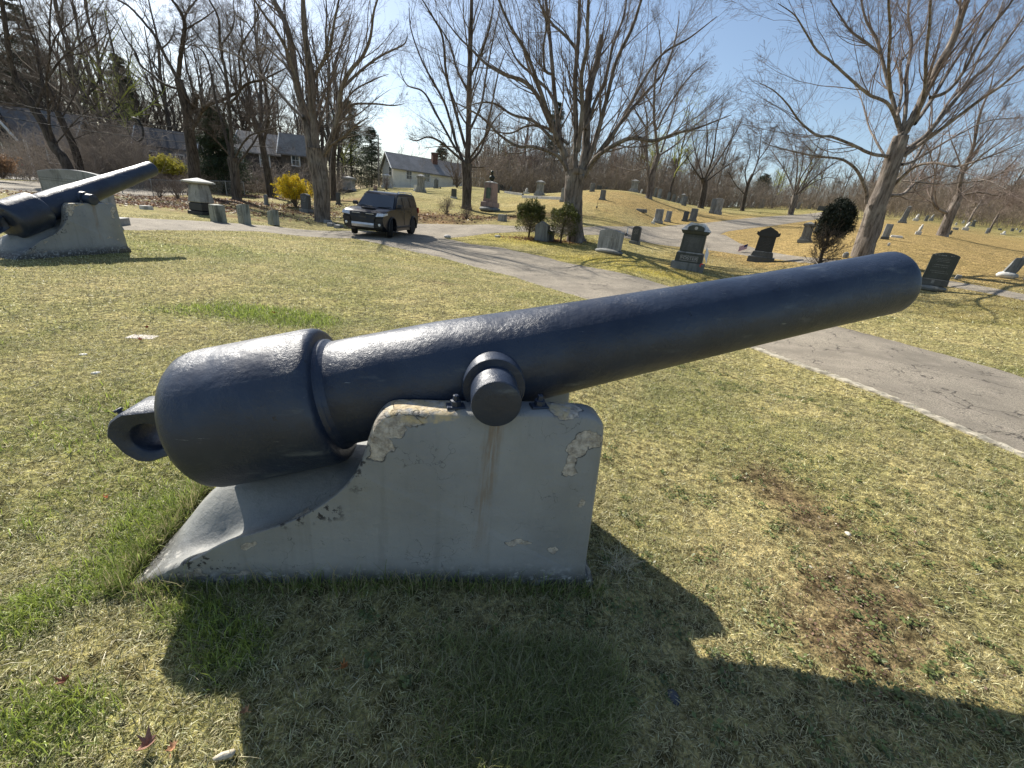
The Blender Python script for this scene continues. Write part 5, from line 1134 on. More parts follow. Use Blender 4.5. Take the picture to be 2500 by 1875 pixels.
p = at_y(*px('K', 760, 598), 74); h4 = house(p, R_(34), 12.0, 5.6, 2.1, 4.1, siding('cream_siding', (.80, .78, .70)), shingle('grey_shingles', (.30, .29, .28)), 'cream one-storey house with a grey roof and brick chimney beyond the cemetery fence',
    [(-3.6, .7, .8, 1.1), (-.8, .7, .9, 1.1), (3.9, .7, .8, 1.0)], [(-1, 0, 2.7, .5, .5), (-1, -1.5, .9, .9, 1.2)], (1.2, -.7))
p = at_y(*px('K', 1880, 600), 88); house(p, R_(10), 11, 7, 2.5, 4.6, siding('white_siding', (.68, .66, .60)), shingle('brown_shingles', (.32, .29, .26)), 'white house with a light roof far behind the bust monument', [(-3.6, .9, .9, 1.3), (0, .9, .9, 1.3), (3.2, .9, .9, 1.3)], [(-1, 0, 1, .9, 1.2)], None)
p = at_y(*px('K', 2150, 585), 92); house(p, R_(-8), 9, 7, 2.9, 5.2, siding('pale_blue_siding', (.50, .52, .53)), shingle('dark_shingles', (.12, .115, .11)), 'pale house half hidden behind tree trunks, right of the white house', [(-2.4, .9, .9, 1.3), (.4, .9, 1.4, 1.3), (3.2, .9, .9, 1.3)])
p = at_y(*px('1', 985, 985), 55); hb = house(p, R_(28), 5.2, 4.6, 2.9, 4.6, siding('blue_grey_siding', (.16, .185, .225)), shingle('slate_shingles', (.10, .10, .105)), 'blue-grey house with white window frames seen above the far cannon\'s muzzle', [(-1.3, 1.0, .7, 1.1), (1.2, 1.0, .7, 1.1)], [(-1, 0, 1.2, .8, 1.3)])
p = at_y(*px('2', 1000, 455), 60); house(p, R_(14), 8.6, 6.0, 2.4, 4.6, siding('brown_shingle_wall', (.085, .072, .062)), shingle('weathered_shingles', (.32, .29, .26)), 'brown shingled house with a grey roof behind the yellow flowering bush', [(-3.9, 1.0, .9, 1.1), (-1.0, .8, 1.0, 1.4), (3.0, .6, 2.0, 1.5)], [(1, 0, 3.0, .7, .9)])
p = at_y(*px('2', 1150, 450), 57.5); house(p, R_(14), 3.2, 3.0, 2.5, 4.4, siding('brown_gable_wall', (.10, .085, .07)), shingle('weathered_gable', (.30, .275, .25)), 'small front gable wing with a white window on the brown shingled house', [(0, 1.0, .8, 1.1)])
p = at_y(24, 171, 54); hl = house(p, R_(20), 13.5, 7.5, 3.1, 6.6, siding('dark_shingle_wall', (.022, .022, .024)), shingle('light_grey_roof', (.20, .19, .185)), 'dark house with white window frames behind the leaning trees at the far left', [(-7, 1.2, 1.1, 1.6), (-3.2, 1.2, 1.1, 1.6), (1.4, 1.2, 1.1, 1.6), (5.2, 1.2, 1.1, 1.6)], [(1, 0, 4.4, 1, 1.4)])
m = MB(); m.add([(-2.6, -4.62, 3.2), (2.6, -4.62, 3.2), (0, -4.62, 7.6), (-2.6, -4.2, 3.2), (2.6, -4.2, 3.2), (0, -2.0, 7.6)], [(0, 1, 2), (0, 2, 5, 3), (2, 1, 4, 5), (3, 4, 1, 0)]); m.build('dormer', siding('dormer_wall', (.03, .03, .032)), hl)
m = MB(); m.tube([(-2.8, -4.7, 3.1), (0, -4.7, 7.75)], .14, 4); m.tube([(2.8, -4.7, 3.1), (0, -4.7, 7.75)], .14, 4); m.build('dormer_trim', WTRIM, hl)
m = MB(); m.box((3.4, -4.66, -.2), (.22, .16, 3.5)); m.build('corner_board', WTRIM, hl)
# ------------------------------------------------------------------ fences, pole, wires
def chainlink(pts, hgt, step, label):
    p0 = np.array([pts[0][0], pts[0][1], tz1(*pts[0])]); r0 = empty('chain_link_fence', p0, 0, label, 'fence'); S_ = simple('galvanised_wire', (.30, .30, .29), .5, .5)
    P = resamp(np.array(pts), int(sum(math.dist(pts[i], pts[i + 1]) for i in range(len(pts) - 1)) / step) + 1); Z = tz(P[:, 0], P[:, 1]); rail = [Vector((P[i][0] - p0[0], P[i][1] - p0[1], Z[i] - p0[2] + hgt)) for i in range(len(P))]
    for v in rail: m = MB(); m.tube([v - Vector((0, 0, hgt + .3)), v + Vector((0, 0, .05))], .032, 6); m.build('post', S_, r0)
    m = MB(); m.tube(rail, .022, 5); m.build('top_rail', S_, r0)
    m = MB()
    for i in range(len(rail) - 1):
        a, b = rail[i], rail[i + 1]; L = (b - a).length; n = int(L / .16)
        for k in range(n):
            for sg in (0, 1):
                t0 = k / n; t1 = min(1, max(0, t0 + (1 if sg else -1) * hgt / L * .6)); m.tube([a.lerp(b, t0), a.lerp(b, t1) - Vector((0, 0, hgt * (abs(t1 - t0) * L / (hgt * .6))))], .006, 3, False)
    m.build('wire_mesh', S_, r0)
chainlink([tuple(at_y(95, 200, 34)[:2]), tuple(at_y(175, 200, 33)[:2]), tuple(at_y(245, 196, 42)[:2])], 1.15, 2.6, 'chain link fence along the street at the left')
chainlink([tuple(at_y(*px('K', 560, 590), 64)[:2]), tuple(at_y(*px('K', 1560, 600), 64)[:2])], 1.25, 2.8, 'chain link fence in front of the cream house')
def picket():
    p = at_y(77, 168, 46); r0 = empty('board_fence', p, R_(12), 'dark board fence behind the trees at the left', 'fence'); D = simple('dark_boards', (.03, .027, .025), .9)
    m = MB(); [m.box((i * .16, 0, -1.5), (.13, .03, 2.7 + .03 * math.sin(i * 3.1))) for i in range(26)]; m.build('boards', D, r0)
    for z in (-.2, .8): m = MB(); m.box((2.0, .05, z), (4.2, .06, .08)); m.build('rail', D, r0)
picket()
p = at_y(*px('2', 1815, 520), 66); r0 = empty('utility_pole', (p[0], p[1], p[2] - 1), 0, 'thin grey pole standing left of the cream house gable', 'pole'); m = MB(); m.tube([(0, 0, 0), (.0, 0, 7.2)], [.14, .09], 8); m.build('pole', simple('weathered_pole', (.20, .18, .16), .9), r0); m = MB(); m.box((0, 0, 6.7), (.9, .08, .1)); m.build('crossarm', simple('arm_wood', (.2, .18, .16), .9), r0)
WIRE = simple('black_cable', (.012, .012, .012), .6)
for (z1, a, b, lab) in (('B', (-150, 520), (1100, 700), 'highest black cable strung along the street at the left'), ('B', (-150, 545), (1100, 735), 'middle black cable strung along the street at the left'), ('B', (-150, 600), (1120, 778), 'lowest thicker black cable strung along the street at the left')):
    A = at_y(*px(z1, *a), 30); B = at_y(*px(z1, *b), 44); n = 16; m = MB(); pts = [tuple(A * (1 - t) + B * t - np.array([0, 0, 1.0 * 4 * t * (1 - t) * .25]) - A) for t in np.linspace(0, 1, n)]; m.tube(pts, .022, 5); o = m.build('utility_cable', WIRE, None, True, A); tag(o, lab, 'cable', 'cables along the street')
c = at_y(*px('B', 728, 697), 39); m = MB()
for k in range(3): m.tube([(math.cos(t) * (.62 + .03 * k), .04 * k, math.sin(t) * (.85 + .02 * k)) for t in np.linspace(0, 6.28318, 26)], .022, 5, False)
tag(m.build('cable_coil', WIRE, None, True, c), 'oval coil of spare black cable hanging from the street cables', 'cable coil')
# ------------------------------------------------------------------ bare trees
def bark(name, c, pale=(.34, .31, .27), amt=.5):
    m = NT(name); o = m.obj(); s = m.scale(o, (7, 7, 1.1)); n1 = m.noise(s, 1.6, 6, .65, .4)
    col = m.mix(m.ramp(n1, .35, .62), tuple(v * .45 for v in c), tuple(v * 1.35 for v in c)); col = m.mix(m.math('MULTIPLY', m.ramp(m.noise(o, 1.1, 5, .6), .5, .68), amt), col, pale)
    m.col(col); m.set(.9, 0, .15); m.bump(n1, 1.0, .05); return m.m
BK = {'maple': bark('maple_bark', (.155, .130, .110), (.33, .31, .27), .45), 'old': bark('old_pale_bark', (.19, .160, .135), (.40, .37, .32), .5), 'dark': bark('dark_bark', (.075, .062, .052), (.19, .17, .14), .3), 'oak': bark('oak_bark', (.095, .08, .068), (.24, .22, .18), .35)}
def twigm(name, c): return simple(name, c, .8, 0, .15, .3, 1.5)
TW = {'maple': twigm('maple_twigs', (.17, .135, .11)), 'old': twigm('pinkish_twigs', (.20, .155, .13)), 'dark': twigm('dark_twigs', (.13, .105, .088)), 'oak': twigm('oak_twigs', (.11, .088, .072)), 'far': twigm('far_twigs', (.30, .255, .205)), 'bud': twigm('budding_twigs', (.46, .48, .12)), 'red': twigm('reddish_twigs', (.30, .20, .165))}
def tubes(P, Rr, n):                      # P (N,K,3), R (N,K) -> open tubes
    N, K, _ = P.shape; T = np.gradient(P, axis=1); T /= np.linalg.norm(T, axis=2, keepdims=True) + 1e-9
    ref = np.where(np.abs(T[:, :1, 0:1]) < .8, np.array([[[1., 0, 0]]]), np.array([[[0, 1., 0]]])); U = np.cross(T, np.broadcast_to(ref, T.shape)); U /= np.linalg.norm(U, axis=2, keepdims=True) + 1e-9; W_ = np.cross(T, U)
    a = np.arange(n) * 2 * np.pi / n; V = P[:, :, None] + Rr[:, :, None, None] * (U[:, :, None] * np.cos(a)[None, None, :, None] + W_[:, :, None] * np.sin(a)[None, None, :, None])
    idx = np.arange(N * K * n).reshape(N, K, n); a0 = idx[:, :-1]; a1 = idx[:, 1:]
    F = np.stack([a0, np.roll(a0, -1, 2), np.roll(a1, -1, 2), a1], -1).reshape(-1, 4); return V.reshape(-1, 3), F
def spawn(P, Rr, m, lf, ang, rf, K, wig, up, rg, tmin=.25, tmax=1.0, lmin=.25, gravity=0.):
    N, Kp, _ = P.shape; t = rg.uniform(tmin, tmax, (N, m)); t = np.sort(t, 1)
    x = t * (Kp - 1); i = np.clip(x.astype(int), 0, Kp - 2); f = (x - i)[..., None]; ar = np.arange(N)[:, None]
    S0 = P[ar, i] * (1 - f) + P[ar, i + 1] * f; D = P[ar, i + 1] - P[ar, i]; D /= np.linalg.norm(D, axis=2, keepdims=True) + 1e-9
    r0 = (Rr[ar, i] * (1 - f[..., 0]) + Rr[ar, i + 1] * f[..., 0]) * rf
    L = np.linalg.norm(np.diff(P, axis=1), axis=2).sum(1)[:, None] * lf * (1.1 - .55 * t) * rg.uniform(.6, 1.25, t.shape); L = np.maximum(L, lmin * .4)
    rnd = rg.normal(0, 1, D.shape); per = rnd - (rnd * D).sum(2, keepdims=True) * D; per /= np.linalg.norm(per, axis=2, keepdims=True) + 1e-9
    an = rg.normal(ang, .18, t.shape)[..., None]; d = D * np.cos(an) + per * np.sin(an)
    S0 = S0.reshape(-1, 3); d = d.reshape(-1, 3); L = L.ravel(); r0 = r0.ravel(); q = [S0]; cur = S0
    for k in range(K - 1):
        d = d + rg.normal(0, wig, d.shape) + np.array([0, 0, up]) - np.array([0, 0, gravity * k / K]); d /= np.linalg.norm(d, axis=1)[:, None]; cur = cur + d * (L / (K - 1))[:, None]; q.append(cur)
    return np.stack(q, 1), np.outer(r0, np.ones(K)) * np.linspace(1, .22, K)[None] 
def crown(limbs, rg, cfg):                # limbs: list of (P,R) -> twig meshes
    K = 18; P = np.stack([resamp(p, K) for p, r in limbs]); Rr = np.stack([np.interp(np.linspace(0, 1, K), np.linspace(0, 1, len(r)), r) for p, r in limbs]); out = []
    for (m, lf, ang, rf, k, wig, up, n, tm) in cfg:
        P, Rr = spawn(P, Rr, m, lf, ang, rf, k, wig, up, rg, tm); Rr = np.maximum(Rr, .0024); out.append(tubes(P, Rr, n))
    V = np.concatenate([o[0] for o in out]); off = 0; Fs = []
    for v, f in out: Fs.append(f + off); off += len(v)
    return V, np.concatenate(Fs)
def smooth_line(P, R, k, rg, jit=0):
    P = np.array(P, float); R = np.array(R, float); n = len(P); Q = []; RR = []
    for i in range(n - 1):
        p0 = P[max(i - 1, 0)]; p1 = P[i]; p2 = P[i + 1]; p3 = P[min(i + 2, n - 1)]
        for t in np.linspace(0, 1, k, endpoint=False): Q.append(.5 * ((2 * p1) + (-p0 + p2) * t + (2 * p0 - 5 * p1 + 4 * p2 - p3) * t * t + (-p0 + 3 * p1 - 3 * p2 + p3) * t ** 3)); RR.append(R[i] * (1 - t) + R[i + 1] * t)
    Q.append(P[-1]); RR.append(R[-1]); Q = np.array(Q); RR = np.array(RR)
    if jit: j = rg.normal(0, 1, Q.shape) * RR[:, None] * jit; j[0] = 0; Q = Q + j
    return Q, RR
def trunk_mesh(Q, RR, rg, n=20, flare=1.0, knob=.10, name='trunk'):
    Q = np.array(Q); V, F = tubes(Q[None], RR[None], n); V = V.reshape(len(Q), n, 3); a = np.arange(n) * 2 * np.pi / n; ph = rg.uniform(0, 6.28, 4)
    s = np.linspace(0, 1, len(Q))
    for i in range(len(Q)):
        k = 1 + knob * (np.sin(a * 3 + ph[0] + s[i] * 6) + .7 * np.sin(a * 5 + ph[1] - s[i] * 9) + .5 * np.sin(a * 8 + ph[2] + s[i] * 14)) * (.55 + .3 * np.sin(s[i] * 12 + ph[3]))
        fl = 1 + flare * math.exp(-s[i] / .06) * (.45 + .35 * np.sin(a * 4 + ph[2]))
        V[i] = Q[i] + (V[i] - Q[i]) * (k * fl)[:, None]
    return V.reshape(-1, 3), F
CFG = {'open': [(11, .50, .42, .36, 14, .07, .045, 5, .10), (7, .52, .50, .42, 9, .11, .02, 3, .12), (5, .55, .55, .50, 6, .13, .01, 3, .12), (2, .60, .5, .7, 4, .12, .0, 3, .2)],
       'maple': [(11, .44, .50, .36, 12, .09, .040, 4, .12), (9, .50, .50, .42, 9, .11, .02, 3, .10), (7, .55, .55, .50, 6, .12, .01, 3, .10), (3, .60, .5, .7, 4, .12, .0, 3, .2)],
       'oak': [(11, .44, .75, .36, 12, .17, .03, 4, .12), (9, .50, .75, .42, 9, .19, .01, 3, .10), (7, .55, .75, .50, 6, .2, .01, 3, .10), (3, .60, .7, .7, 4, .2, .0, 3, .2)],
       'far': [(8, .42, .65, .55, 8, .14, .05, 3, .2), (7, .48, .7, .6, 6, .18, .03, 3, .15), (6, .5, .7, .7, 4, .2, .02, 3, .15)]}
def guided_tree(z, Y, base_px, trunk, limbs, label, bk='maple', tw='maple', style='maple', seed=1, flare=.8, name='bare_tree', minr=.010, group='bare trees among the graves', knob=.10, spread=1.0, extra=None):
    """trunk, limbs: (points in a zoomed view, start width, end width, depth change); real widths follow from the distance"""
    rg = np.random.default_rng(seed); k = ZM[z][2]
    def W3(pt, dY): q = px(z, *pt); return at_y(q[0], q[1], Y + dY)
    B = W3(trunk[0][0], 0); gz = tz1(B[0], B[1]); drop = min(0, gz - B[2])
    wid = lambda w_, P: w_ / k * .4096 / max(vpx(P)[1], 1) / 2 * (1 / max(.7, 1))
    pts = [W3(p, trunk[3] * i / (len(trunk[0]) - 1)) for i, p in enumerate(trunk[0])]; pts[0] = np.array([pts[0][0], pts[0][1], min(pts[0][2], gz) - .1])
    ws = np.linspace(0, 1, len(pts)); rad = [max(.03, (trunk[1] * (1 - s) + trunk[2] * s) / k * .4096 / 2 / (FPX / pts[i] @ np.array([0, 0, 0]) if False else vpx(pts[0])[1])) for i, s in enumerate(ws)]
    root = empty(name, pts[0], 0, label, 'tree', group); o0 = pts[0].copy(); ppm = vpx(pts[0])[1]
    Q, RR = smooth_line(pts, rad, 8, rg, .008); V, F = trunk_mesh(Q - o0, RR, rg, 22, flare, knob); me = mesh_np('trunk', V, F, 4); link('trunk', me, BK[bk], root, True)
    all_l = []
    for li, L in enumerate(limbs):
        P = L[0]; n = len(P); dY = L[3] if len(L) > 3 else rg.uniform(-1, 1) * .10 * Y
        tf = L[4] if len(L) > 4 else 0
        P3 = [W3(p, trunk[3] * .6 + dY * spread * (i / (n - 1)) ** 1.1) for i, p in enumerate(P)]; R3 = [max(minr, .72 * (L[1] * (1 - i / (n - 1)) ** .8 + L[2] * (i / (n - 1)) ) / k * .4096 / 2 / ppm) for i in range(n)]
        Q, RR = smooth_line(P3, R3, 7, rg, .12 if style == 'oak' else .05); Q = Q - o0; all_l.append((Q, RR))
        V, F = trunk_mesh(Q, RR, rg, 10, 0, .06); 
        nn = 10; last = len(Q) * nn
        link('limb', mesh_np('limb', V, F, 4), BK[bk], root, True)
    tq = (np.array(Q) * 0 if False else None)
    Vt, Ft = crown(all_l, rg, CFG[style]); link('twigs', mesh_np('twigs', Vt, Ft, 4), TW[tw], root)
    print(label[:40], len(Ft)); return root
T = guided_tree
T('B', 25, None, ([(1745, 1190), (1738, 1060), (1728, 960), (1712, 870), (1705, 800)], 80, 100, 0), [
 ([(1690, 860), (1650, 640), (1600, 440), (1575, 250), (1530, 100), (1480, 0), (1440, -120), (1400, -300)], 62, 10), ([(1715, 850), (1690, 600), (1680, 400), (1655, 250), (1640, 100), (1635, -60), (1640, -260)], 60, 12),
 ([(1640, 640), (1560, 560), (1480, 470), (1400, 400), (1330, 330), (1200, 270), (1050, 240)], 24, 5, 4), ([(1740, 850), (1790, 750), (1830, 600), (1840, 500), (1880, 400), (1960, 300), (2000, 200), (2020, 60), (2060, -60)], 40, 6, -3),
 ([(1790, 740), (1880, 580), (2000, 560), (2120, 570), (2180, 560)], 20, 4, 2), ([(1845, 480), (1950, 380), (2060, 300), (2180, 240), (2200, 180)], 22, 4, 1), ([(1760, 800), (1850, 740), (1920, 680), (1990, 630)], 22, 4, -3),
 ([(1590, 430), (1540, 350), (1480, 290), (1400, 220), (1330, 120), (1240, 60)], 20, 5, 3), ([(1610, 460), (1560, 300), (1500, 180), (1450, 110), (1400, 40), (1340, -60)], 26, 6, -3), ([(1690, 430), (1740, 340), (1780, 260), (1800, 150), (1830, 0), (1850, -120)], 26, 6, -2),
 ([(1750, 900), (1810, 680), (1820, 520), (1800, 380), (1850, 220), (1900, 60)], 30, 5, 3), ([(1830, 620), (1900, 500), (2020, 430), (2100, 400)], 16, 3)], 'thick multi-stemmed maple left of the parked SUV, bark furrowed', style='open', seed=2, flare=.5)
T('C', 22.3, None, ([(1345, 1268), (1330, 1150), (1325, 1060), (1335, 980), (1345, 930)], 78, 105, 0), [
 ([(1335, 950), (1340, 700), (1335, 450), (1350, 260), (1358, 100), (1362, -80), (1365, -260)], 36, 14, 1), ([(1300, 960), (1262, 800), (1235, 600), (1212, 350), (1195, 150), (1170, -60), (1150, -240)], 38, 10, 2),
 ([(1300, 930), (1240, 840), (1120, 795), (1030, 790), (930, 730), (840, 640), (760, 590), (660, 540)], 26, 4, -3), ([(1290, 850), (1190, 640), (1135, 520), (1060, 440), (950, 400), (850, 340), (780, 270), (700, 190), (600, 60)], 34, 4, 1),
 ([(1280, 830), (1215, 680), (1160, 520), (1100, 350), (1060, 260), (980, 130), (910, -40), (880, -160)], 30, 7, -2), ([(1222, 400), (1175, 380), (1165, 250), (1180, 120), (1120, -40)], 18, 6), ([(1365, 950), (1395, 800), (1400, 600), (1420, 450), (1455, 330), (1480, 190)], 62, 30, 1),
 ([(1375, 920), (1440, 780), (1500, 560), (1560, 330), (1640, 160), (1700, -20), (1750, -180)], 34, 8, -1), ([(1390, 940), (1480, 820), (1560, 700), (1680, 480), (1800, 300), (1960, 200), (2100, 90)], 32, 4, 2),
 ([(1380, 960), (1440, 860), (1520, 800), (1640, 745), (1760, 760), (1880, 720), (2000, 690), (2180, 620)], 34, 4, -4), ([(1395, 700), (1440, 560), (1500, 430), (1540, 250), (1600, 80), (1620, -80)], 26, 8, 2), ([(1450, 840), (1600, 640), (1700, 520), (1820, 380), (1880, 200), (1900, 60)], 26, 4, 3),
 ([(1260, 800), (1120, 660), (1000, 620), (900, 560), (800, 560), (700, 610)], 22, 3, -1), ([(1345, 270), (1290, 200), (1215, 130), (1170, 60), (1100, -60)], 20, 6, 0), ([(1350, 820), (1375, 600), (1370, 420), (1400, 260), (1405, 60), (1420, -100)], 34, 10, -2), ([(1240, 620), (1200, 500), (1100, 400), (1020, 320), (960, 180), (920, 60)], 20, 4, 3),
 ([(1300, 780), (1180, 690), (1080, 680), (980, 720), (860, 700), (760, 690)], 20, 3, 2)], 'big spreading maple in the centre with a broken upright stub', style='open', seed=3, flare=.9)
T('C', 36, None, ([(755, 1052), (750, 960), (752, 880)], 46, 56, 0), [
 ([(752, 890), (760, 700), (765, 450), (770, 250), (775, 100), (780, -60), (790, -160)], 42, 12, 0), ([(738, 890), (690, 760), (640, 580), (580, 460), (510, 330), (450, 160), (440, 40)], 22, 4, 3), ([(742, 880), (650, 800), (600, 760), (540, 740), (480, 760), (440, 750)], 18, 3, -3),
 ([(745, 800), (680, 560), (640, 400), (620, 200), (560, 80), (500, -20)], 22, 5, -3), ([(760, 880), (830, 800), (880, 600), (920, 400), (960, 280)], 20, 4, 2), ([(765, 860), (850, 740), (900, 650), (960, 590)], 16, 3, -4), ([(768, 700), (830, 560), (860, 380), (900, 180), (930, 40)], 18, 4, 3),
 ([(700, 820), (600, 640), (520, 500), (430, 460), (390, 380)], 18, 4, 4), ([(765, 500), (700, 380), (660, 240), (600, 140), (540, 60)], 16, 4, 4), ([(768, 420), (840, 260), (880, 120), (900, -20)], 16, 4, -4), ([(755, 900), (850, 900), (930, 860)], 12, 3, 3), ([(750, 860), (690, 800), (620, 790), (520, 800)], 12, 3, 5)], 'tall single-leader maple between the cream house and the bust monument', seed=4, style='open', flare=.7, bk='oak')
T('C', 46, None, ([(1735, 1058), (1745, 990), (1765, 900), (1790, 830)], 34, 26, 0), [
 ([(1785, 850), (1770, 700), (1762, 600), (1770, 400), (1800, 300), (1790, 160)], 22, 4), ([(1790, 840), (1880, 780), (1960, 700), (2050, 620)], 14, 3, 3), ([(1735, 1020), (1728, 900), (1722, 780), (1725, 650), (1700, 500)], 22, 5), ([(1725, 850), (1700, 780), (1650, 700), (1620, 640)], 12, 3),
 ([(1780, 700), (1850, 560), (1950, 420), (2050, 330)], 14, 3), ([(1770, 600), (1700, 480), (1660, 380)], 12, 3), ([(1790, 500), (1840, 350), (1900, 250)], 12, 3), ([(1740, 900), (1660, 920), (1600, 912), (1540, 890)], 9, 3), ([(1800, 820), (1860, 640), (1900, 480), (1960, 360)], 14, 3), ([(1725, 700), (1640, 560), (1580, 460)], 12, 3)], 'forked two-stem tree on the crest right of the white-capped monument', seed=5)
T('C', 52, None, ([(2028, 1062), (2035, 1010), (2030, 960)], 30, 34, 0), [([(2030, 980), (2080, 850), (2100, 700), (2130, 600)], 16, 3), ([(2040, 970), (2120, 850), (2200, 720), (2240, 640)], 16, 3), ([(2025, 960), (1985, 820), (1960, 680)], 14, 3), ([(2020, 970), (1970, 900), (1940, 840)], 12, 3), ([(2045, 980), (2150, 900), (2230, 850)], 12, 3), ([(2035, 900), (2050, 740), (2040, 620)], 14, 3)], 'dark round-crowned tree on the crest left of the open blue sky', seed=6, bk='dark', tw='dark')
T('D', 58, None, ([(300, 1222), (312, 1150), (345, 1070)], 24, 18, 0), [([(345, 1075), (380, 980), (392, 880), (400, 800)], 14, 3), ([(312, 1140), (300, 1050), (330, 950), (320, 860)], 12, 3), ([(345, 1080), (400, 1030), (440, 1010)], 9, 3), ([(303, 1200), (240, 1130), (200, 1060)], 9, 3), ([(375, 990), (440, 900), (470, 820)], 9, 3)], 'thin forked tree against the sky left of the yellow-green willow', seed=7, bk='dark', tw='dark')
T('D', 55, None, ([(600, 1252), (608, 1200)], 34, 40, 0), [([(612, 1210), (640, 1100), (700, 1000), (760, 850)], 16, 3), ([(605, 1200), (560, 1080), (500, 980), (440, 900)], 14, 3), ([(612, 1200), (740, 1080), (850, 1000), (930, 960)], 14, 3), ([(605, 1180), (620, 1000), (600, 850)], 14, 3), ([(610, 1190), (680, 1080), (760, 960), (800, 900)], 14, 3), ([(600, 1190), (580, 1100), (600, 960), (560, 840)], 12, 3), ([(612, 1200), (700, 1130), (800, 1090), (870, 1100)], 10, 3), ([(610, 1170), (650, 1020), (660, 900)], 12, 3)], 'low fan-shaped tree at the top of the hill road', seed=8)
T('D', 19.2, None, ([(1012, 1590), (1035, 1500), (1062, 1420), (1100, 1280), (1150, 1160), (1190, 1040), (1235, 900), (1262, 830)], 140, 85, 0), [
 ([(1250, 850), (1320, 740), (1400, 580), (1480, 420), (1560, 280), (1620, 120), (1680, -60), (1720, -200)], 74, 34, 0), ([(1255, 820), (1230, 700), (1190, 560), (1150, 400), (1110, 250), (1040, 120), (1000, -60)], 40, 12, 2),
 ([(1240, 780), (1180, 640), (1060, 580), (940, 480), (830, 380), (740, 310), (660, 180), (600, 90), (500, 20)], 30, 4, -2), ([(1190, 960), (1100, 950), (1040, 930), (960, 890), (830, 840), (740, 830), (640, 750), (560, 640), (480, 560), (390, 510)], 32, 3, -4),
 ([(1040, 1250), (1045, 1180), (1005, 1080), (960, 1020), (880, 975), (740, 960), (600, 930), (480, 900), (400, 870)], 34, 3, -1), ([(1270, 800), (1290, 600), (1290, 450), (1320, 270), (1300, 100), (1310, -60)], 36, 12, 3), ([(1345, 740), (1400, 560), (1410, 350), (1430, 150), (1440, -60)], 34, 10, -2),
 ([(1270, 930), (1400, 840), (1500, 720), (1600, 600), (1700, 480), (1800, 400), (1920, 230), (2040, 60)], 44, 12, 1), ([(1270, 960), (1450, 830), (1600, 720), (1760, 600), (1880, 520), (2040, 380), (2150, 300)], 36, 8, -3), ([(1260, 1010), (1330, 990), (1480, 900), (1620, 820), (1800, 740), (2040, 720)], 28, 5, 3),
 ([(1200, 1150), (1330, 1030), (1460, 1000), (1600, 1020), (1800, 960), (2040, 860)], 30, 5, -4), ([(1190, 1130), (1300, 1050), (1400, 880), (1540, 640), (1660, 500), (1760, 300), (1850, 100), (1900, -40)], 32, 8, 4), ([(1180, 1200), (1270, 1190), (1350, 1120), (1470, 1070), (1560, 1000)], 36, 5, 2),
 ([(1270, 1110), (1420, 1125), (1560, 1130), (1700, 1100), (1800, 1112), (1900, 1160)], 14, 4, -5), ([(1430, 600), (1540, 560), (1640, 440), (1750, 240), (1900, 60), (1980, -60)], 32, 8, -1), ([(1195, 600), (1180, 400), (1190, 200), (1180, 0), (1190, -120)], 28, 9, -3), ([(1340, 760), (1440, 620), (1560, 420), (1700, 200), (1800, -20)], 36, 10, 3),
 ([(1130, 330), (1040, 260), (940, 180), (860, 60), (800, -30)], 24, 7, 1), ([(1180, 1000), (1100, 860), (1060, 780), (1010, 600), (960, 500)], 22, 5, 4), ([(1230, 720), (1260, 560), (1250, 400), (1300, 320), (1400, 180), (1430, 0)], 26, 6, 4)], 'huge old leaning maple with pale furrowed bark behind the cannon\'s muzzle', bk='old', tw='old', style='open', seed=9, flare=.35, knob=.12)
T('D', 31, None, ([(1520, 1425), (1550, 1340), (1590, 1250), (1615, 1190)], 72, 56, 0), [([(1612, 1200), (1625, 1100), (1660, 1000), (1700, 900), (1740, 700), (1800, 550), (1830, 420)], 44, 6, 0), ([(1560, 1310), (1520, 1300), (1470, 1270), (1445, 1210), (1450, 1150), (1470, 1050), (1500, 900), (1520, 800)], 34, 5, 1), ([(1600, 1215), (1720, 1180), (1850, 1200), (1960, 1170), (2040, 1180)], 18, 4, -2),
 ([(1610, 1200), (1720, 1130), (1880, 1060), (2000, 1030), (2080, 960)], 20, 4, 3), ([(1650, 1050), (1760, 950), (1900, 850), (2040, 760)], 18, 4, -3), ([(1640, 1080), (1600, 950), (1560, 850), (1540, 740)], 16, 4), ([(1630, 1120), (1800, 1100), (1920, 1020), (2020, 900)], 16, 4), ([(1690, 920), (1800, 780), (1900, 640)], 16, 4), ([(1470, 1100), (1440, 960), (1400, 860)], 14, 4)], 'old gnarled tree with a hooked side limb on the right slope', bk='old', tw='old', style='open', seed=10, flare=.6)
T('5', 44, None, ([(1905, 778), (1945, 700), (1985, 630)], 24, 16, 0), [([(1985, 630), (2060, 540), (2140, 430), (2212, 330)], 13, 3), ([(1980, 640), (2020, 560), (2020, 480)], 9, 3), ([(1990, 625), (2110, 560), (2200, 540)], 8, 3)], 'thin leaning tree near the right edge of the far field', bk='old', tw='old', seed=12, minr=.01)
T('5', 47, None, ([(1715, 705), (1760, 620), (1800, 560)], 26, 20, 0), [([(1800, 560), (1850, 480), (1900, 380)], 14, 3), ([(1790, 580), (1760, 500), (1780, 420)], 9, 3), ([(1805, 560), (1860, 540), (1930, 500)], 8, 3)], 'pair of thin trunks before the brown wood at the right', bk='old', tw='old', seed=13)
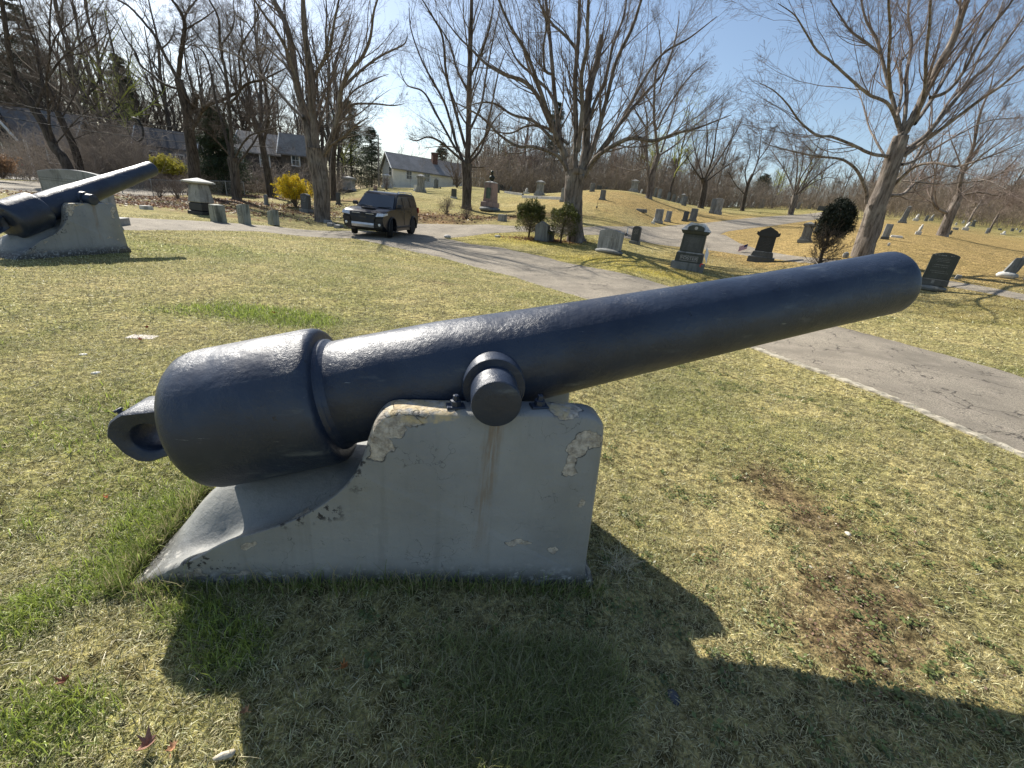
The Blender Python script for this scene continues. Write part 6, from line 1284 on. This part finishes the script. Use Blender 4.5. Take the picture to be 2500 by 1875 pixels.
# left group
T('B', 37, None, ([(1052, 1000), (1040, 850), (1022, 720), (1010, 600), (985, 500), (962, 430)], 66, 42, 0), [([(965, 440), (940, 390), (880, 280), (840, 200), (760, 100), (690, 30), (600, -20), (520, -80)], 30, 7, 2), ([(962, 420), (978, 280), (998, 150), (985, 90), (960, 40), (920, -20), (900, -120)], 36, 10, -2), ([(992, 110), (1020, 50), (1060, 0), (1080, -60)], 20, 6), 
 ([(1036, 700), (1080, 620), (1120, 570), (1200, 540), (1280, 500), (1340, 450), (1420, 430), (1500, 390), (1560, 360)], 32, 6, -3), ([(1008, 640), (1030, 590), (1052, 560), (1062, 515)], 42, 34, 0), ([(985, 490), (880, 450), (820, 400), (760, 350), (730, 280), (680, 210), (640, 130), (570, 30)], 20, 5, 3), ([(1130, 570), (1190, 620), (1240, 700)], 10, 3), ([(1290, 500), (1300, 420), (1380, 300), (1460, 290)], 12, 3), ([(870, 270), (930, 200), (950, 100)], 12, 3), ([(1000, 160), (1100, 100), (1180, 40)], 14, 3), ([(1340, 450), (1330, 560), (1380, 620)], 10, 3)],
 'crooked oak with a jagged broken stub on its right side, behind the capped monument', bk='dark', tw='oak', style='oak', seed=14)
T('B', 34, None, ([(1282, 1082), (1272, 980), (1262, 900), (1258, 850)], 48, 60, 0), [([(1255, 860), (1245, 700), (1235, 550), (1220, 400), (1190, 250), (1180, 100), (1120, -20), (1080, -120)], 30, 7), ([(1245, 850), (1210, 700), (1170, 560), (1140, 400), (1110, 300), (1060, 250), (980, 240)], 24, 5), ([(1285, 880), (1370, 770), (1440, 640), (1500, 600)], 20, 4), ([(1270, 850), (1340, 740), (1450, 700), (1540, 680)], 16, 4), ([(1240, 560), (1300, 480), (1290, 300), (1330, 200), (1380, 120), (1400, 0)], 18, 5),
 ([(1240, 840), (1150, 740), (1080, 690), (1030, 640)], 16, 4), ([(1225, 430), (1150, 300), (1060, 180), (1010, 100)], 14, 4), ([(1190, 250), (1260, 140), (1260, 0)], 14, 4)], 'slender many-stemmed tree just right of the capped monument', bk='oak', tw='oak', style='oak', seed=15)
T('B', 42, None, ([(1458, 985), (1440, 900), (1420, 800), (1398, 700), (1350, 610), (1300, 530)], 40, 20, 0), [([(1420, 800), (1450, 620), (1435, 480), (1400, 350), (1330, 250), (1280, 160)], 24, 5), ([(1300, 540), (1260, 440), (1200, 340), (1160, 200)], 14, 3), ([(1440, 560), (1500, 480), (1560, 380)], 10, 3), ([(1400, 700), (1480, 640), (1560, 620)], 10, 3), ([(1400, 350), (1440, 220), (1430, 80)], 12, 3)], 'dark crooked tree behind, between the slender tree and the yellow bush', bk='dark', tw='oak', style='oak', seed=16)
T('B', 40, None, ([(1798, 985), (1800, 860), (1822, 700), (1830, 550)], 30, 18, 0), [([(1828, 600), (1840, 430), (1880, 260), (1900, 120)], 14, 3), ([(1815, 740), (1880, 700), (1960, 690)], 8, 3), ([(1825, 680), (1770, 520), (1740, 400)], 10, 3)], 'straight dark trunk directly behind the thick maple near the SUV', bk='dark', tw='dark', seed=17)
T('B', 36, None, ([(385, 905), (345, 860), (290, 790), (240, 680), (190, 600), (130, 500), (85, 430)], 62, 46, 0), [([(88, 440), (60, 350), (40, 200), (20, 80), (0, -60), (-20, -200)], 44, 20), ([(280, 770), (265, 640), (255, 500), (250, 420), (268, 300), (270, 100), (285, -40)], 24, 8), ([(255, 430), (330, 320), (420, 250), (480, 200), (560, 170)], 20, 4), ([(190, 590), (230, 480), (215, 380), (190, 250), (140, 110), (100, -20)], 30, 10), ([(60, 380), (-40, 280), (-100, 200)], 18, 5),
 ([(130, 500), (60, 420), (-60, 380)], 14, 4), ([(265, 330), (300, 200), (380, 120), (430, 60)], 14, 4), ([(350, 300), (460, 280), (560, 200), (620, 140)], 10, 3), ([(300, 780), (420, 640), (520, 560), (600, 420)], 12, 3), ([(200, 600), (100, 560), (0, 570)], 10, 3)], 'nearest dark trunk of the leaning pair at the far left, forking high', bk='dark', tw='oak', style='oak', seed=18, flare=.5)
T('B', 39, None, ([(432, 900), (400, 800), (350, 690), (310, 600)], 48, 34, 0), [([(312, 610), (280, 500), (220, 380), (200, 240), (150, 60)], 24, 6), ([(330, 640), (400, 520), (440, 400), (520, 280)], 14, 3), ([(360, 700), (460, 640), (560, 600)], 10, 3), ([(310, 590), (330, 440), (310, 260), (340, 80)], 16, 4), ([(380, 760), (480, 720), (600, 700)], 8, 3)], 'second dark trunk of the leaning pair at the far left', bk='dark', tw='oak', style='oak', seed=19, flare=.4)
# ------------------------------------------------------------------ the woods behind: many single trees copied from a few
def wild(H, seed, nl=10, lean=0.):
    rg = np.random.default_rng(seed); n = 14; P = np.zeros((n, 3)); P[:, 2] = np.linspace(-.4, H * .96, n); P[:, 0] = np.cumsum(rg.normal(lean, .12, n)); P[:, 1] = np.cumsum(rg.normal(0, .12, n)); P[:, :2] -= P[0, :2]
    R = np.linspace(H * .016, H * .003, n); limbs = [(P, R)]
    Q, RR = spawn(P[None], R[None], nl, .42, .62, .6, 10, .10, .10, rg, .25, .95)
    for i in range(len(Q)): limbs.append((Q[i], RR[i]))
    V, F = tubes(P[None], R[None], 8); V2, F2 = tubes(Q, RR, 5); tm = mesh_np('trunk', np.vstack([V, V2]), np.vstack([F, F2 + len(V)]), 4)
    Vt, Ft = crown(limbs, rg, CFG['far']); return tm, mesh_np('twigs', Vt, Ft, 4)
WILD = [wild(h, 40 + i, nl) for i, (h, nl) in enumerate([(15, 9), (17, 10), (13, 11), (16, 8), (12, 12), (18, 9)])]
first = {}
def put_wild(k, x, y, z, s, rz, bkm, twm, label, group, sz=1.0):
    r0 = empty('woodland_tree', (x, y, z), rz, label, 'tree', group); r0.scale = (s, s, s * sz)
    for nm, me, mt in (('trunk', WILD[k][0], BK[bkm]), ('twigs', WILD[k][1], TW[twm])):
        key = (k, nm, bkm if nm == 'trunk' else twm)
        if key not in first: m2 = me.copy(); m2.materials.clear(); m2.materials.append(mt); first[key] = m2
        o = bpy.data.objects.new(nm, first[key]); COL.objects.link(o); o.parent = r0
rw = np.random.default_rng(77)
def ordn(i):
    o = ['zeroth', 'first', 'second', 'third', 'fourth', 'fifth', 'sixth', 'seventh', 'eighth', 'ninth', 'tenth', 'eleventh', 'twelfth', 'thirteenth', 'fourteenth', 'fifteenth', 'sixteenth', 'seventeenth', 'eighteenth', 'nineteenth', 'twentieth']
    if i <= 20: return o[i]
    t = {2: 'twenty', 3: 'thirty', 4: 'forty', 5: 'fifty', 6: 'sixty'}[i // 10]; return (t[:-1] + 'ieth') if i % 10 == 0 else t + '-' + o[i % 10]
def row(x0, x1, n, Y0, Y1, s0, s1, label, group, tws=('far', 'far', 'maple'), bks=('oak', 'maple'), yb=None, sz=1.0):
    for i in range(n):
        od = ordn(i + 1); lb = (('leftmost' if i == 0 else od + ' from the left') + ' of the ' + label)
        X = x0 + (x1 - x0) * (i + rw.uniform(.1, .9)) / n; Y = rw.uniform(Y0, Y1); d = ray(X, 212 + .11 * (X - 531)); x = d[0] / d[1] * Y; z = tz1(x, Y)
        put_wild(int(rw.integers(0, 6)), x, Y, z - .2, rw.uniform(s0, s1), rw.uniform(0, 6.28), bks[int(rw.integers(0, len(bks)))], tws[int(rw.integers(0, len(tws)))], lb, group, sz)
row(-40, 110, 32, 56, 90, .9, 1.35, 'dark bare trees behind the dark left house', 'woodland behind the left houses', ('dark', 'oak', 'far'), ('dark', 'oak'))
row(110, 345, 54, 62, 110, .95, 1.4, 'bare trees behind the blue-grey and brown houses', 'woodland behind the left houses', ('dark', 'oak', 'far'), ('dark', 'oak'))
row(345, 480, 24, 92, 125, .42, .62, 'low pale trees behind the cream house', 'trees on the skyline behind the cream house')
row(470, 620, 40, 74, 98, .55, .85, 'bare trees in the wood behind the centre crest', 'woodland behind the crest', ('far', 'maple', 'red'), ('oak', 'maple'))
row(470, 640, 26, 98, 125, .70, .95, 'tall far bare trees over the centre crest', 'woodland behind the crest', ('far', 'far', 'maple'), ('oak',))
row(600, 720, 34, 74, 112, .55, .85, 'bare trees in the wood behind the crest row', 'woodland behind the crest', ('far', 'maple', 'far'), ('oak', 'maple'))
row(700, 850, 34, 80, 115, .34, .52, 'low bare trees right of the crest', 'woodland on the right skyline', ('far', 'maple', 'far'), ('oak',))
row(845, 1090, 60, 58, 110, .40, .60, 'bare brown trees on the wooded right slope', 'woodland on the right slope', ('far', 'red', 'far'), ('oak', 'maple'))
# budding yellow-green trees
for (X, Y, s, lab) in ((662, 66, .95, 'yellow-green budding tree behind the forked tree on the crest'), (640, 70, .8, 'slimmer budding tree left of the forked tree on the crest'), (135, 60, 1.2, 'yellow-green budding tree above the coil of cable at the left'), (345, 75, .7, 'pale budding tree right of the thick maple near the SUV'), (762, 80, .50, 'left round yellow-green willow on the skyline'), (785, 78, .52, 'right round yellow-green willow on the skyline'), (870, 70, .4, 'small budding tree behind the big leaning maple'), (500, 85, .7, 'pale olive budding tree behind the bust monument')):
    d = ray(X, 212 + .11 * (X - 531)); x = d[0] / d[1] * Y; put_wild(int(X) % 6, x, Y, tz1(x, Y) - .2, s, X, 'oak', 'bud', lab, 'budding trees')
# understorey: tangled brush that reads as one mass
def brush(name, spots, label, col):
    rg = np.random.default_rng(len(label)); PP = []
    for (x0, x1, Y0, Y1, n, h) in spots:
        X = rg.uniform(x0, x1, n); Y = rg.uniform(Y0, Y1, n); x = np.array([(lambda d: d[0] / d[1])(ray(a, 212 + .11 * (a - 531))) for a in X]) * Y; z = tz(x, Y); K = 6; S0 = np.column_stack([x, Y, z - .1])
        d = rg.normal(0, .35, (n, 3)) + [0, 0, 1]; d /= np.linalg.norm(d, axis=1)[:, None]; L = rg.uniform(.35, 1.1, n) * h; q = [S0]; cur = S0
        for k in range(K - 1): d = d + rg.normal(0, .16, d.shape); d /= np.linalg.norm(d, axis=1)[:, None]; cur = cur + d * (L / (K - 1))[:, None]; q.append(cur)
        PP.append(np.stack(q, 1))
    P = np.concatenate(PP); R = np.ones(P.shape[:2]) * .022 * np.linspace(1, .4, 6)[None]; A = tubes(P, R, 3); P2, R2 = spawn(P, R, 6, .45, .7, .5, 5, .2, 0, rg, .2); R2 = np.maximum(R2, .006); B = tubes(P2, R2, 3); P3, R3 = spawn(P2, R2, 3, .5, .7, .7, 4, .2, 0, rg, .2); R3 = np.maximum(R3, .005); C = tubes(P3, R3, 3)
    V = np.concatenate([A[0], B[0], C[0]]); F = np.concatenate([A[1], B[1] + len(A[0]), C[1] + len(A[0]) + len(B[0])]); tag(link(name, mesh_np(name, V, F, 4), twigm(name + '_stems', col)), label, 'brush', kind='stuff')
brush('brush', [(-40, 95, 38, 46, 330, 4.6), (-40, 110, 52, 60, 500, 5), (85, 148, 40, 60, 800, 6.0), (150, 235, 43, 53, 420, 3.8), (110, 230, 58, 70, 700, 5), (225, 345, 46, 56, 520, 3.4), (225, 345, 68, 80, 700, 5.0)], 'tangled brown brush between the left houses and the street', (.25, .21, .175))
brush('far_brush', [(345, 500, 80, 100, 700, 4.5), (470, 720, 66, 90, 3200, 6.0), (700, 860, 70, 95, 1600, 4.2)], 'grey brown undergrowth along the back edge of the cemetery', (.27, .225, .18))
brush('slope_brush', [(845, 1080, 52, 105, 3600, 5.0)], 'dense brown brush covering the wooded slope at the right', (.26, .21, .16))
# ------------------------------------------------------------------ evergreens and bushes
def leafm(name, c, tr=.25):
    m = NT(name); o = m.obj(); col = m.mix(m.ramp(m.noise(o, 4, 4), .3, .7), tuple(v * .65 for v in c), tuple(v * 1.45 for v in c)); m.col(col); m.set(.65, 0, .25)
    t = m.n('ShaderNodeBsdfTranslucent'); m.l(col, t.inputs[0]); x = m.n('ShaderNodeMixShader'); x.inputs[0].default_value = tr; m.l(m.b.outputs[0], x.inputs[1]); m.l(t.outputs[0], x.inputs[2]); m.l(x.outputs[0], m.out.inputs[0]); return m.m
def cards(C, size, rg, aspect=.45, updir=0.):
    n = len(C); d = rg.normal(0, 1, (n, 3)) + [0, 0, updir]; d /= np.linalg.norm(d, axis=1)[:, None]; e = np.cross(d, rg.normal(0, 1, (n, 3))); e /= np.linalg.norm(e, axis=1)[:, None] + 1e-9; s = (size * rg.uniform(.5, 1.4, n))[:, None]
    V = np.stack([C - d * s * .5 , C + e * s * aspect * .5, C + d * s, C - e * s * aspect * .5], 1).reshape(-1, 3); return V, np.arange(n * 4).reshape(-1, 4)
def stemtree(root, h, n, spread, r0, rg, mat, K=7, bend=.1, m2=5, z0=-.05, name='branches'):
    S0 = np.column_stack([rg.normal(0, .03, n), rg.normal(0, .03, n), np.full(n, z0)]); a = rg.uniform(0, 6.28, n); t = rg.uniform(.05, spread, n); d = np.column_stack([np.cos(a) * np.sin(t), np.sin(a) * np.sin(t), np.cos(t)]); cur = S0; q = [S0]
    for k in range(K - 1): d = d + rg.normal(0, bend, d.shape) + [0, 0, .05]; d /= np.linalg.norm(d, axis=1)[:, None]; cur = cur + d * h * rg.uniform(.8, 1.1, n)[:, None] / (K - 1); q.append(cur)
    P = np.stack(q, 1); R = np.ones((n, K)) * r0 * np.linspace(1, .35, K)[None]; A = tubes(P, R, 5); P2, R2 = spawn(P, R, m2, .45, .7, .5, 6, .2, .02, rg, .2); R2 = np.maximum(R2, .003); B = tubes(P2, R2, 3); P3, R3 = spawn(P2, R2, 5, .5, .7, .6, 4, .2, 0, rg, .2); R3 = np.maximum(R3, .0025); C = tubes(P3, R3, 3)
    V = np.concatenate([A[0], B[0], C[0]]); F = np.concatenate([A[1], B[1] + len(A[0]), C[1] + len(A[0]) + len(B[0])]); link(name, mesh_np(name, V, F, 4), mat, root); return P, P2, P3
def dome(z, x, y, hp, wp, label, seed, cover, lean=0):
    p = px(z, x, y); P0 = hit(*p); vy, vx = vpx(P0); k = ZM[z][2]; h = hp / k * .4096 / vy; w = wp / k * .4096 / vx; rg = np.random.default_rng(seed); r0 = empty('clipped_evergreen', (P0[0], P0[1], P0[2]), 0, label, 'shrub', 'clipped evergreens by the pointed stone')
    m = MB(); m.tube([(0, 0, -.1), (.02, 0, h * .35), (.05 * h, 0, h * .75)], [.05, .04, .02], 8); m.build('trunk', BK['dark'], r0, True)
    # shell of foliage on a dome, thick on top, ragged below
    n = 26000; th = np.arccos(1 - rg.uniform(0, 1.0, n) ** .8 * 1.35); a = rg.uniform(0, 2 * np.pi, n); sd = np.stack([np.sin(th) * np.cos(a), np.sin(th) * np.sin(a), np.cos(th)], 1)
    lump = 1 + .17 * np.sin(a * 5 + th * 7) * np.sin(th * 6 + 2) + .26 * (vnoise(a * 3, th * 5, seed) - .5) * 2
    rr = rg.uniform(.70, 1.0, n) ** .5 * lump; C = sd * rr[:, None] * np.array([w / 2, w / 2, h * .62]) + [lean * h * .2, 0, h * .40]
    low = np.clip((h * cover - C[:, 2]) / (h * .35), 0, 1); keep = (rg.uniform(0, 1, n) > low * .93) & (C[:, 2] > h * .1); C = C[keep]
    V, F = cards(C, .055, rg, .5, .5); link('foliage', mesh_np('foliage', V, F, 4), LEAF_G, r0)
    N = 130; zz = rg.uniform(h * .12, h * .65, N); a = rg.uniform(0, 6.28, N); L = w * .5 * rg.uniform(.6, 1.05, N); q = []
    for t in np.linspace(0, 1, 7): q.append(np.column_stack([np.cos(a) * L * t, np.sin(a) * L * t, zz + L * .35 * t + rg.normal(0, .015, N)]))
    P = np.stack(q, 1); R = np.ones((N, 7)) * .010 * np.linspace(1, .4, 7)[None]; A = tubes(P, R, 4); P2, R2 = spawn(P, R, 9, .4, .7, .5, 5, .2, .04, rg, .2); R2 = np.maximum(R2, .0028); B = tubes(P2, R2, 3); link('bare_branches', mesh_np('bare_branches', np.concatenate([A[0], B[0]]), np.concatenate([A[1], B[1] + len(A[0])]), 4), TW['far'], r0)
    return r0
LEAF_G = leafm('evergreen_sprays', (.085, .095, .026)); LEAF_D = leafm('dark_yew_needles', (.020, .026, .016), .1); LEAF_P = leafm('pine_needles', (.040, .058, .030), .15); LEAF_Y = leafm('forsythia_petals', (.66, .50, .03), .4); LEAF_O = leafm('yellow_green_leaves', (.36, .33, .05), .35)
dome('3', 1350, 792, 292, 235, 'left clipped evergreen dome, dense and dark green, by the pointed stone', 5, .78)
dome('3', 1618, 838, 300, 250, 'right clipped evergreen dome, thin and bare below, in front of the big maple', 6, .92, .2)
def yew():
    p = px('5', 372, 1100); P0 = at_y(p[0], p[1], 16.6); P0[2] = tz1(P0[0], P0[1]); rg = np.random.default_rng(5); r0 = empty('yew', P0, 0, 'dark leaning yew, black green on top and bare twigs below, behind the barrel', 'shrub')
    def W(x, y, dy=0): q = px('5', x, y); return at_y(q[0], q[1], 16.6 + dy) - P0
    q = [W(372, 1105), W(390, 1000), W(430, 900), W(480, 780), W(530, 660)]; Q, RR = smooth_line(q, [.07, .06, .05, .035, .02], 6, rg); V, F = tubes(Q[None], RR[None], 8); link('trunk', mesh_np('trunk', V, F, 4), BK['dark'], r0, True)
    c = [(430, 740, 105), (520, 640, 110), (590, 590, 90), (610, 700, 95), (500, 750, 110), (540, 690, 110), (570, 640, 100), (460, 690, 90), (620, 760, 70), (400, 800, 70), (560, 800, 70), (560, 540, 60), (470, 640, 80), (640, 640, 60)]
    for _ in range(34): a_ = rg.uniform(0, 6.28); c.append((535 + math.cos(a_) * 105 + 45 * math.sin(a_), 675 - math.sin(a_) * 115, rg.uniform(28, 55)))
    C = []
    for (x, y, r) in c:
        o = W(x, y, rg.uniform(-.15, .15)); s = r / 3.687 * .4096 / vpx(P0)[1]; n = int(9 * r); d = rg.normal(0, 1, (n, 3)); d /= np.linalg.norm(d, axis=1)[:, None]; C.append(o + d * (rg.uniform(.25, 1.35, n) ** .7)[:, None] * s * .9 * (1 + .15 * np.sin(d[:, :1] * 9) * np.sin(d[:, 2:] * 8)))
    V, F = cards(np.concatenate(C), .085, rg, .24, .9); link('foliage', mesh_np('foliage', V, F, 4), LEAF_D, r0)
    N = 60; t = rg.uniform(.02, .62, N); i = (t * (len(Q) - 1)).astype(int); S0 = Q[i]; a = rg.uniform(0, 6.28, N); d = np.column_stack([np.cos(a), np.sin(a), rg.uniform(.1, .8, N)]); d /= np.linalg.norm(d, axis=1)[:, None]; cur = S0; qq = [S0]; L = rg.uniform(.5, 1.05, N)
    for k in range(7): d = d + rg.normal(0, .13, d.shape) + [0, 0, .07]; d /= np.linalg.norm(d, axis=1)[:, None]; cur = cur + d * (L / 7)[:, None]; qq.append(cur)
    P = np.stack(qq, 1); R = np.ones((N, 8)) * .013 * np.linspace(1, .35, 8)[None]; A = tubes(P, R, 4); P2, R2 = spawn(P, R, 9, .42, .7, .5, 6, .2, .05, rg, .2); R2 = np.maximum(R2, .0035); B = tubes(P2, R2, 3); P3, R3 = spawn(P2, R2, 4, .5, .7, .6, 4, .2, .05, rg, .2); R3 = np.maximum(R3, .0028); C3 = tubes(P3, R3, 3)
    link('bare_branches', mesh_np('bare_branches', np.concatenate([A[0], B[0], C3[0]]), np.concatenate([A[1], B[1] + len(A[0]), C3[1] + len(A[0]) + len(B[0])]), 4), TW['oak'], r0)
yew()
def bloom_bush(p0, h, w, n, leaf, label, name, seed, size=.06, cat='shrub'):
    rg = np.random.default_rng(seed); r0 = empty(name, p0, 0, label, cat); P, P2, P3 = stemtree(r0, h, 40, 1.0, .016, rg, TW['maple'], 8, .08, 7)
    S = np.concatenate([P2.reshape(-1, 3), P3.reshape(-1, 3)]); S = S[S[:, 2] > h * .28]; C = S[rg.integers(0, len(S), n)] + rg.normal(0, .05, (n, 3)); V, F = cards(C, size, rg, .6); link('blossom' if leaf is LEAF_Y else 'foliage', mesh_np('foliage', V, F, 4), leaf, r0); return r0
P0 = at_y(*px('2', 1110, 668), 33); P0[2] = tz1(P0[0], P0[1]); bloom_bush(P0, 1.95, 3, 12000, LEAF_Y, 'bright yellow flowering forsythia left of the thick maple', 'forsythia', 3, .07)
P0 = at_y(*px('1', 960, 985), 42); P0[2] -= .4; bloom_bush(P0, 1.9, 2, 9000, LEAF_O, 'rounded yellow-green bush in front of the blue-grey house', 'bush', 4, .10)
P0 = at_y(*px('1', 2, 960), 34); P0[2] -= .5; bloom_bush(P0, 1.6, 2, 5000, leafm('dry_brown_leaves', (.30, .19, .11)), 'tan round bush cut by the left edge in front of the minivan', 'bush', 8, .08)
for (z, x, y, Y, h, lab, sd_) in (('K', 1330, 760, 30, .9, 'leafless round shrub at the foot of the centre maple', 21), ('K', 1060, 720, 32, 1.1, 'bare thorny shrub left of the dark slab stone', 22), ('2', 1880, 560, 50, 1.4, 'bare shrub in front of the flat-capped monument', 23), ('1', 1000, 1120, 32, 1.5, 'brown bare bush just left of the capped monument', 24), ('K', 1190, 600, 60, 4.5, 'tall leafless bush fanning up in front of the cream house', 25), ('1', 900, 1110, 33, 1.2, 'low bare bush by the street fence', 26)):
    P0 = at_y(*px(z, x, y), Y); P0[2] = tz1(P0[0], P0[1]); rg = np.random.default_rng(sd_); r0 = empty('bare_bush', P0, 0, lab, 'shrub'); stemtree(r0, h, 26, .8, .014 if h < 2 else .04, rg, TW['maple'], 7, .14, 6)
def conifer(X, Y, H, W_, label, leaf=None, seed=0, n=26000, bare=.12, dz=-.3, dens=1.):
    leaf = leaf or LEAF_P; rg = np.random.default_rng(seed + 100); d = ray(X, 212 + .11 * (X - 531)); x = d[0] / d[1] * Y; z = tz1(x, Y); r0 = empty('evergreen_tree', (x, Y, z + dz), 0, label, 'tree', 'evergreens behind the cemetery')
    m = MB(); m.tube([(0, 0, -.5), (.1, 0, H * .5), (0, .1, H)], [H * .018, H * .012, .03], 8); m.build('trunk', BK['dark'], r0, True)
    nb = 170; zz = H * (bare + (1 - bare) * rg.uniform(0, 1, nb) ** .85); a = rg.uniform(0, 6.28, nb); L = W_ / 2 * (1.05 - zz / H) ** .75 * rg.uniform(.55, 1.15, nb) + .25; q = []
    for t in np.linspace(0, 1, 6): q.append(np.column_stack([np.cos(a) * L * t, np.sin(a) * L * t, zz + L * (.10 * t - .18 * t * t)]))
    P = np.stack(q, 1); R = np.ones((nb, 6)) * .05 * np.linspace(1, .3, 6)[None]; A = tubes(P, R, 4); link('branches', mesh_np('branches', A[0], A[1], 4), TW['dark'], r0)
    n = int(n * 1.5); i = rg.integers(0, nb, n); t = rg.uniform(.25, 1.05, n); C = P[i, 0] * (1 - t)[:, None] + P[i, 5] * t[:, None]; C += rg.normal(0, 1, (n, 3)) * (L[i] * .16)[:, None] * [1, 1, .5]; V, F = cards(C, .20, rg, .2, .3); link('foliage', mesh_np('foliage', V, F, 4), leaf, r0); return r0
conifer(12, 62, 22, 11, 'tall dark pine behind the dark house at the far left', seed=1, n=30000, bare=.2)
conifer(55, 66, 21, 10, 'tall dark pine second from the left edge', seed=2, n=26000, bare=.25)
conifer(140, 74, 17, 9, 'broad pine above the coil of cable at the left', seed=3, bare=.35)
conifer(222, 44, 7.5, 5.5, 'dense dark green spruce behind the capped monument', LEAF_P, 5, 30000, .02)
conifer(352, 78, 13.5, 8, 'dark conifer left of the cream house', seed=7, n=20000, bare=.1)
conifer(372, 86, 10.5, 8, 'lower dark conifer touching the cream house gable', seed=8, n=18000, bare=.05)
conifer(545, 84, 15, 7, 'slim pine behind the big central maple', seed=9, n=14000, bare=.4)
conifer(660, 110, 11, 7, 'green pine behind the crest row of stones', seed=10, n=12000, bare=.2)
conifer(748, 100, 6.5, 8, 'low dark pine on the skyline right of the crest', seed=11, n=12000, bare=.05)
conifer(440, 100, 10, 7, 'pine rising behind the chimney of the cream house', seed=12, n=12000, bare=.2)
